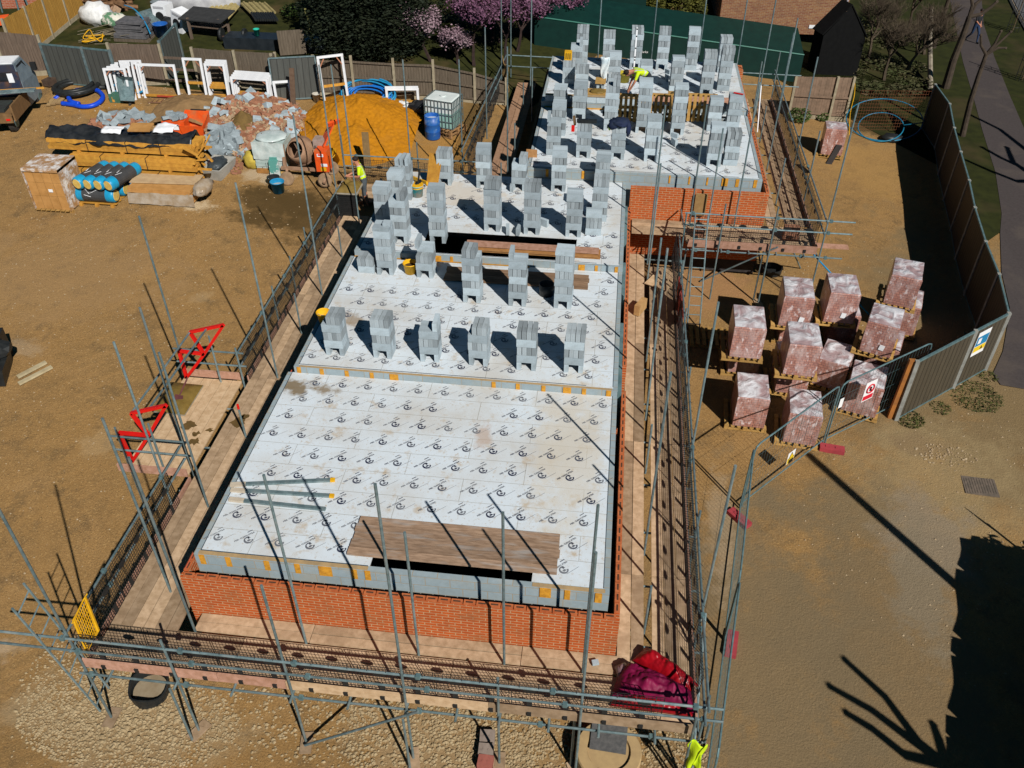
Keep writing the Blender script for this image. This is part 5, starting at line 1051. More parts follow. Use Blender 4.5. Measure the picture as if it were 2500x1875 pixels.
def brick_pack(fr, x, y, z, label, w_=.80, d_=1.05, h=.95, rz=0, pal=True, lab=False, seed=1, cut=False, scale=1):
    p = at(fr, x, y, None if z is None else z); 
    if z is None: z = p.z
    t = thing('brick_pack', label, 'brick pack', (p.x,p.y,z), R(rz), 'film wrapped packs of bricks by the fence'); rnd = random.Random(seed); b = MB()
    z0 = .145 if pal else 0
    n = 12; prof = []
    # slightly uneven wrapped block of bricks
    def ring(z, k): 
        pts = []
        for (a, c) in ((0,0),(1,0),(1,1),(0,1)): pts.append(Vector((w_*(a-.5)*k+w_/2, d_*(c-.5)*k+d_/2, z)))
        out = []
        for i in range(4):
            for j in range(6): q = pts[i].lerp(pts[(i+1)%4], j/6); e = NZ.noise(Vector((q.x*3+seed,q.y*3,z*3)))*.018; out.append(q+Vector((e,e,0)))
        return out
    vs = []; L = [(z0,.985),(z0+h*.12,1),(z0+h*.35,1.004),(z0+h*.6,1.0),(z0+h*.85,1.003),(z0+h-.03,1.0),(z0+h,.97)]
    for zz, k in L: vs += ring(zz, k)
    fs = [(i*24+j,i*24+(j+1)%24,(i+1)*24+(j+1)%24,(i+1)*24+j) for i in range(len(L)-1) for j in range(24)]+[tuple(range(24))[::-1], tuple((len(L)-1)*24+j for j in range(24))]
    b.add(vs, fs); obj('bricks', b, PACK, t, True)
    b = MB(); nx = 12; vs = []
    for j in range(nx+1):
        for i in range(nx+1):
            u, v = i/nx, j/nx; e = abs(NZ.noise(Vector((u*4+seed*3,v*4,seed))))*.09*min(1,6*min(u,1-u,v,1-v)); vs.append((w_*(.015+.97*u), d_*(.015+.97*v), z0+h+.006+e))
    b.add(vs, [(j*(nx+1)+i,j*(nx+1)+i+1,(j+1)*(nx+1)+i+1,(j+1)*(nx+1)+i) for j in range(nx) for i in range(nx)]); obj('top_film', b, TFILM, t, True, True)
    if lab: obj('paper_label', MB().box((w_*rnd.uniform(.55,.75),-.022,z0+h*.28),(.13,.008,.16),0,0,R(8)), WHITE, t, True)
    if pal:
        b = MB(); b.m = Matrix.Translation((w_/2-.06,d_/2,0)); pallet_mb(b, w_+.28, d_+.05, .145); obj('pallet', b, PALLET, t, True)
    return t
def Z(fr, x, y): return at(fr, x, y).z
# lower tier then upper tier (photo corners of the front left bottom of each brick block)
brick_pack('H',207,1292,None,'lower pack under the leftmost stacked pack, only a strip of its bricks showing',seed=1)
brick_pack('H',520,1430,None,'lower pack under the middle stacked pack, its brick ends showing above the front right pack',w_=.82,seed=2)
zb1 = Z('H',207,1292)+1.09; zb2 = Z('H',520,1430)+1.09
brick_pack('H',215,1192,zb1+.145-.145,'upper pack at the left of the group with a peaked film top',rz=-2,seed=3)
brick_pack('H',575,1310,zb2,'upper pack in the middle of the group, palest pink wrap, on a yellow pallet',rz=-3,seed=4)
zc = .55
brick_pack('H',545,1085,zc,'lower pack under the rear left stacked pack, mostly in shade',rz=-4,seed=5)
brick_pack('H',545,980,zc+1.09,'upper pack at the rear left with a white paper label low on its front',rz=-4,lab=True,seed=6)
brick_pack('H',860,1085,zc,'lower pack in deep shade under the rear middle pack',rz=-3,seed=7)
brick_pack('H',848,955,zc+1.09,'upper pack at the rear middle with a shadow cut diagonally across its foot',rz=-3,lab=True,seed=8)
brick_pack('H',1255,1010,None,'lower pack under the rearmost right pack, dark',rz=-17,seed=9)
brick_pack('H',1250,830,Z('H',1255,1010)+1.09,'rearmost right upper pack with its shaded front of dark bricks',rz=-17,seed=10)
brick_pack('H',1100,1290,None,'lower pack under the tilted right pack, hidden in shade',rz=-20,seed=11)
brick_pack('H',1088,1150,Z('H',1100,1290)+1.05,'upper right pack turned away from the others with a white label on dark bricks',rz=-20,lab=True,seed=12,d_=1.0)
brick_pack('H',770,1370,None,'single low pack leaning behind the middle stack with a chamfered corner',rz=-22,seed=13,h=.85)
brick_pack('H',965,1548,None,'single pack behind the red prohibition sign by the mesh gate',rz=-18,seed=14,w_=.86)
brick_pack('H',235,1655,None,'single front left pack with bright glare on its front wrap',rz=-3,seed=15)
brick_pack('H',573,1765,None,'single front pack behind the yellow warning sign',rz=-6,seed=16)
brick_pack('D',635,1215,None,'lone wrapped brick pack far behind by the wooden fence panel',w_=.8,d_=.8,h=1.05,rz=-6,lab=True,seed=17)
for (fr,x,y,lab) in (('W',760,1545,'empty dark pallet lying left of the stacked packs by the scaffold'),):
    p = at(fr,x,y); b = MB(); b.m = Matrix.Translation(p); pallet_mb(b, 1.2, .9); solo('pallet', b, PALLET, lab, 'pallet')
# ---- hoarding of profiled steel panels
HF = thing('hoarding_fence','tall brown grey steel hoarding fence bending round the brick store with concrete capped posts','fence',tuple(at('Y',2400,905)))
HP = []
for fr, x, y in (('D',1530,650),('D',1640,800),('D',1675,985),('D',1725,1170),('D',1790,1390),('D',1835,1600),('H',1955,385),('H',2045,605),('H',2112,870)):
    p = at(fr,x,y,None); zt = 2.0
    for _ in range(6): q = at(fr,x,y,gh(p.x,p.y)+1.95); p = Vector((q.x,q.y,0))
    HP.append(Vector((p.x,p.y,gh(p.x,p.y))))
c0 = at('Y',2187,1025); c1 = at('Y',2400,905)
mid = c0.lerp(HP[-1],.62)
HP += [mid, c0]
def panel_line(P, Hh, parent, m, capm, posts=True, both=True):
    for i in range(len(P)-1):
        a, b_ = P[i], P[i+1]; d = b_-a; L = d.length; ang = math.atan2(d.y,d.x)
        o = obj('panel', MB().box((0,0,Hh/2),(L-.06,.035,Hh-.06)), m, parent, True); o.location = (a+b_)/2-parent.location; o.rotation_euler = (0,0,ang)
        k = MB(); k.bar(a+Vector((0,0,Hh-.02)),b_+Vector((0,0,Hh-.02)),.05,.06); obj('top_rail', k, STEELD, parent); k = MB(); k.bar(a+Vector((0,0,.05)),b_+Vector((0,0,.05)),.05,.05); obj('bottom_rail', k, STEELD, parent)
    for i, a in enumerate(P):
        k = MB(); k.span((a.x-.05,a.y-.05,a.z),(a.x+.05,a.y+.05,a.z+Hh+.02)); obj('post', k, capm, parent)
panel_line(HP, 1.95, HF, HOARD, mat('hoarding_post',(.30,.30,.27),(.2,.2,.18),6,.7))
ep = at('N',1030,815); k = MB().bar(ep+Vector((-.06,.02,0)),ep+Vector((-.03,.0,1.95)),.16,.10); obj('end_post', k, mat('rust_orange_post',(.40,.15,.03),(.25,.10,.03),4,.8), HF)
# notice board on the hoarding
def flat_sign(name, label, cat, P, layers, th=.012):
    t = thing(name, label, cat, tuple(P[0])); u = P[1]-P[0]; v = P[3]-P[0]; n = u.cross(v).normalized()
    if n.dot(Vector((0,0,CAMZ))-P[0]) < 0: n = -n
    def put(nm, q, m, k): 
        f = [P[0]+u*a+v*b_+n*(.004+.003*k) for a, b_ in q]; g = [x-n*.0025 for x in f]; N = len(q)
        obj(nm, MB().add(f+g,[tuple(range(N)),tuple(range(2*N-1,N-1,-1))]+[(i,(i+1)%N,N+(i+1)%N,N+i) for i in range(N)]), m, t)
    for k, (nm, q, m) in enumerate(layers): put(nm, q, m, k)
    return t, u, v, n
SW = mat('sign_white',(.80,.80,.80),(.76,.76,.76),3,.4); SB = mat('sign_blue',(.02,.22,.42),(.02,.18,.36),3,.4); SY = mat('sign_yellow',(.80,.55,.02),(.74,.5,.02),3,.4); SRD = mat('sign_red',(.62,.01,.03),(.55,.01,.03),3,.4); SK = mat('sign_black',(.012,.012,.012),(.02,.02,.02),3,.5)
def words(t, txt, P, u, v, n, cx, cy, h, m, wmax):
    c = bpy.data.curves.new('words','FONT'); c.body = txt; c.size = 1; c.resolution_u = 2; c.align_x = 'CENTER'; c.align_y = 'CENTER'; o = bpy.data.objects.new('words', c); COL.objects.link(o); bpy.context.view_layer.update()
    me = bpy.data.meshes.new_from_object(o.evaluated_get(bpy.context.evaluated_depsgraph_get())); vs = [q.co.copy() for q in me.vertices]; fs = [list(f.vertices) for f in me.polygons]; bpy.data.objects.remove(o); bpy.data.meshes.remove(me)
    if not vs: return
    W_ = max(q.x for q in vs)-min(q.x for q in vs); s = min(h, wmax/max(W_,.01)); un = u.normalized(); vn = v.normalized()
    obj('lettering', MB().add([P[0]+u*cx+v*cy+un*q.x*s+vn*q.y*s+n*.022 for q in vs], fs), m, t)
a = mid.lerp(HP[-3],.14); b_ = mid.lerp(HP[-3],.52); zz = Vector((0,0,1))
nrm = (b_-a).cross(zz).normalized(); nrm = nrm if nrm.dot(-a) > 0 else -nrm
P = [a+zz*1.0+nrm*.03, b_+zz*1.0+nrm*.03, b_+zz*1.8+nrm*.03, a+zz*1.8+nrm*.03]
flat_sign('notice_board','white blue and yellow site notice board fixed on the outside of the hoarding corner','sign',P,[('board',[(0,0),(1,0),(1,1),(0,1)],SW),('blue_panel',[(.04,.40),(.96,.40),(.96,.80),(.04,.80)],SB),('yellow_panel',[(.04,.16),(.96,.16),(.96,.38),(.04,.38)],SY),('white_symbol',[(.15,.5),(.4,.5),(.4,.72),(.15,.72)],SW),('black_symbol',[(.55,.2),(.75,.2),(.65,.34)],SK)])
# ---- mesh site fence panels on red feet
def heras(a, b_, label, h=1.98, grid=True, lean=Vector((0,0,0))):
    t = thing('mesh_fence_panel', label, 'fence panel', tuple(a), 0, 'steel mesh site fence panels'); up = Vector((0,0,1)); d = (b_-a).normalized(); k = MB(); r = .021
    A0, B0 = a+up*.03, b_+up*.03; A1, B1 = a+up*h+lean, b_+up*h+lean
    k.tube([A0, a+up*(h-.16)+lean*.92, a+up*(h-.05)+d*.04+lean, A1+d*.16, B1-d*.16, b_+up*(h-.05)-d*.04+lean, b_+up*(h-.16)+lean*.92, B0], r, 7); k.tube([a+up*.18, b_+up*.18], r*.8, 6); obj('frame', k, STEELD, t)
    k = MB(); L = (b_-a).length; n = int(L/.12)
    for i in range(1,n): q = a+d*L*i/n; k.bar(q+up*.2, q+up*(h-.03)+lean*.95, .0035, .0035)
    for z in (.55,1.05,1.55): k.bar(a+up*z+lean*z/h, b_+up*z+lean*z/h, .0035, .0035)
    obj('wire_mesh', k, STEELD, t); return t
A_ = at('Y',1810,1238); B_ = at('Y',2007,1086); C_ = B_+(Vector((c0.x+.5,c0.y+.9,c0.z))-B_)*1.0; Cp = at('N',1120,690); 
heras(A_, B_, 'mesh fence panel with a yellow warning sign in front of the front brick pack')
E2 = B_+(at('N',1200,655)-B_).normalized()*3.4; heras(B_+Vector((.07,.05,0)), E2, 'mesh fence panel carrying the red prohibition sign, running to the hoarding')
F2 = at('Y',1752,1850,1.98); F2.z = 0; F_ = A_.lerp(F2,.5)
heras(A_+Vector((-.05,-.05,0)), F_, 'mesh fence panel running beside the right scaffold, farther of two'); heras(F_+Vector((0,-.06,0)), F2, 'mesh fence panel running beside the right scaffold, nearest the viewer')
FOOT = mat('red_block_foot',(.40,.05,.06),(.30,.04,.05),5,.7)
def foot(p, rz, lab):
    b = MB(); b.box((p.x,p.y,p.z+.06),(.6,.22,.12),rz); b.box((p.x-.12*math.cos(rz),p.y-.12*math.sin(rz),p.z+.125),(.10,.07,.02),rz); b.box((p.x+.12*math.cos(rz),p.y+.12*math.sin(rz),p.z+.125),(.10,.07,.02),rz); solo('rubber_block', b, FOOT, lab, 'fence foot', 'red rubber feet of the mesh fence')
foot(at('M',1990,790),R(-8),'red fence foot at the joint below the front brick pack'); foot(at('M',1275,1325),R(-50),'red fence foot at the corner beside the right scaffold'); foot(at('L',1850,715),R(80),'red fence foot beside the red tarpaulin corner')
# signs on the mesh panels
def on_panel(a, b_, s0, s1, z0, z1, off=.04):
    d = b_-a; n = Vector((d.y,-d.x,0)).normalized(); n = n if n.dot(Vector((0,0,0))-a) > 0 else -n; up = Vector((0,0,1)); f = lambda s, z: a+d*s+up*z+n*off
    return [f(s0,z0), f(s1,z0), f(s1,z1), f(s0,z1)]
P = on_panel(B_,E2,.30,.42,1.0,1.62)
t, u, v, n = flat_sign('prohibition_sign','white sign with red ring and red band hung on the mesh panel','sign',P,[('plate',[(0,0),(1,0),(1,1),(0,1)],SW),('red_band',[(.05,.05),(.95,.05),(.95,.28),(.05,.28)],SRD)])
k = MB(); k.tube([P[0]+u*.5+v*.62+u.normalized()*.13*math.cos(q)+v.normalized()*.13*math.sin(q)+n*.02 for q in [2*math.pi*i/20 for i in range(20)]],.018,5,closed=True); obj('red_ring', k, SRD, t); k = MB(); k.bar(P[0]+u*.3+v*.75+n*.02,P[0]+u*.7+v*.49+n*.02,.03,.012); obj('slash', k, SRD, t); k = MB(); k.bar(P[0]+u*.5+v*.5+n*.018,P[0]+u*.5+v*.72+n*.018,.05,.01); obj('figure', k, SK, t)
def warn(P, lab):
    t, u, v, n = flat_sign('warning_sign',lab,'sign',P,[('plate',[(0,0),(1,0),(1,1),(0,1)],SW),('yellow_field',[(.04,.03),(.96,.03),(.96,.5),(.04,.5)],SY),('triangle',[(.12,.42),(.88,.42),(.5,.95)],SK),('inner_triangle',[(.22,.47),(.78,.47),(.5,.86)],SY)])
    k = MB()
    for q in (.12,.22,.32): k.bar(P[0]+u*.2+v*q+n*.02,P[0]+u*.8+v*q+n*.02,.03,.006)
    obj('text_lines', k, SK, t)
warn(on_panel(A_,B_,.47,.56,.42,.80),'yellow triangle warning sign on the mesh panel before the front brick pack'); warn(on_panel(B_,E2,.73,.82,1.02,1.42),'yellow triangle warning sign on the mesh panel next to the hoarding end')
P = on_panel(B_,E2,.035,.075,1.2,1.5); flat_sign('blank_tag','narrow white tag at the left edge of the mesh panel with the red sign','sign',P,[('plate',[(0,0),(1,0),(1,1),(0,1)],SW)])
# inspection cover and concrete ring, drain ring, bricks
p = at('N',1690,1355); q = at('N',1940,1510); b = MB(); cx, cy = (p.x+q.x)/2, (p.y+q.y)/2; z = gh(cx,cy); b.box((cx,cy,z+.012),(.78,.6,.03),R(-4)); 
for k in range(12): b.box((cx-.34+.062*k,cy+.005*k-.02,z+.03),(.015,.52,.008),R(-4))
solo('inspection_cover', b, mat('dull_iron',(.17,.13,.10),(.11,.09,.07),9,.7), 'square ribbed iron inspection cover set in the ground at right', 'cover')
p = at('L',905,1520,.45); t = thing('manhole_ring','pale concrete manhole ring with a steel plate lid under the front scaffold','manhole ring',(p.x,p.y,0)); b = MB(); b.lathe((p.x,p.y,0),[(.60,0),(.60,.42),(.58,.45),(.40,.45),(.38,.40)],40); obj('ring', b, mat('pale_concrete',(.45,.31,.15),(.38,.26,.13),6,.9), t, False, False)
q = at('L',905,1420,.47); obj('lid', MB().box((q.x,q.y,.47),(.66,.56,.03),R(-3)), mat('grey_steel_plate',(.13,.125,.12),(.08,.08,.08),12,.6), t); 
k = MB()
for i in range(15):
    if i in (5,9): continue
    a_ = R(248+2.6*i); k.box((p.x+.604*math.cos(a_),p.y+.604*math.sin(a_),.25),(.012,.012,.06 if i%3 else .04),a_)
obj('printed_strokes', k, CYAN, t)
p = at('I',1025,1220); t = thing('drain_ring','black plastic chamber ring with a broken rim and dirt inside, on the gravel','drain ring',(p.x,p.y+.25,0)); b = MB(); rr = .36; n = 28; vs = []
for z, r, in ((0,rr*.92),(.30,rr)):
    for j in range(n): a = 2*math.pi*j/n; vs.append((p.x+r*math.cos(a),p.y+.28+r*math.sin(a),z+(0 if z == 0 else .05*math.sin(3*a)+(.06 if 1.2<a<1.8 else 0))))
b.add(vs,[(j,(j+1)%n,n+(j+1)%n,n+j) for j in range(n)]); o = obj('ring', b, BLACK, t); o.modifiers.new('th','SOLIDIFY').thickness = -.03
b = MB(); b.cyl((p.x,p.y+.28,.05),.32,.10,24); obj('dirt_fill', b, mat('grey_dirt',(.30,.24,.16),(.24,.18,.11),5,.95,0,.3), t)
rnd = random.Random(2)
for i,(x,y,rz,lab) in enumerate(((1865,1440,4,'grey engineering brick at the far end of the brick row on the gravel'),(1855,1550,2,'grey engineering brick in the middle of the row on the gravel'),(1850,1640,-3,'red brick at the near end of the brick row on the gravel'))):
    p = at('K',x,y); b = MB().box((p.x,p.y,.10),(.28,.22,.2),R(rz)); 
    for sx in (-.05,.05): b.cyl((p.x+sx,p.y-.02,.2),.022,.006,8)
    solo('engineering_brick', b, mat('eng_brick%d'%i,(.30,.24,.20) if i<2 else (.36,.12,.09),(.22,.17,.14) if i<2 else (.28,.09,.07),8,.9), lab, 'brick', 'bricks lying under the front scaffold')
p = at('W',1430,820); b = MB(); b.lathe((p.x,p.y,p.z),[(.3,0),(.32,.2),(.29,.2),(.27,.02)],20); solo('rubber_bucket', b, BLACK, 'black rubber bucket lying in the shade below the raised scaffold', 'bucket')
# tarpaulins on the right front corner, hi-vis vest on the pole
def drape_cloth(name, pts, h, m, label, seed, amp=.1):
    P = [V(q) for q in pts]; nx, ny = 54, 40; vs = []
    for j in range(ny+1):
        for i in range(nx+1):
            u, v = i/nx, j/ny; q = P[0].lerp(P[1],u).lerp(P[3].lerp(P[2],u),v); e = NZ.fractal(V((q.x*2.2,q.y*2.2,seed)),1,2,4)*amp+abs(NZ.noise(V((q.x*5,q.y*3,seed))))*amp+abs(NZ.noise(V((q.x*11,q.y*9,seed))))*amp*.6; bump = math.sin(math.pi*u)**.6*math.sin(math.pi*v)**.5*h; vs.append(q+V((0,0,bump+abs(e)*min(1,8*min(u,1-u,v,1-v)))))
    b = MB().add(vs,[(j*(nx+1)+i,j*(nx+1)+i+1,(j+1)*(nx+1)+i+1,(j+1)*(nx+1)+i) for j in range(ny) for i in range(nx)]); o = solo(name, b, m, label, 'tarpaulin', None, True); o.modifiers.new('th','SOLIDIFY').thickness = .01; return o
TAR = mat('red_tarpaulin',(.36,.004,.010),(.22,.003,.008),2.5,.36,0,.6); PNK = mat('magenta_film',(.20,.002,.045),(.12,.001,.028),3.2,.6,0,.9)
zt = 1.88
tp = lambda x, y, z=zt: tuple(at('L',x,y,z))
drape_cloth('tarpaulin',[tp(1080,830),tp(1500,1110),tp(1600,1020),tp(1190,725)],.28,TAR,'shiny red tarpaulin roll lying across the corner of the scaffold deck',3,.08)
drape_cloth('tarpaulin',[tp(920,1110),tp(1570,1240),tp(1540,1060),tp(1010,850)],.34,PNK,'crumpled magenta plastic sheet bundled in the scaffold corner beside the red tarpaulin',7,.10)
drape_cloth('tarpaulin',[tp(905,1180),tp(1560,1270),tp(1540,1200),tp(960,1090)],.16,TAR,'red netting strip along the bottom of the bundle behind the front mesh guards',9,.06)
drape_cloth('clear_sheet',[tp(945,880),tp(975,985),tp(1080,960),tp(1040,845)],.16,mat('clear_sheet',(.17,.09,.09),(.26,.17,.18),3,.15,0,.7),'scrap of clear plastic at the left tip of the magenta bundle',5,.06)
b = MB(); from math import sin
c = V((XR+.02,YF-.08,1.62)); vs = []
nx, ny = 8, 14
for j in range(ny+1):
    for i in range(nx+1):
        u, v = i/nx, j/ny; wv = .30*(1-.35*v)*(1+.2*sin(v*9)); vs.append(c+V(((u-.62)*wv, -.05+.05*sin(u*7+v*4), .1-.82*v+.04*sin(u*5))))
b.add(vs,[(j*(nx+1)+i,j*(nx+1)+i+1,(j+1)*(nx+1)+i+1,(j+1)*(nx+1)+i) for j in range(ny) for i in range(nx)]); o = solo('hi_vis_vest', b, HIVIS, 'yellow hi-vis vest hanging from the front right scaffold corner', 'vest', None, True); o.modifiers.new('th','SOLIDIFY').thickness = .012
# mortar on the loading bay: a spot board heaped with wet mortar, and a small shovel
q = [at('J',*a,1.90) for a in ((680,415),(935,440),(790,670),(540,640))]; b = MB(); b.prism([(p.x,p.y) for p in q],1.85,1.885); t = thing('mortar_board','heap of olive wet mortar spread on a board on the loading bay','mortar board',tuple(q[3])); obj('board', b, mat('grey_spot_board',(.34,.31,.25),(.25,.22,.17),5,.7), t)
b = MB(); c = sum(q,V((0,0,0)))/4; vs = []; nx = 14
for j in range(nx+1):
    for i in range(nx+1): u, v = i/nx, j/nx; p = q[0].lerp(q[1],u).lerp(q[3].lerp(q[2],u),v); vs.append((p.x,p.y,1.888+.13*min(1,5*min(u,1-u,v,1-v))*(1+.4*NZ.noise(V((u*4,v*4,1))))))
b.add(vs,[(j*(nx+1)+i,j*(nx+1)+i+1,(j+1)*(nx+1)+i+1,(j+1)*(nx+1)+i) for j in range(nx) for i in range(nx)]); obj('mortar', b, MUD, t, False, True)
a = at('J',815,385,2.2); c_ = at('J',750,530,2.0); solo('shovel', MB().tube([a,c_],.02,6).box(tuple(c_),(.2,.24,.03),.3), mat('dark_red_handle',(.16,.05,.05),(.1,.04,.04),5), 'short shovel with dark red handle stuck in the loading bay mortar', 'shovel')
# mortar splashes on the deck
for i,(x,y,s) in enumerate(((830,750,.2),(880,820,.13),(985,790,.1),(870,880,.16),(1210,720,.26),(1250,690,.14))):
    p = at('J',x,y,1.86); b = MB(); n = 14; rnd = random.Random(i); b.sheet([(p.x+s*rnd.uniform(.35,1.1)*math.cos(2*math.pi*k/n),p.y+s*rnd.uniform(.35,1.1)*math.sin(2*math.pi*k/n)) for k in range(n)],1.862)
    obj('mortar_splash', b, mat('wet_splash',(.15,.09,.03),(.11,.07,.025),6,.4) if i == 0 else bpy.data.materials['wet_splash'], SC)
# ---------------------------------------------------------------- back fence line
def fence_run(name, label, pts, tops, m, cap=CONCP, posts=True, rails_=0, post_up=.05, gravelb=True, group=None, pw=.10):
    P = [at(*p) for p in pts]; Hs = [top_z(P[i],*tops[i])-P[i].z for i in range(len(P))]; t = thing(name, label, 'fence', tuple(P[0]), 0, group)
    for i in range(len(P)-1):
        a, b_ = P[i], P[i+1]; d = b_-a; L = Vector((d.x,d.y,0)).length; ang = math.atan2(d.y,d.x); h0, h1 = Hs[i], Hs[i+1]; b = MB(); o_ = .20 if gravelb else .03
        n = max(1,int(L/.11)); 
        for k in range(n):
            u0, u1 = k/n, (k+1)/n; z0 = d.z*u0; hh = h0+(h1-h0)*(k+.5)/n+random.uniform(-.008,.008); th = .016 if k%2 else .028
            b.span((L*u0+.002,-th/2,o_+d.z*(k+.5)/n),(L*u1-.002,th/2,hh+d.z*(k+.5)/n))
        o = obj('panel', b, m, t, True); o.location = a-t.location; o.rotation_euler = (0,0,ang)
        k = MB(); up = Vector((0,0,1)); nn = Vector((d.y,-d.x,0)).normalized()
        if gravelb: k.bar(a+up*.10,b_+up*.10,.05,.20); obj('gravel_board', k, cap, t)
        for q in range(rails_):
            k = MB(); f = (.12,.52,.95)[q]; k.bar(a+up*(h0*f+.05)+nn*.05,b_+up*(h1*f+.05)+nn*.05,.05,.07); obj('rail', k, m, t)
    if posts:
        for i, a in enumerate(P): k = MB(); k.box((a.x,a.y-.04,a.z+(Hs[i]+post_up)/2),(pw,pw,Hs[i]+post_up),R(10)); obj('post', k, cap, t)
    return t
FW2 = slatmat('brown_grey_fence_boards', (.185,.135,.10), (.11,.08,.06), .11, 'X')
fence_run('wooden_fence','dark brown boarded fence panels with concrete posts behind the truck',[('A',-120,610),('A',75,600),('A',395,578)],[('A',225),('A',240),('A',275)],FW2)
t = thing('steel_fence','two grey ribbed steel sheets standing as a fence beside the black pipe coil','fence',tuple(at('A',410,640)))
P = [at('A',410,640),at('A',720,672),at('A',930,695)]; panel_line(P, top_z(P[0],'A',335)-P[0].z, t, CORR, STEEL)
fence_run('wooden_fence','single dark boarded fence panel between the steel sheets and the gap',[('A',925,668),('A',1305,655)],[('A',335),('A',345)],FW2)
t = thing('steel_gate','dark ribbed steel gate swung open into the garden','gate',tuple(at('A',1300,630))); P = [at('A',1305,640),at('A',1425,500)]; panel_line(P, top_z(P[0],'A',315)-P[0].z, t, mat('dark_ribbed_steel',(.07,.065,.055),(.05,.045,.04),4,.6) if False else CORR, STEEL)
fence_run('wooden_fence','grey boarded fence panels behind the four squat white frames',[('A',1545,668),('A',1860,690),('A',2170,705),('B',250,738)],[('A',370),('A',395),('A',410),('B',420)],FENCEW)
fence_run('wooden_fence','long grey boarded back fence with rails and tall posts below the blossom tree',[('B',250,738),('B',560,735),('B',845,745),('B',1160,760),('B',1460,765),('B',1770,795),('B',2010,810)],[('B',470),('B',465),('B',470),('B',490),('B',500),('B',565),('B',640)],FENCEW,rails_=3,post_up=.22)
b = MB(); a = at('A',1305,655); c = at('A',1545,668)
for z in (.2,.65,1.1): b.bar(a+V((0,0,z)),c+V((0,0,z)),.05,.09)
solo('fence_rails', b, FW2, 'bare rails of a missing fence panel behind the tall white frames', 'fence rail')
t = fence_run('golden_fence','tall golden brown boarded fence with concrete posts running up the top left corner',[('A',150,520),('A',300,395),('A',418,298),('A',545,192),('A',668,95),('A',800,0),('A',950,-110)],[('A',150),('A',55),('A',-15),('A',-100),('A',-180),('A',-250),('A',-330)],FENCEY)
p = at('A',160,98); b = MB(); b.box((p.x-2,p.y+1.0,p.z+1.6),(9,1.6,3.2),R(8)); solo('brick_wall', b, brickmat('red_wall',(.42,.12,.06),(.34,.08,.04),(.4,.3,.22),.225,.075,.01), 'neighbouring red brick wall beyond the golden fence', 'wall')
t = thing('swing_frame','grey tubular frame on the neighbouring plot at the top left corner','frame',tuple(at('A',60,100))); k = MB()
for x0,x1 in ((20,60),(150,175),(240,200)): k.tube([at('A',x0,100),at('A',x1,100)+V((0,0,2.4))],.04,6)
k.tube([at('A',60,100)+V((0,0,2.4)),at('A',200,100)+V((0,0,2.4))],.04,6); obj('tube_frame', k, STEELD, t)
b = MB().bar(at('A',-20,215)+V((0,0,.3)),at('A',95,200)+V((0,0,.3)),.35,.35); solo('orange_barrier', b, ORANGE, 'orange barrier lying behind the fence at the left edge', 'barrier')
# ---- garden clutter
def gbox(name, fr, x, y, dims, m, lab, cat, rz=0, z=0, ry=0, group=None):
    p = at(fr,x,y); return solo(name, MB().box((p.x,p.y+dims[1]/2,p.z+z+dims[2]/2),dims,R(rz),0,R(ry)), m, lab, cat, group)
p = at('A',725,215); b = MB(); b.ico((p.x,p.y+.5,p.z+.45),.62,4,(1.15,.95,.9),.12,3); o = solo('bulk_bag', b, BAGW, 'slumped white bulk bag of rubbish near the golden fence', 'bag', None, True)
p = at('A',870,225); b = MB(); b.ico((p.x,p.y+.35,p.z+.3),.5,8,(1.2,.9,.65),.15,3); solo('rubbish_bag', b, mat('pied_rubbish',(.6,.58,.5),(.10,.22,.12),3.2,.7,0,.6,lo=.46,hi=.54), 'mixed white and green rubbish bag beside the bulk bag', 'bag', None, True)
p = at('A',840,215); b = MB(); b.ico((p.x,p.y+.2,p.z+.2),.36,9,(1.2,.8,.7),.14,2); solo('green_bag', b, mat('bright_green_bag',(.02,.26,.10),(.02,.18,.07),3,.5), 'bright green sack at the foot of the rubbish pile', 'bag', None, True)
t = thing('slate_stack','stack of dark grey slabs on a pallet behind the fence','slab stack',tuple(at('A',1020,330))); p = at('A',1020,325); rnd = random.Random(4)
for k in range(7): obj('slab', MB().box((p.x+rnd.uniform(-.05,.05),p.y+.45+rnd.uniform(-.04,.04),p.z+.2+.1*k),(1.5-.06*k,.9,.09),R(rnd.uniform(-4,4))), mat('slate%d'%k,(.13,.125,.13),(.08,.08,.085),5,.8) if k == 0 else bpy.data.materials['slate0'], t)
obj('pallet', MB().box((p.x,p.y+.45,p.z+.07),(1.6,1.0,.13)), FENCEW, t)
gbox('corrugated_sheets','A',1160,255,(.9,1.3,.08),STEEL,'grey corrugated sheets leaning beside the slab stack','sheet',-25,.45,35)
def appliance(fr, x, y, rz, lab, tip=0):
    p = at(fr,x,y); t = thing('washing_machine',lab,'washing machine',tuple(p)); M_ = Matrix.Translation(p+V((0,.3,.0))) @ Matrix.Rotation(R(rz),4,'Z') @ Matrix.Rotation(R(tip),4,'Y')
    b = MB(); b.m = M_; b.box((0,0,.45),(.68,.66,.95)); obj('body', b, WHITE, t); b = MB(); b.m = M_; b.m = M_ @ Matrix.Translation((0,-.34,.45)) @ Matrix.Rotation(R(90),4,'X'); b.cyl((0,0,0),.2,.02,18); obj('door', b, SK, t); b = MB(); b.m = M_; b.box((0,-.335,.82),(.5,.012,.1)); obj('control_panel', b, mat('grey_panel%d'%int(x),(.4,.4,.42),(.35,.35,.36),5), t)
appliance('A',1262,205,-6,'white washing machine with round dark door standing in the garden'); appliance('A',1390,255,-24,'second white washing machine tipped sideways right of the upright one',14)
tub('A',1248,105,.36,.55,mat('grey_bin',(.16,.19,.20),(.12,.14,.15),4,.6),'grey round bin with lid behind the washing machines','bin',False,None,None,1,.38)
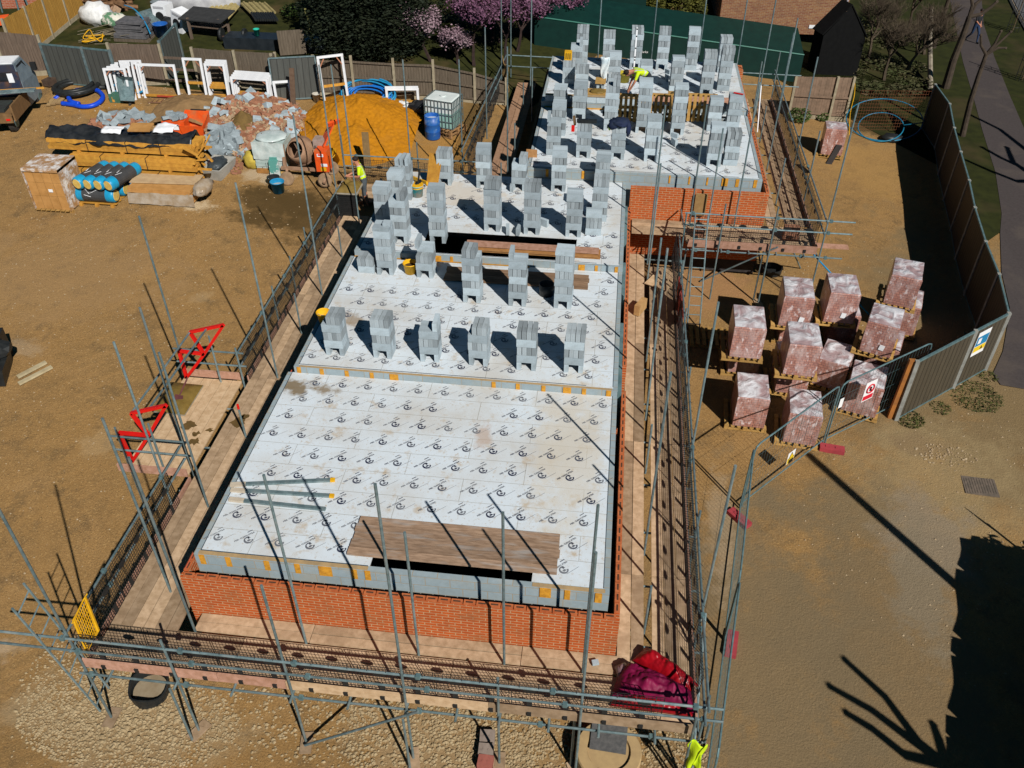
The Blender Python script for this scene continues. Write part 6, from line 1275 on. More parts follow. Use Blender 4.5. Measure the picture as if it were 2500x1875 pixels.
tub('A',1255,280,.26,.55,DRUMB,'blue barrel beside the open steel gate','barrel',False)
p = at('A',1270,230); b = MB(); b.ico((p.x+.25,p.y+.1,p.z+.25),.3,3,(1.3,.8,1),.2,2); solo('black_sack', b, BLACK, 'black sack slumped in front of the washing machines', 'bag', None, True)
t = thing('log_pile','heap of split logs and branches by the golden fence','logs',tuple(at('A',820,70))); rnd = random.Random(6); b = MB()
for k in range(46):
    p = at('A',700+rnd.uniform(0,280),25+rnd.uniform(0,75)); a = rnd.uniform(-.5,.5); L = rnd.uniform(.5,1.3); z = p.z+rnd.uniform(.05,.7); b.tube([(p.x-L/2*math.cos(a),p.y-L/2*math.sin(a),z),(p.x+L/2*math.cos(a),p.y+L/2*math.sin(a),z+rnd.uniform(-.2,.2))],rnd.uniform(.05,.13),6)
lg = obj('logs', b, mat('log_wood',(.22,.12,.06),(.10,.055,.03),4,.9), t); lg['kind'] = 'stuff'
heap('brick_heap','A',((880,110),(1010,0)),((950,55,.8,1.0),(930,85,.5,.8)),mat('pale_rubble',(.40,.24,.16),(.28,.19,.12),3,.9,0,.6),'pale brick rubble heap behind the rubbish bags','rubble heap',7,26,.1)
b = MB(); rnd = random.Random(12)
for k in range(26):
    p = at('A',600+rnd.uniform(0,280),250+rnd.uniform(0,105)); a = rnd.uniform(-.9,.9); L = rnd.uniform(.4,1.6); b.tube([(p.x,p.y,p.z+.06),(p.x+L*math.cos(a),p.y+L*.4*math.sin(a),p.z+rnd.uniform(.1,.4))],.012,4)
o = obj('twigs', b, mat('dead_twigs',(.30,.25,.17),(.2,.17,.12),5), None, True); o['kind'] = 'stuff'
rnd = random.Random(3); pts = [at('A',640+rnd.uniform(0,210),275+rnd.uniform(0,80))+V((0,0,rnd.uniform(.08,.3))) for _ in range(12)]; solo('yellow_hose', MB().tube(smooth_path(pts),.022,5), YELLOW, 'tangled thin yellow hose on the grass behind the steel sheets', 'hose', None, True)
pts = [at('A',x,y)+V((0,0,z)) for x,y,z in ((1000,200,.9),(1080,250,1.0),(1140,290,.8),(1180,335,.4))]; solo('blue_hose', MB().tube(smooth_path(pts),.03,6), CYAN, 'light blue hose draped over the slab stack', 'hose', None, True)
p = at('A',1510,85); b = MB(); b.ico((p.x,p.y+.4,p.z+.35),1.0,9,(2.0,.9,.7),.10,3); solo('plastic_cover', b, mat('silver_plastic',(.50,.50,.50),(.34,.34,.35),2.2,.25,0,.7), 'silvery plastic sheet covering a heap at the top edge of the garden', 'plastic sheet', None, True)
def sticks(name, lab, fr, c0, c1, c2, n, rad, m, cat, lay=2):
    a, b_, c = at(fr,*c0), at(fr,*c1), at(fr,*c2); t = thing(name, lab, cat, tuple(a)); 
    for k in range(n):
        u = k/(n-1); p = a.lerp(b_,u); d = c-a; z = .25+.05*(k%lay); L = random.uniform(.94,1.04); obj('pole', MB().tube([p+V((0,0,z)),p+d*L+V((0,0,z))],rad,6), m, t)
sticks('pole_pallet','bundle of pale round fence poles laid on bearers in the garden','A',(1585,165),(1740,225),(1700,40),14,.085,mat('pale_poles',(.40,.32,.14),(.28,.22,.09),5,.9),'poles')
sticks('pole_pile','fan of pale fence poles with blackened ends on the garden grass','A',(1950,150),(2130,150),(1870,70),10,.06,mat('pale_poles_dark',(.33,.27,.12),(.22,.18,.08),5,.9),'poles')
b = MB(); 
for k in range(10): a = at('A',1950+18*k,150); c = at('A',1985+18*k,205); b.tube([a+V((0,0,.28)),c+V((0,0,.28))],.064,6)
solo('pole_ends', b, BLACK, 'blackened lower ends of the fanned fence poles', 'poles')
p = at('A',1590,320); t = thing('garden_table','low table with a black felt top in the garden','table',tuple(p)); b = MB(); b.box((p.x,p.y+.6,p.z+.95),(2.1,1.3,.05),R(-10),R(8)); obj('table_top', b, mat('roof_felt',(.028,.028,.028),(.04,.04,.04),5,.8), t)
for sx in (-.7,.7):
    for sy in (.15,1.0): obj('leg', MB().span((p.x+sx-.05,p.y+sy-.05,p.z),(p.x+sx+.05,p.y+sy+.05,p.z+.93)), FW2, t)
obj('shelf', MB().box((p.x,p.y+.5,p.z+.55),(1.6,.7,.05),R(-10)), FW2, t)
p = at('A',1815,325); t = thing('axle','old axle with two small black wheels on the grass','axle',tuple(p)); k = MB(); k.tube([p+V((-.55,0,.2)),p+V((.45,.15,.22))],.05,6); k.box((p.x,p.y-.2,p.z+.1),(.7,.4,.06),R(10)); obj('bar', k, mat('rust_bar',(.12,.06,.035),(.08,.04,.03),5), t)
for s_ in (-.58,.48):
    b = MB(); b.m = Matrix.Translation(p+V((s_,.05,.3))) @ Matrix.Rotation(R(90),4,'Y') ; b.lathe((0,0,-.06),[(.1,0),(.27,0),(.29,.06),(.27,.12),(.1,.12)],18); obj('wheel', b, BLACK, t)
gbox('black_tarp_bed','B',200,395,(4.2,.9,.5),mat('black_bed_cover',(.012,.016,.02),(.02,.025,.03),4,.4),'black covered raised bed just behind the grey fence','bed')
p = at('B',105,365); tub(p+V((0,0,.5)),0,0,.10,.28,mat('mint_pot',(.02,.42,.30),(.02,.34,.25),5,.5),'small mint green pot on the black covered bed','pot',False)
gbox('lean_board','B',370,440,(1.1,.05,1.0),FENCEW,'loose boarded panel leaning askew behind the grey fence','panel',20,.1)
k = MB(); k.bar(at('B',545,420),at('B',520,200)+V((0,0,.0)),.02,.02); p = at('B',545,425); solo('stake', MB().bar(p,p+V((-.25,.1,1.9)),.07,.07), mat('mossy_stake',(.26,.24,.08),(.18,.17,.06),5), 'leaning mossy stake at the end of the lawn', 'stake')
t = fence_run('trellis_fence','grey blue leaning trellis panel beside the dark conifers',[('B',580,430),('B',680,220)],[('B',260),('B',75)],mat('blue_grey_trellis',(.10,.13,.14),(.07,.09,.10),5,.8),posts=False,gravelb=False)
# ---- trees
def leafcloud(b, clumps, n, size, seed, flat=.0):
    rnd = random.Random(seed); W_ = [c[3]*c[4]*c[5] for c in clumps]; tot = sum(W_)
    for ci, (x,y,z,rx,ry,rz) in enumerate(clumps):
        for _ in range(int(n*W_[ci]/tot)):
            while True:
                u, v, w2 = rnd.uniform(-1,1), rnd.uniform(-1,1), rnd.uniform(-1,1); q = u*u+v*v+w2*w2
                if q < 1 and q > rnd.random()*.8: break
            c = Vector((x+u*rx,y+v*ry,z+w2*rz)); s = rnd.uniform(.5,1.3)*size; e = Matrix.Rotation(rnd.uniform(0,6.3),3,'Z') @ Matrix.Rotation(rnd.uniform(-1.3,1.3),3,'X'); i0 = len(b.v)
            b.v += [c+e @ Vector((-s,0,0)), c+e @ Vector((0,-s*.45,0)), c+e @ Vector((s,0,0)), c+e @ Vector((0,s*.45,0))]; b.f.append([i0,i0+1,i0+2,i0+3]); b.mi.append(0)
    return b
def leafmat(name, c1, c2, rough=.8):
    m, t, b = _new(name, rough); f, _ = noise(t, coord(t,True), 1.6, 4, .6, .35, .65); g = t.nodes.new('ShaderNodeTexNoise'); g.inputs['Scale'].default_value = 14; t.links.new(coord(t,True), g.inputs['Vector'])
    col = mixc(t, f, c1, c2); col = mixc(t, .35, col, g.outputs[0], 'MULTIPLY'); t.links.new(col, b.inputs['Base Color']); return m
DKG = leafmat('dark_conifer_leaves',(.007,.015,.006),(.014,.019,.005)); BARK = mat('bark',(.14,.10,.06),(.08,.055,.035),6,.95,0,.5)
def tree(name, label, cat, base, clumps, n, size, m, th, seed, group=None, trad=.16):
    t = thing(name, label, cat, tuple(base), 0, group); rnd = random.Random(seed); cs = [(base.x+a,base.y+b_,base.z+c,d,e,f) for a,b_,c,d,e,f in clumps]
    tb = MB(); tb.tube([base,base+V((.05,.0,th*.5)),base+V((.1,.05,th))],[trad,trad*.8,trad*.5],8)
    for c in cs[:9]: tb.tube([base+V((.05,0,th*.55)),V((c[0],c[1],c[2]))],[trad*.5,.02],6)
    obj('trunk', tb, BARK, t); obj('crown', leafcloud(MB(),cs,n,size,seed), m, t); return t
for i,(x,y,h,r,lab) in enumerate(((800,430,5.6,1.9,'dark conifer nearest the lawn, left one of the dense clump behind the fence'),(960,440,6.2,2.0,'dark conifer in the middle of the dense clump behind the fence'),(1130,430,6.0,1.9,'dark conifer at the right of the dense clump beside the blossom'),(1000,250,7.5,2.6,'tall dark conifer at the back of the clump reaching the top edge'),(1300,260,7.2,2.6,'tall dark conifer behind the pale blossom branches'))):
    p = at('B',x,y); tree('conifer',lab,'tree',p,[(0,0,h*.22,r,r,h*.24),(.2,.1,h*.48,r*.9,r*.9,h*.26),(-.2,0,h*.72,r*.7,r*.7,h*.24),(r*.5,-.4,h*.3,r*.5,r*.5,h*.2),(-r*.5,-.4,h*.38,r*.5,r*.5,h*.2),(0,0,h*.9,r*.4,r*.4,h*.14)],12000,.085,DKG,h*.8,20+i,'dark conifers behind the fence')
def branchy(name, label, cat, base, h, seed, m, levels=4, r0=.12, spread=.55, blossom=None, nb=3, bm_=None, bl_n=5, lean=(0,0), group=None, bsz=.05, start=.35):
    t = thing(name, label, cat, tuple(base), 0, group); rnd = random.Random(seed); b = MB(); fl = MB()
    def grow(p, d, L, r, lev):
        pts = [p]; q = p.copy(); dd = d.copy()
        for _ in range(3): dd = (dd+Vector((rnd.uniform(-.18,.18),rnd.uniform(-.18,.18),rnd.uniform(-.05,.14)))).normalized(); q = q+dd*L/3; pts.append(q.copy())
        b.tube(pts,[r,r*.85,r*.7,r*.5],5 if lev < 2 else 3,False)
        if bm_ and lev >= levels-2:
            for _ in range(bl_n):
                c = pts[rnd.randint(1,3)].lerp(pts[rnd.randint(0,2)],rnd.random())+Vector((rnd.gauss(0,.10),rnd.gauss(0,.10),rnd.gauss(0,.10))); s = rnd.uniform(.5,1.2)*bsz; e = Matrix.Rotation(rnd.uniform(0,6.3),3,'Z') @ Matrix.Rotation(rnd.uniform(-1.4,1.4),3,'X'); i0 = len(fl.v)
                fl.v += [c+e @ Vector((-s,0,0)), c+e @ Vector((0,-s*.8,0)), c+e @ Vector((s,0,0)), c+e @ Vector((0,s*.8,0))]; fl.f.append([i0,i0+1,i0+2,i0+3]); fl.mi.append(0)
        if lev >= levels: return
        for k in range(nb+(1 if rnd.random() < .4 else 0)):
            a = rnd.uniform(0,6.283); sp = spread*rnd.uniform(.6,1.3); e = (dd+Vector((math.cos(a)*sp,math.sin(a)*sp,rnd.uniform(-.1,.3)*sp))).normalized(); f = rnd.uniform(.45,1.0); o_ = pts[0].lerp(pts[3],f) if lev else pts[3].lerp(pts[2],rnd.random()*.6)
            grow(o_, e, L*rnd.uniform(.62,.85), r*.55, lev+1)
    grow(base.copy(), Vector((lean[0],lean[1],1)).normalized(), h*start, r0, 0); obj('branches' if not bm_ else 'trunk', b, m, t)
    if bm_: obj('crown', fl, bm_, t)
    return t
PINK = leafmat('purple_pink_blossom',(.27,.13,.21),(.15,.055,.11)); PALE = leafmat('pale_pink_blossom',(.42,.30,.33),(.28,.17,.21)); DBARK = mat('dark_bark',(.05,.032,.028),(.03,.02,.018),6,.95)
for fr,x,y,h,sd_,m,lab,ln,lean in (('B',1430,480,4.6,3,PALE,'pale pink blossom tree leaning out over the grey back fence',8,(-.35,-.1)),('B',1640,500,3.0,13,PALE,'small pale blossom shrub right behind the fence posts',6,(-.1,0)),('B',1760,510,6.0,5,PINK,'purple pink blossom tree at the left of the flowering group',10,(-.15,0)),('B',2010,500,6.4,8,PINK,'largest purple pink blossom tree behind the rear scaffold poles',10,(0,0)),('C',200,400,5.6,11,PINK,'purple pink blossom tree at the right, overhanging the green sheeting',10,(.25,0)),('B',1900,330,7.0,17,PINK,'purple pink blossom tree farthest back at the top edge',10,(.1,0)),('C',380,330,5.2,31,PINK,'purple pink blossom tree just left of the green sheeting corner',10,(.2,0)),('C',500,230,5.6,37,PINK,'rightmost purple pink blossom tree, its sprays over the green sheeting',10,(.25,0)),('C',60,330,7.0,27,PINK,'purple pink blossom tree at the back right of the flowering group',10,(.1,0))):
    branchy('blossom_tree',lab,'tree',at(fr,x,y),h,sd_,DBARK,5,.09,.75,True,3,m,max(5,ln-3),lean,'blossom trees behind the fence',.05,.19)
THK = mat('thicket_twigs',(.10,.075,.05),(.06,.045,.032),6,.95)
for i,(x,y,h,lab) in enumerate(((1000,480,4.2,'bare twiggy tree left of the thicket beside the black shed'),(1130,620,4.0,'bare tree with a dark forked trunk in front of the thicket'),(1290,560,3.6,'bare tree leaning right in the middle of the thicket'),(1080,250,5.2,'bare tree at the back of the thicket, left'),(1300,280,5.0,'bare tree at the back of the thicket, right'),(1440,420,3.4,'bare twiggy tree at the right edge of the thicket by the path'))):
    branchy('bare_tree',lab,'tree',at('D',x,y),h,40+i,THK,5,.10,.75,None,4,None,0,((.1,-.1,.3,0,.1,-.1)[i],0),'bare trees of the thicket',.05,.30)
p = at('D',1150,500); b = MB(); rnd = random.Random(5)
cl = []
for k in range(26): q = at('D',900+rnd.uniform(0,520),180+rnd.uniform(0,560)); cl.append((q.x,q.y,q.z+.15,.7,.7,.25))
o = obj('undergrowth', leafcloud(MB(),cl,4200,.10,3), leafmat('undergrowth_leaves',(.045,.06,.012),(.075,.06,.028)), None, True); o['kind'] = 'stuff'
pl_ = MB().tube([at('D',1490,690),at('D',1440,520)+V((0,0,1.0)),at('D',1400,400)+V((0,0,2.2))],[.13,.12,.10],8); solo('tree_stump', pl_, mat('pale_bark',(.30,.26,.2),(.18,.15,.11),5,.9), 'pale leaning dead trunk at the end of the hoarding', 'trunk')
def pollard(label, base, pts, limbs, r, seed):
    t = thing('pollard_tree', label, 'tree', tuple(base), 0, 'pollarded street trees'); n = len(pts); obj('trunk', MB().tube(pts,[r*(1-.4*i/(n-1)) for i in range(n)],10), mat('street_bark',(.075,.056,.04),(.045,.034,.026),5,.95,0,.6) if 'street_bark' not in bpy.data.materials else bpy.data.materials['street_bark'], t)
    for L in limbs:
        k = MB(); k.tube(L,[r*.5*(1-.35*i/(len(L)-1)) for i in range(len(L))],8); k.ico(tuple(L[-1]),r*.42,seed,(1,1,1.1),.25,1); obj('limb', k, bpy.data.materials['street_bark'], t)
def lift(fr, x, y, base): return atY(fr, x, y, base.y)
bs = at('D',1605,680); pt = [bs]+[lift('D',x,y,bs) for x,y in ((1665,470),(1740,280),(1790,130))]; pollard('large pollarded tree with knuckled limbs beside the path at the top right', bs, pt, [[pt[-1]]+[lift('D',*q,bs) for q in ((1815,40),(1800,-60))],[pt[-1]]+[lift('D',*q,bs) for q in ((1880,110),(1950,60),(2000,15))],[pt[-1]]+[lift('D',*q,bs) for q in ((1840,30),(1900,-20))]], .19, 3)
bs = at('D',1735,1050); pt = [bs]+[lift('D',x,y,bs) for x,y in ((1800,780),(1860,590),(1920,420))]; pollard('smaller pollarded tree with sprouting knobs nearest the hoarding', bs, pt, [[pt[-1]]+[lift('D',*q,bs) for q in ((1880,350),(1880,270))],[pt[-1]]+[lift('D',*q,bs) for q in ((1985,340),(2035,240))],[pt[-1]]+[lift('D',*q,bs) for q in ((2010,370),(2070,370))],[pt[-1]]+[lift('D',*q,bs) for q in ((2040,310),(2110,245))]], .13, 5)
bs = at('D',1510,370); pt = [bs]+[lift('D',x,y,bs) for x,y in ((1550,230),(1600,90),(1640,-30))]; pollard('slim bare street tree farther up the path at the top edge', bs, pt, [[pt[-1]]+[lift('D',*q,bs) for q in ((1660,-60),(1670,-100))]], .15, 7)
def guard_cage(fr, x, y, lab, h=1.8):
    p = at(fr,x,y); t = thing('tree_guard',lab,'tree guard',tuple(p)); k = MB()
    for i in range(8): a = math.pi*i/4; k.tube([(p.x+.32*math.cos(a),p.y+.32*math.sin(a),p.z),(p.x+.32*math.cos(a),p.y+.32*math.sin(a),p.z+h)],.014,5)
    for z in (.3,h*.55,h): k.tube([(p.x+.32*math.cos(math.pi*i/8),p.y+.32*math.sin(math.pi*i/8),p.z+z) for i in range(16)],.014,5,closed=True)
    obj('cage', k, SK, t); obj('sapling', MB().tube([p,p+V((.03,.02,h+.8))],.03,6), BARK, t)
guard_cage('D',2120,245,'black metal tree guard on the far grass at the top right'); guard_cage('D',2195,620,'black metal tree guard nearer, at the right edge of the frame')
# ---- house gable, shed, green sheeting
h0 = at('C',1745,240); h1 = at('D',850,330); hx0, hx1 = h0.x, atY('D',845,100,h0.y).x
HB = thing('brick_house','buff brown brick house gable rising out of the top edge behind the green sheeting','house',tuple(h0)); b = MB(); b.span((hx0,h0.y,h0.z),(hx1,h0.y+9,h0.z+6.5)); obj('wall', b, BRICKH, HB); b = MB(); b.add([(hx0-.3,h0.y-.3,h0.z+6.5),(hx1+.3,h0.y-.3,h0.z+6.5),((hx0+hx1)/2,h0.y-.3,h0.z+10),(hx0-.3,h0.y+9.3,h0.z+6.5),(hx1+.3,h0.y+9.3,h0.z+6.5),((hx0+hx1)/2,h0.y+9.3,h0.z+10)],[(0,1,2),(0,2,5,3),(1,4,5,2),(3,5,4),(0,3,4,1)]); obj('roof', b, mat('brown_tiles',(.2,.09,.06),(.14,.06,.04),5), HB)
q = atY('D',575,205,h0.y); obj('wall_vent', MB().box((q.x,h0.y-.02,q.z),(.28,.03,.16)), WHITE, HB)
obj('downpipe', MB().tube([(hx1-.12,h0.y-.06,h0.z),(hx1-.12,h0.y-.06,h0.z+6)],.05,8), mat('pale_downpipe',(.4,.38,.42),(.3,.29,.32),5), HB)
s0 = at('D',600,575); s1 = at('D',915,590); sh = top_z(s0,'D',275)-s0.z; ax = (s0+s1)/2; sa = top_z(ax,'D',50)-ax.z; d = (s1-s0); nn = V((-d.y,d.x,0)).normalized()*.9
t = thing('garden_shed','black gabled timber shed in front of the brick house','shed',tuple(s0)); up = V((0,0,1)); b = MB(); a5 = [s0,s1,s1+up*sh,ax+up*sa,s0+up*sh]; b.add(a5+[q+nn for q in a5],[(0,1,2,3,4),(9,8,7,6,5),(0,5,6,1),(1,6,7,2),(4,9,5,0)]); obj('wall', b, mat('black_stained_boards',(.005,.005,.005),(.007,.007,.007),6,1), t)
b = MB(); b.add([s1+up*(sh+.02)+d*.03-nn*.05,ax+up*(sa+.05)-nn*.05,ax+up*(sa+.05)+nn*1.02,s1+up*(sh+.02)+d*.03+nn*1.05,s0+up*(sh+.02)-d*.03-nn*.05,s0+up*(sh+.02)-d*.03+nn*1.05],[(0,1,2,3),(1,4,5,2)]); o = obj('roof', b, mat('black_felt',(.005,.005,.005),(.008,.008,.008),6,.9), t); o.modifiers.new('th','SOLIDIFY').thickness = .05
g0 = at('C',330,350); g1 = at('D',470,640); d = g1-g0; hh = 1.5; nn = V((-d.y,d.x,0)).normalized()
t = thing('green_shelter','long dark green sheeted enclosure with lettering across the back of the site','enclosure',tuple(g0))
gt = top_z(g1,'D',425)-g1.z; b = MB(); b.add([g0,g1,g1+up*gt,g0+up*gt,g0+nn*2.2,g1+nn*2.2,g1+nn*2.2+up*(gt+.55),g0+nn*2.2+up*(gt+.55)],[(0,1,2,3),(3,2,6,7),(1,5,6,2),(0,3,7,4),(4,7,6,5)]); obj('wall_sheet', b, GREENW, t); k = MB(); k.tube([g0+up*(gt+.01),g1+up*(gt+.01)],.035,6); obj('edge_tube', k, mat('green_edge',(.015,.14,.10),(.012,.11,.08),4,.5), t)
pl0 = lambda x,y: None
def plane_hit(fr,x,y,p0,n): r_ = ray(fr,x,y); o_ = V((0,0,CAMZ)); return o_+r_*((p0-o_).dot(n)/r_.dot(n))
fn = d.cross(up).normalized(); w0 = plane_hit('C',1142,408,g0,fn); w1 = plane_hit('C',1206,410,g0,fn); w2 = plane_hit('C',1142,388,g0,fn); P = [w0,w1,w1+(w2-w0),w2]; n_ = fn if fn.dot(V((0,-1,0)))>0 else -fn
words(t,'Clarke',P,w1-w0,V((0,0,1))*(w2-w0).length,n_*1.5,.5,.5,2,SW,(w1-w0).length)
e0 = at('C',560,175); e1 = at('C',1170,205); t = thing('green_shed','taller dark green sheeted building behind the blossom at the top edge','shed',tuple(e0)); b = MB(); b.span((e0.x,e0.y,e0.z),(e1.x,e0.y+5,e0.z+2.1)); obj('wall_sheet', b, GREENW, t); b = MB(); b.add([(e0.x-.1,e0.y-.1,e0.z+2.1),(e1.x+.1,e0.y-.1,e0.z+2.1),(e1.x+.1,e0.y+5,e0.z+3.4),(e0.x-.1,e0.y+5,e0.z+3.4)],[(0,1,2,3)]); o = obj('roof_sheet', b, GREENW, t); o.modifiers.new('th','SOLIDIFY').thickness = .06
for i,(x,y,r,h,lab) in enumerate(((1430,190,.75,2.6,'yellow green clipped conifer before the dark hedge at the top, broader one'),(1568,200,.55,1.9,'yellow green clipped conifer at the top, slimmer one beside the house'),(1240,170,.9,1.5,'low olive bush beside the tall green building'))):
    p = at('C',x,y); tree('clipped_conifer' if i < 2 else 'olive_bush',lab,'tree' if i < 2 else 'bush',p,[(0,0,h*.35,r,r,h*.38),(0,0,h*.7,r*.7,r*.7,h*.3)],2600,.09,leafmat('olive_conifer%d'%i,(.11,.105,.012),(.06,.065,.010)),h*.6,60+i)
p0 = at('C',1450,60); cs = [(p0.x+1.1*k-3,p0.y+3,p0.z+1.6,1.1,1.0,1.7) for k in range(9)]; t = thing('hedge','tall dark hedge across the top edge behind the yellow green conifers','hedge',tuple(p0)); obj('foliage', leafcloud(MB(),cs,9000,.13,9), DKG, t)
# fence panel, rusty mesh, water pipe coils, plants
t = fence_run('wooden_fence','brown fence panels with pale concrete posts standing alone behind the lone brick pack',[('D',390,900),('D',700,930),('D',820,935)],[('D',590),('D',598),('D',600)],mat('brown_board_panel',(.24,.16,.11),(.16,.11,.075),4,.9),rails_=2)
a = at('D',880,1010); b_ = at('D',1480,1010); t = thing('rusty_mesh','rusty reinforcing mesh fence in front of the thicket','mesh fence',tuple(a)); k = MB(); hh = 1.75; d = b_-a
for i in range(33): q = a+d*i/32; k.bar(q+V((0,0,.05)),q+V((0,0,hh)),.007,.007)
for i in range(13): k.bar(a+V((0,0,.05+hh*i/12.5)),b_+V((0,0,.05+hh*i/12.5)),.007,.007)
obj('mesh', k, mat('rust_wire',(.20,.07,.03),(.14,.05,.02),5,.8), t)
def loop(fr, c, rx, ry, lab, ph, tilt): 
    p = at(fr,*c); pts = []
    for i in range(40): a = 2*math.pi*i/40; pts.append(p+V((rx*math.cos(a),ry*math.sin(a),.05+tilt*(1+math.sin(a+ph)))))
    return pts
pts = loop('D',(1110,1010),1.55,1.2,'',.2,.45)+loop('D',(1090,1040),.9,.85,'',.4,.3)
solo('pipe_coil', MB().tube(pts,.024,6), mat('teal_pipe',(.015,.19,.30),(.01,.13,.24),6,.4), 'light blue water pipe in two wide loops in front of the rusty mesh', 'pipe coil', None, True)
pts = [at('D',x,y)+V((0,0,z)) for x,y,z in ((860,1060,.1),(845,980,.6),(860,900,1.0),(850,820,1.3))]; solo('yellow_rope', MB().tube(smooth_path(pts),.016,5), YELLOW, 'yellow cord hanging beside the lone brick pack', 'rope', None, True)
def plant(fr,x,y,r,lab,m,n=500,h=.5): p = at(fr,x,y); t = thing('weed_clump',lab,'plant',tuple(p)); obj('leaves', leafcloud(MB(),[(p.x,p.y,p.z+h*.4,r,r,h*.5)],n,.06 if h > .2 else .035,int(x)), m, t)
WG2 = leafmat('olive_grass_tuft',(.075,.085,.015),(.05,.055,.012)); WG = leafmat('weed_green',(.07,.12,.02),(.04,.07,.012))
plant('D',470,930,.5,'green weed clump under the alone standing fence panel',WG,600,.6); plant('D',650,925,.3,'small weed clump beside the lone brick pack',WG,300,.4); plant('N',1180,825,.4,'grassy tuft at the post end of the hoarding',WG2,420,.07); plant('N',1460,725,.3,'small grassy tuft midway along the hoarding front',WG2,160,.06); plant('N',1770,620,.75,'largest grassy tuft at the hoarding corner',WG2,1000,.08); plant('N',1880,440,.3,'grassy tuft below the notice board',WG2,160,.07); plant('B',400,110,.8,'bright green plant on the garden lawn',WG,500,.5)
p = at('D',1180,1090); b = MB(); b.ico((p.x,p.y,p.z+.15),.35,3,(1.2,.8,.5),.2,2); solo('black_sack', b, BLACK, 'black sack lying inside the blue pipe loops', 'bag', None, True)
a = at('D',720,1290,1.5); solo('trowel_board', MB().box((a.x,a.y,a.z+.5),(.26,.05,.8),R(20),R(10),R(12)), mat('grey_plate',(.05,.045,.045),(.04,.035,.035),4,.6), 'grey pointed plate clamped to the pole beside the lone brick pack', 'plate')
# ---- truck
r0 = at('A',150,1050); r1 = at('A',318,752); fwd = (r1-r0); fwd.z = 0; L_ = fwd.length; fwd.normalize(); th_ = math.atan2(fwd.y,fwd.x)
TK = thing('flatbed_truck','dented dark blue and white flatbed truck with wooden drop sides at the left edge','truck',tuple(r0)); M_ = Matrix.Translation(r0) @ Matrix.Rotation(th_,4,'Z')
NAVY = mat('faded_navy_paint',(.022,.035,.075),(.05,.045,.05),2.5,.4,.1,0,c3=(.20,.09,.03),scale3=1.5,f3=.7); PALEB = mat('pale_grey_blue_paint',(.20,.25,.28),(.15,.19,.22),4,.35); BEDW = mat('bed_wood',(.22,.125,.055),(.14,.08,.035),4,.9,0,.2,(1,6,1)); GLS = mat('dark_glass',(.012,.014,.018),(.02,.022,.026),3,.08)
def tk(name, m, *bx, par=TK):
    b = MB(); b.m = M_
    for q in bx: b.box(*q)
    return obj(name, b, m, par)
bl_ = L_*.56; tk('bed', BEDW, ((bl_/2,.95,.82),(bl_,1.9,.10))); tk('side_board', BEDW, ((bl_/2,-.06,.86),(bl_,.06,.58))); tk('side_board', BEDW, ((bl_/2,1.96,.86),(bl_,.06,.58))); tk('tailboard', BEDW, ((-.03,.95,.66),(.06,1.9,.26))); tk('chassis', SK, ((L_*.45,.95,.55),(L_*.9,.9,.2)))
c0_ = bl_+.1; cl_ = L_-c0_+.25; b = MB(); b.m = M_ 
b.add([(c0_,0,.45),(c0_+cl_,0,.45),(c0_+cl_,1.9,.45),(c0_,1.9,.45),(c0_,0,1.35),(c0_+cl_,.0,1.25),(c0_+cl_,1.9,1.25),(c0_,1.9,1.35),(c0_+.06,.1,2.05),(c0_+cl_*.62,.12,2.05),(c0_+cl_*.62,1.78,2.05),(c0_+.06,1.8,2.05)],[(0,3,2,1),(0,1,5,4),(1,2,6,5),(2,3,7,6),(3,0,4,7),(4,5,9,8),(5,6,10,9),(6,7,11,10),(7,4,8,11),(8,9,10,11)]); obj('cab', b, PALEB, TK)
tk('rear_panel', NAVY, ((c0_-.03,.95,1.15),(.04,1.86,1.3)),((c0_+.02,.95,1.92),(.04,1.7,.25))); tk('roof', WHITE, ((c0_+cl_*.33,.95,2.08),(cl_*.58,1.6,.04))); tk('rear_window', GLS, ((c0_-.015,.55,1.62),(.09,.55,.34)),((c0_-.015,1.35,1.62),(.09,.6,.34))); tk('white_sticker', WHITE, ((c0_-.07,.32,1.58),(.02,.2,.34)))
b = MB(); b.m = M_; b.add([(c0_+.15,.035,1.42),(c0_+cl_*.78,.02,1.38),(c0_+cl_*.58,.10,1.95),(c0_+.18,.085,1.95)],[(0,1,2,3)]); o = obj('side_window', b, GLS, TK); o.modifiers.new('th','SOLIDIFY').thickness = .03
tk('wing_mirror', SK, ((c0_+cl_*.75,-.16,1.62),(.1,.2,.3)))
for x,y in ((c0_+cl_*.8,.12),(.5,.25),(c0_+cl_*.8,1.80),(.5,1.75)):
    b = MB(); b.m = M_ @ Matrix.Translation((x,y,.36)) @ Matrix.Rotation(R(90),4,'X'); b.lathe((0,0,-.11),[(.12,0),(.30,-.01),(.36,.04),(.36,.18),(.30,.22),(.12,.22)],20); w_ = obj('wheel', b, mat('truck_tyre',(.025,.024,.023),(.06,.05,.04),5,.9) if 'truck_tyre' not in bpy.data.materials else bpy.data.materials['truck_tyre'], TK); b = MB(); b.m = M_ @ Matrix.Translation((x,y,.36)) @ Matrix.Rotation(R(90),4,'X'); b.cyl((0,0,.08),.19,.045,16); obj('rim', b, STEELD, w_)
tk('tail_light', RED, ((-.065,.15,.66),(.03,.14,.07))); tk('number_plate', SY, ((-.07,.75,.64),(.02,.4,.09)))
b = MB(); b.m = M_; b.box((bl_*.62,.55,1.3),(.35,2.4,.04),R(6)); solo('steel_lintel', b, STEEL, 'bright galvanised channel lying across the truck bed', 'channel'); b = MB(); b.m = M_; b.box((bl_*.78,.4,1.28),(.08,2.6,.05),R(4)); solo('pale_batten', b, PINE, 'thin yellow batten lying across the truck bed', 'batten')
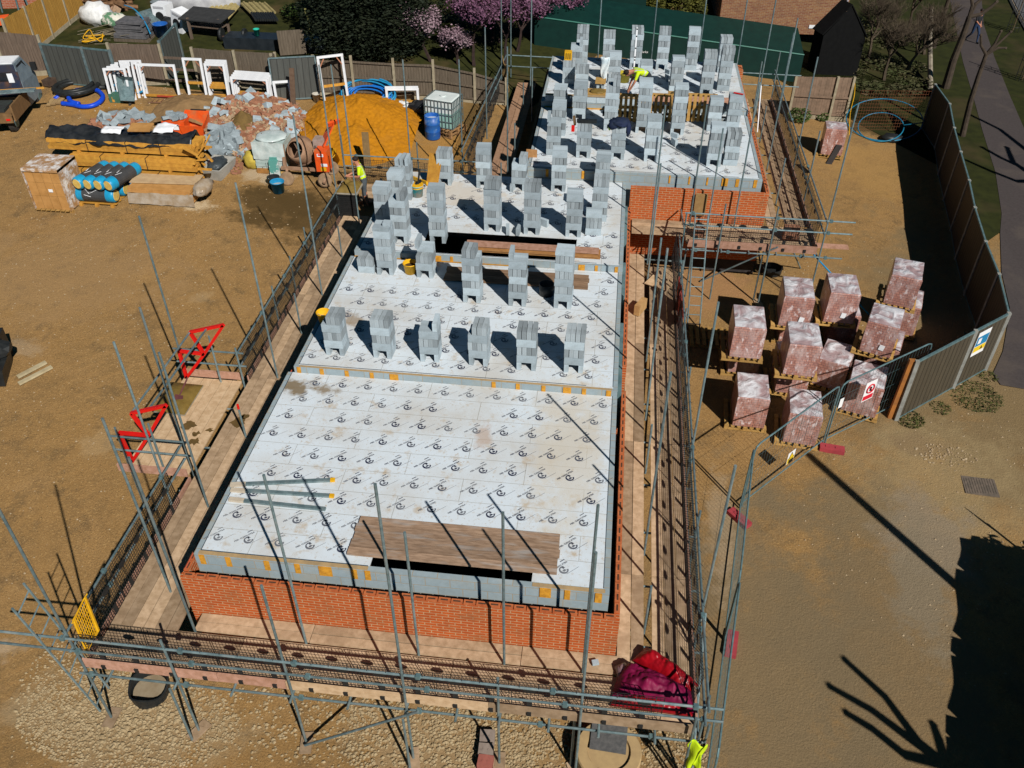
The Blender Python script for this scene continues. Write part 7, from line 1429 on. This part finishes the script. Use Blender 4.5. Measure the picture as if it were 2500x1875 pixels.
b = MB(); b.m = M_; b.box((bl_*.35,.9,.93),(1.0,1.3,.1)); solo('dark_crate', b, mat('dark_crate',(.04,.05,.045),(.03,.03,.03),5), 'dark crate lying flat in the truck bed', 'crate')
# ---- just outside the frame at right: hedge, pollard, pole and sign whose shadows fall into view
sh_ = lambda g, h: V((g.x+h/math.tan(SUN_EL)*math.sin(SUN_AZ), g.y+h/math.tan(SUN_EL)*math.cos(SUN_AZ), gh(g.x,g.y)+h))
HG = leafmat('hedge_leaves',(.012,.02,.006),(.02,.026,.006)); q0 = at('P',1075,250); q1 = at('P',1045,1659); q2 = q1+(q1-q0).normalized()*4; cs = []
n = 26
for k in range(n+1):
    g = q0.lerp(q2,k/n); h = 2.35+.06*math.sin(k*1.3); c = sh_(g,h); c.x -= .15; w_ = .75
    cs += [(c.x+w_,c.y,.55,w_+.06,.6,.7),(c.x+w_,c.y,1.3,w_+.06,.6,.75),(c.x+w_+.0,c.y,h-.5,w_+.06,.6,.58)]
t = thing('hedge','tall dark clipped hedge at the right edge of the frame','hedge',(cs[0][0],cs[0][1],0)); obj('foliage', leafcloud(MB(),cs,14000,.13,4), HG, t); b = MB(); 
for k in range(0,len(cs)-3,3): b.bar((cs[k][0],cs[k][1],1.17),(cs[k+3][0],cs[k+3][1],1.17),1.5,2.34); b.bar((cs[k][0]+1.4,cs[k][1],1.05),(cs[k+3][0]+1.4,cs[k+3][1],1.05),1.6,2.1)
obj('hedge_core', b, HG, t)
bs_ = at('P',1010,1640); T0 = sh_(bs_,3.6)
limbs = [[T0]+[sh_(at('P',*q),h) for q,h in L] for L in ((((840,1500),4.0),((640,1230),4.7),((400,1010),5.4)),(((800,1490),4.0),((560,1310),4.5),((310,1170),5.1)),(((760,1580),3.9),((560,1420),4.3),((410,1330),4.7)),(((960,1480),4.0),((930,1400),4.2)))]
pollard('pollarded tree standing just off the lower right corner', V((T0.x+.1,T0.y-.1,0)), [V((T0.x+.1,T0.y-.1,0)),V((T0.x+.05,T0.y,1.8)),T0], limbs, .2, 9)
g = at('N',160,1040); h = 9.0; pb_ = sh_(g,h); solo('telegraph_pole', MB().tube([(pb_.x,pb_.y,0),(pb_.x,pb_.y,h)],[.15,.11],10), BARK, 'tall wooden pole standing off the right of the frame', 'pole')
g = at('P',1200,150); c = sh_(g,2.1); t = thing('road_sign','small square sign on a post hidden beside the hedge at the right edge','sign',(c.x,c.y,0)); obj('post', MB().tube([(c.x,c.y,0),(c.x,c.y,2.1)],.03,8), STEEL, t); obj('plate', MB().box((c.x,c.y-.03,2.1),(.75,.02,.5),R(-50)), STEEL, t)

g_ = lambda x,y: at('D',x,y)
T1 = sh_(g_(2330,1400),3.6)
pollard('pollarded tree standing just off the right edge beside the path', V((T1.x,T1.y,gh(T1.x,T1.y))), [V((T1.x,T1.y,gh(T1.x,T1.y))),V((T1.x,T1.y,2.4)),T1], [[T1]+[sh_(g_(*q),h) for q,h in L] for L in ((((2180,1290),4.4),((2020,1215),5.1),((1890,1140),5.8)),(((2120,1250),4.6),((2075,1140),5.2)),(((2150,1400),4.5),((1950,1320),5.3),((1770,1240),6.0)),(((2250,1180),4.8),((2020,1000),5.6),((1800,890),6.4)))], .24, 11)
# ---------------------------------------------------------------- people (skin-modifier bodies)
def person(label, loc, rz, J, shorts=False, top=None, legs=None, boot=None, sleeve=.5, hair=HAIR, scale=1.0, tape=True, group=None):
    """J: joint -> (x forward, y left, z up); arms and legs as l/r"""
    V_ = []; E_ = []; RR = []; TG = []
    def v(p, r, tag_): V_.append(Vector(p)*scale); RR.append(r*scale); TG.append(tag_); return len(V_)-1
    def e(a, b_): E_.append((a,b_)); return b_
    pel = v(J['pelvis'],.135,'t'); wa = e(pel, v(Vector(J['pelvis']).lerp(Vector(J['chest']),.5),.125,'s')); ch = e(wa, v(J['chest'],.15,'s')); nk = e(ch, v(J['neck'],.058,'k')); hd = e(nk, v(J['head'],.092,'k')); tp_ = e(hd, v(J['crown'],.085,'k'))
    f = (Vector(J['face'])-Vector(J['head'])); e(hd, v(Vector(J['head'])+f*1.0,.03,'k'))
    for s in 'lr':
        sh = e(ch, v(J['sh'+s],.068,'s')); el = Vector(J['el'+s]); wr = Vector(J['wr'+s]); m_ = e(sh, v(Vector(J['sh'+s]).lerp(el,sleeve),.054,'s')); eb = e(m_, v(el,.042,'k')); w_ = e(eb, v(wr,.030,'k')); hn = Vector(J['ha'+s]); d = (hn-wr).normalized(); pl = e(w_, v(wr+d*.05,.036,'k'))
        sd_ = d.cross(Vector((0,0,1))); sd_ = sd_.normalized() if sd_.length > .1 else Vector((0,1,0)); dn = d.cross(sd_).normalized()
        for k in range(4):
            o_ = (k-1.5)*.021; L = (.075,.09,.085,.065)[k]; a = e(pl, v(wr+d*.095+sd_*o_,.0105,'k')); b2 = e(a, v(wr+d*(.095+L*.55)+sd_*o_*1.05-dn*.006,.0095,'k')); e(b2, v(wr+d*(.095+L*.9)+sd_*o_*1.05+dn*.014,.0085,'k'))
        q = 1 if s == 'l' else -1; a = e(w_, v(wr+d*.045+sd_*.04*q,.012,'k')); e(a, v(wr+d*.095+sd_*.062*q,.0105,'k'))
        hp = e(pel, v(J['hi'+s],.098,'t')); kn = Vector(J['kn'+s]); an = Vector(J['an'+s]); th = e(hp, v(Vector(J['hi'+s]).lerp(kn,.6),.080,'t')); kk = e(th, v(kn,.062,'t')); cf = e(kk, v(kn.lerp(an,.4),.055,'c')); aa = e(cf, v(an,.042,'c')); hl = e(aa, v(an+Vector((-.02,0,-.045)),.045,'b')); e(hl, v(Vector(J['to'+s]),.042,'b'))
    me = bpy.data.meshes.new('person'); me.from_pydata([tuple(q) for q in V_], E_, []); o = bpy.data.objects.new('person', me); COL.objects.link(o)
    o.modifiers.new('skin','SKIN'); sub = o.modifiers.new('sub','SUBSURF'); sub.levels = 2; sub.render_levels = 2
    if not me.skin_vertices: me.attributes.new('skin','FLOAT','POINT')
    for i, d in enumerate(me.skin_vertices[0].data): d.radius = (RR[i],RR[i]); d.use_root = (i == 0)
    bpy.context.view_layer.update(); bm_ = bpy.data.meshes.new_from_object(o.evaluated_get(bpy.context.evaluated_depsgraph_get())); bpy.data.objects.remove(o)
    mats = [top or HIVIS, SKIN, legs or TROUS, boot or BOOT, SILVER]
    for m in mats: bm_.materials.append(m)
    for p in bm_.polygons:
        c = p.center; best = None
        for a, b_ in E_:
            A, B_ = V_[a], V_[b_]; d = B_-A; t = max(0,min(1,(c-A).dot(d)/max(d.length_squared,1e-6))); dist = (A+d*t-c).length-(RR[a]*(1-t)+RR[b_]*t)*.8
            if best is None or dist < best[0]: best = (dist, TG[b_] if t > .5 else TG[a], A+d*t)
        tg_ = best[1]; k = {'s':0,'k':1,'t':2,'c':1 if shorts else 2,'b':3}[tg_]
        if tape and tg_ == 's':
            ax = (Vector(J['chest'])-Vector(J['pelvis'])).normalized(); u = (c/scale-Vector(J['pelvis'])).dot(ax)/(Vector(J['chest'])-Vector(J['pelvis'])).length
            if .42 < u < .54 or (abs(abs(c.y/scale)-.10) < .022 and u > .54): k = 4
        p.material_index = k; p.use_smooth = True
    ob = bpy.data.objects.new('person', bm_); COL.objects.link(ob); ob.location = loc; ob.rotation_euler = (0,0,rz); tag(ob, label, 'person', group)
    H = Vector(J['head'])*scale; C = Vector(J['crown'])*scale; b = MB(); back = -(Vector(J['face'])-Vector(J['head'])).normalized()
    b.ico(tuple(H.lerp(C,.62)+back*.022),.102*scale,3,(1,.92,.86),.05,2); obj('hair', b, hair, ob, True, True)
    fw = -back; side = fw.cross((C-H).normalized()).normalized(); upv = (C-H).normalized()
    for s in (-1,1):
        k = MB(); k.ico(tuple(H+fw*.082*scale+side*.032*s+upv*.012),.011*scale,1,(1,1,1),0,1); obj('eye', k, SK, ob, True); k = MB(); k.ico(tuple(H+side*.092*s*scale-upv*.005),.024*scale,2,(.6,.5,1),.05,1); obj('ear', k, SKIN, ob, True)
    k = MB(); k.box(tuple(H+fw*.086*scale-upv*.045),(.012,.045,.010)); obj('mouth', k, mat('lips',(.34,.10,.08),(.3,.08,.07),5) if 'lips' not in bpy.data.materials else bpy.data.materials['lips'], ob, True)
    return ob
J1 = dict(pelvis=(0,0,.93),chest=(.10,0,1.27),neck=(.17,0,1.47),head=(.23,0,1.58),crown=(.24,0,1.68),face=(.345,0,1.545),shl=(.12,.19,1.40),shr=(.12,-.19,1.40),ell=(.16,.27,1.13),elr=(.20,-.25,1.12),wrl=(.40,.14,1.10),wrr=(.44,-.10,1.08),hal=(.5,.10,1.10),har=(.54,-.06,1.06),hil=(0,.10,.88),hir=(0,-.10,.88),knl=(.04,.13,.48),knr=(.02,-.12,.48),anl=(-.02,.15,.10),anr=(-.03,-.13,.10),tol=(.15,.17,.045),tor=(.14,-.15,.045))
p = at('F',935,470,1.87)
person('bricklayer in hi-vis shirt and grey work shorts standing over the mortar stand', (p.x,p.y,1.87), R(196), J1, True, None, mat('grey_shorts',(.09,.105,.115),(.06,.07,.08),7,.9))
J2 = dict(pelvis=(0,0,.86),chest=(.36,0,1.02),neck=(.56,0,1.0),head=(.67,0,.95),crown=(.76,0,.96),face=(.70,0,.835),shl=(.40,.19,.99),shr=(.40,-.19,.99),ell=(.50,.24,.74),elr=(.44,-.22,.70),wrl=(.58,.16,.52),wrr=(.56,-.10,.46),hal=(.62,.13,.42),har=(.60,-.06,.36),hil=(0,.11,.84),hir=(0,-.11,.84),knl=(.12,.15,.46),knr=(.10,-.13,.46),anl=(-.02,.16,.10),anr=(-.05,-.14,.10),tol=(.15,.18,.045),tor=(.12,-.16,.045))
p = at('C',1190,822,4.11); p.y = max(p.y,30.3)
person('bricklayer bent over in hi-vis shirt laying a block on the low wall at the back', (p.x,p.y,4.11), R(196), J2, False, scale=1.1)
J3 = dict(pelvis=(0,0,.94),chest=(.02,0,1.28),neck=(.03,0,1.49),head=(.05,0,1.60),crown=(.05,0,1.70),face=(.165,0,1.59),shl=(.02,.20,1.42),shr=(.02,-.20,1.42),ell=(-.10,.26,1.16),elr=(.12,-.26,1.16),wrl=(.02,.24,.92),wrr=(.30,-.20,1.02),hal=(.06,.23,.83),har=(.38,-.18,.99),hil=(0,.1,.90),hir=(0,-.1,.90),knl=(.20,.10,.52),knr=(-.06,-.10,.50),anl=(.24,.10,.10),anr=(-.34,-.10,.16),tol=(.40,.11,.05),tor=(-.22,-.11,.06))
p = at('D',1805,330)
person('walker in dark jacket and blue jeans on the tarmac path under the trees', (p.x,p.y,p.z+.02), R(-60), J3, False, mat('dark_jacket',(.012,.013,.016),(.02,.02,.024),8,.8), mat('blue_jeans',(.03,.05,.10),(.02,.035,.075),9,.9), SK, .9, HAIR, 1.0, False)
# ---------------------------------------------------------------- mortar stand beside the first man
a = at('F',735,560,1.86); c = at('F',868,572,1.86); t = thing('mortar_stand','mortar board heaped with mix on a black mesh stand on the left decking','mortar stand',tuple(a)); wd = c.x-a.x; dp = .75; hgt = .80
b = MB()
for x in (a.x,c.x):
    for y in (a.y,a.y+dp): b.bar((x,y,1.86),(x,y,1.86+hgt),.045,.045)
for y in (a.y,a.y+dp): b.bar((a.x,y,1.86+hgt-.03),(c.x,y,1.86+hgt-.03),.045,.045)
obj('frame', b, MESH, t); k = MB(); n = 15
for i in range(n): u = (i+.5)/n; k.bar((a.x+wd*u,a.y+.01,1.9),(a.x+wd*u,a.y+.01,1.86+hgt),.016,.01)
for j in range(12): z = 1.92+hgt*j/12; k.bar((a.x,a.y+.012,z),(c.x,a.y+.012,z),.01,.016)
k.span((a.x+.02,a.y+.03,1.88),(c.x-.02,a.y+.05,1.84+hgt)); obj('mesh_side', k, MESH, t); obj('board', MB().span((a.x-.10,a.y-.05,1.87+hgt),(c.x+.06,a.y+dp+.1,1.91+hgt)), mat('grey_board2',(.36,.32,.25),(.28,.24,.18),5,.8), t)
vs = []; nx = 14
for j in range(nx+1):
    for i in range(nx+1): u, v_ = i/nx, j/nx; vs.append((a.x-.06+(wd+.08)*u,a.y-.02+(dp+.06)*v_,1.915+hgt+.16*min(1,4*min(u,1-u,v_,1-v_))*(1+.5*NZ.noise(V((u*4,v_*4,3))))))
obj('mortar', MB().add(vs,[(j*(nx+1)+i,j*(nx+1)+i+1,(j+1)*(nx+1)+i+1,(j+1)*(nx+1)+i) for j in range(nx) for i in range(nx)]), MUD, t, False, True)
p = at('F',905,190,2.3); solo('plank', MB().bar((p.x+.02,p.y+.5,1.88),(p.x-.02,p.y+.75,3.3),.24,.04), mat('muddy_plank',(.25,.16,.07),(.17,.11,.05),5,.9), 'muddy plank standing upright behind the man in shorts', 'plank')
# ---------------------------------------------------------------- small things on the floors
tub(at('F',1272,995,3.382),0,0,.145,.30,YELLOW,'yellow bucket with one tall torn side standing left of the ragged stack','bucket',False,mat('bucket_dark',(.10,.06,.02),(.07,.04,.02),5))
tub(at('S',775,990,3.382),0,0,.13,.27,YELLOW,'yellow bucket half hidden behind the leftmost front row stack','bucket',True)
p = at('U',830,815,3.567); t = tub(p,0,0,.15,.36,mat('mortar_smeared_teal',(.05,.40,.40),(.42,.38,.30),3,.6,lo=.42,hi=.58),'nest of teal and yellow buckets holding tools on the third floor','bucket',False)
b = MB(); b.cyl((p.x,p.y,p.z+.28),.187,.035,20); b.cyl((p.x,p.y,p.z+.35),.192,.03,20); obj('yellow_rim', b, YELLOW, t); b = MB(); b.bar(p+V((.02,0,.3)),p+V((.10,.05,.85)),.05,.035); b.bar(p+V((-.08,0,.36)),p+V((.12,.1,.46)),.14,.02); obj('tools', b, BLACK, t)
solo('spirit_level', MB().bar(at('U',715,500,3.65),at('U',985,600,3.75),.05,.10), YELLOW, 'yellow spirit level lying behind the nest of buckets', 'spirit level')
a = at('U',1060,665,3.57); solo('board_pair', MB().bar(a,a+V((.10,.30,.95)),.36,.022).bar(a+V((.06,.02,0)),a+V((.20,.30,.88)),.30,.022), PINE, 'narrow yellow boards leaning on the block stack by the rear guard', 'board')
a = at('C',308,1285,3.6); solo('osb_offcut', MB().box((a.x,a.y+.03,3.57+.30),(.34,.03,.58)), mat('tan_osb',(.46,.24,.10),(.36,.18,.07),12,.9), 'upright tan board offcut against the step face, left end', 'board')
p = at('Q',1255,765,3.385); b = MB(); b.lathe((p.x,p.y+.17,p.z),[(.19,0),(.19,.30),(.175,.30),(.172,.02)],28); solo('pipe_ring', b, BLACK, 'short black pipe ring standing between two tall stacks on the second floor', 'pipe ring', None, True)
def mboard(fr, c0, c1, z, lab, hh=.36, mort=True):
    a = at(fr,*c0,z+hh); c = at(fr,*c1,z+hh); t = thing('mortar_table',lab,'mortar table',(a.x,a.y,z)); w_ = c.x-a.x; obj('board', MB().span((a.x,a.y,z+hh-.03),(c.x,a.y+.62,z+hh)), mat('ochre_board',(.44,.26,.08),(.34,.2,.06),6,.9) if 'ochre_board' not in bpy.data.materials else bpy.data.materials['ochre_board'], t)
    for u in (.28,.74): o = obj('block_leg', MB().span((a.x+w_*u-.05,a.y+.08,z+.004),(a.x+w_*u+.05,a.y+.52,z+hh-.034)), BLOCK, t)
    if mort: b = MB(); b.ico((a.x+w_*.55,a.y+.3,z+hh),.24,3,(1.2,.9,.42),.14,3); obj('mortar', b, MUD, t, False, True)
    return t
mboard('V',(735,168),(990,175),4.3-.36,'mortar board on two upright blocks with a heap of wet mix, beside the tall stacks',.36)
mboard('C',(800,640),(880,640),4.1,'grey bare board on upright blocks behind the mortar heap',.3,False)
mboard('C',(1365,750),(1510,750),3.95,'small ochre mortar board behind the stack with a flat block on top',.3)
t = tub(at('C',1020,628,4.11),0,0,.19,.33,mat('mustard_tub',(.42,.34,.03),(.34,.27,.02),5,.5),'mustard yellow flexible tub with black gloves on its rim near the bending man','tub',False); p = at('C',1045,575,4.4); b = MB(); b.ico(tuple(p),.13,3,(1.6,.8,.5),.2,2); obj('gloves', b, BLACK, t)
p = at('C',878,590,4.5); vs = []
for j in range(9):
    for i in range(7): u, v_ = i/6, j/8; vs.append(V((p.x-.05+.34*(u-.5)*(1-.45*v_)+.02*math.sin(j),p.y+.1+.06*math.sin(u*9+j),4.1+1.05-.85*v_)))
o = solo('hanging_sheet', MB().add(vs,[(j*7+i,j*7+i+1,(j+1)*7+i+1,(j+1)*7+i) for j in range(8) for i in range(6)]), mat('pale_blue_sheet',(.52,.64,.70),(.75,.75,.72),2,.4), 'crumpled white and pale blue sack hanging beside a dark rear stack', 'sack', None, True); o.modifiers.new('th','SOLIDIFY').thickness = .015
a = at('C',1095,575,4.12); y_ = a.y+.35; c = atY('C',1125,212,y_); t = thing('levelling_staff','tall white levelling staff with dark bands leaning on a rear stack','staff',tuple(a)); obj('rod', MB().bar(a,c,.05,.025), WHITE, t)
for u in (.12,.3,.36,.55,.8,.95): q = a.lerp(c,u); obj('band', MB().bar(q,q+(c-a).normalized()*.05,.055,.03), SK, t)
a = at('C',2050,1020,2.65); c = atX('C',2080,662,a.x+.1); solo('white_rod', MB().tube([a,c],.022,8), WHITE, 'white plastic rod leaning against the right hand scaffold of the rear house', 'rod')
def ontop(key, h): 
    t, z = next(v_ for k_, v_ in tops_.items() if key in k_); return V((t.location.x,t.location.y,t.location.z+z+h))
q = ontop('saw and dark',.004); t = thing('circular_saw','saw with dark disc and a dark level resting on a block stack','saw',tuple(q)); obj('dark_bar', MB().box((q.x+.05,q.y-.05,q.z+.06),(.62,.10,.10),R(2)), BLACK, t); b = MB(); b.m = Matrix.Translation((q.x-.33,q.y-.05,q.z+.06)) @ Matrix.Rotation(R(80),4,'Y'); b.cyl((0,0,-.03),.15,.06,18); obj('disc', b, mat('brown_disc',(.10,.06,.03),(.16,.09,.03),6,.5), t); obj('red_body', MB().box((q.x-.36,q.y-.16,q.z-.15),(.10,.10,.18)), RED, t)
q = ontop('jacket',.0); b = MB(); b.ico((q.x,q.y-.05,q.z+.07),.30,4,(1.05,.9,.45),.18,3); b.ico((q.x+.27,q.y-.1,q.z-.12),.13,5,(.7,.8,1.9),.12,2); b.ico((q.x-.2,q.y-.14,q.z+.02),.16,6,(1,1,.9),.15,2); t = solo('jacket', b, mat('navy_jacket',(.008,.016,.055),(.012,.02,.04),4,.8), 'dark blue work jacket thrown over the top of a block stack', 'jacket', None, True); k = MB(); k.ico((q.x-.30,q.y-.12,q.z-.06),.07,2,(.7,.7,1.6),.1,2); obj('yellow_lining', k, HIVIS, t)
q = ontop('yellow radio',.0); t = thing('site_radio','yellow and black site radio standing on a stack at the rear left','radio',tuple(q)); obj('body', MB().box((q.x-.05,q.y,q.z+.15),(.26,.2,.3)), YELLOW, t); b = MB()
for k in range(3): b.box((q.x-.12+.07*k,q.y-.105,q.z+.15),(.025,.02,.2))
obj('grille', b, SK, t)
q = ontop('red trowel',.0); solo('trowel', MB().bar((q.x-.1,q.y+.05,q.z+.03),(q.x+.2,q.y-.08,q.z+.03),.05,.025), RED, 'red handled trowel lying on the stack by the right wall', 'trowel')
q = ontop('small offcut',.0); solo('block_offcut', MB().box((q.x+.13,q.y-.02,q.z+.045),(.2,.2,.09)), BLOCK, 'small block offcut on the flat top of the stack by the left wall', 'block')
# pallets and planks across the rear stair opening
for i,(x,lab) in enumerate(((1100,'pale pallet standing on edge below the bending man, left one of three'),(1330,'pale pallet standing on edge in the middle of three under the planks'),(1590,'pale pallet standing on edge at the right of three under the planks'))):
    a = at('C',x,948,3.93); b = MB(); b.m = Matrix.Translation((a.x,a.y+.2+.02*i,3.92+.47)) @ Matrix.Rotation(R(80),4,'X'); pallet_mb(b,1.12,.92); solo('pallet', b, PALLET, lab, 'pallet', 'pallets standing on edge')
bt = thing('plank_cover','reddish planks laid over the step above the pale pallets','boards',(1.8,29.6,4.34))
for k in range(3): obj('board', MB().span((.95+.1*k,29.72+.19*k,4.342+.03*(k%2)),(4.2-.1*k,29.90+.19*k,4.38+.03*(k%2))), BOARDP, bt)
for x in (1.3,3.9): obj('block_leg', MB().span((x-.05,29.7,4.105),(x+.05,30.25,4.338)), BLOCK, bt)
# hessian over the rear guard rail, bricks and boards on the decks
a = at('B',2080,400,3.9); vs = []
for j in range(15):
    for i in range(9): u, v_ = i/8, j/14; vs.append(V((-4.6+.36*(u-.3)*(1+.3*v_)+.05*math.sin(v_*9),35.5-.9*u+.12*math.sin(u*8+v_*3),3.75-1.1*v_+.08*math.sin(u*6))))
o = solo('hessian', MB().add(vs,[(j*9+i,j*9+i+1,(j+1)*9+i+1,(j+1)*9+i) for j in range(14) for i in range(8)]), mat('hessian',(.27,.17,.07),(.19,.115,.045),14,.95,0,.6), 'brown hessian sacking slung over the rear left guard rail', 'hessian', None, True); o.modifiers.new('th','SOLIDIFY').thickness = .03
def brickstack(fr,x,y,z,nx,nz,lab):
    p = at(fr,x,y,z); t = thing('brick_stack',lab,'brick stack',tuple(p))
    for r in range(nz):
        for k in range(nx): obj('brick', MB().box((p.x+.115*k,p.y+.12,p.z+.04+.072*r),(.10,.215,.066),R(random.uniform(-4,4))), BRK, t)
brickstack('W',1570,475,2.6,4,6,'loose red brick stack on the raised scaffold behind the mesh guard, right'); brickstack('W',600,440,2.6,3,4,'low red brick stack at the ladder end of the raised scaffold')
def dbox(fr,x,y,z,dims,rz,m,lab,rx=0):
    p = fr if isinstance(fr, Vector) else at(fr,x,y,z); return solo('timber_block', MB().box((p.x,p.y+dims[1]/2,p.z+dims[2]/2),dims,R(rz),R(rx)), m, lab, 'timber')
TB = mat('raw_timber',(.50,.31,.13),(.38,.22,.09),6,.9,0,.2)
dbox('G',1145,1335,1.87,(.16,.5,.32),-25,TB,'timber offcut standing askew on the right hand decking'); dbox('G',1150,615,1.87,(.55,.4,.34),25,mat('dark_tan_box',(.34,.21,.10),(.26,.15,.07),6,.9),'brown wooden box at the far end of the right hand decking'); _q = atY('G',1600,555,24.42); dbox(_q,0,0,0,(.36,.05,.7),0,mat('tan_sheet',(.33,.20,.08),(.26,.15,.06),6,.9),'tan board leaning on the orange brick wall above the raised scaffold')
p = at('G',1330,1050,1.88); solo('ply_sheet', MB().box((p.x,p.y,1.905),(.72,1.1,.025),R(-28)), BOARDL, 'loose square ply sheet lying across the right hand decking', 'sheet')
p = at('I',1430,520,1.88); solo('block_chip', MB().box((p.x,p.y,1.9),(.10,.09,.07),.5), BLOCK, 'chip of grey block on the front decking by the brick wall', 'block'); p = at('L',800,850,1.88); solo('block_chip', MB().box((p.x,p.y,1.9),(.12,.09,.06),.3), BLOCK, 'chip of grey block on the front decking near the magenta bundle', 'block')
vs = []
for j in range(12):
    for i in range(6): u, v_ = i/5, j/11; vs.append(V((XR-.02+.06*math.sin(v_*12+u*3),19.4+1.5*v_+.05*math.sin(u*7),2.75-.75*u+.06*math.sin(v_*15))))
o = solo('red_netting', MB().add(vs,[(j*6+i,j*6+i+1,(j+1)*6+i+1,(j+1)*6+i) for j in range(11) for i in range(5)]), mat('faded_red_net',(.32,.05,.04),(.22,.04,.03),5,.8), 'strip of faded red netting tied on the right guard rail', 'netting', None, True); o.modifiers.new('th','SOLIDIFY').thickness = .015
# red string line along the left wall
for (x,ya,yb,z) in ((-7.14,9.4,14.9,2.93),(-6.98,15.0,19.8,3.08),(-6.86,20.1,24.6,3.22)): obj('string_line', MB().bar((x,ya,z),(x,yb,z),.018,.018), mat('red_string',(.55,.12,.06),(.5,.1,.05),4) if 'red_string' not in bpy.data.materials else bpy.data.materials['red_string'], B)
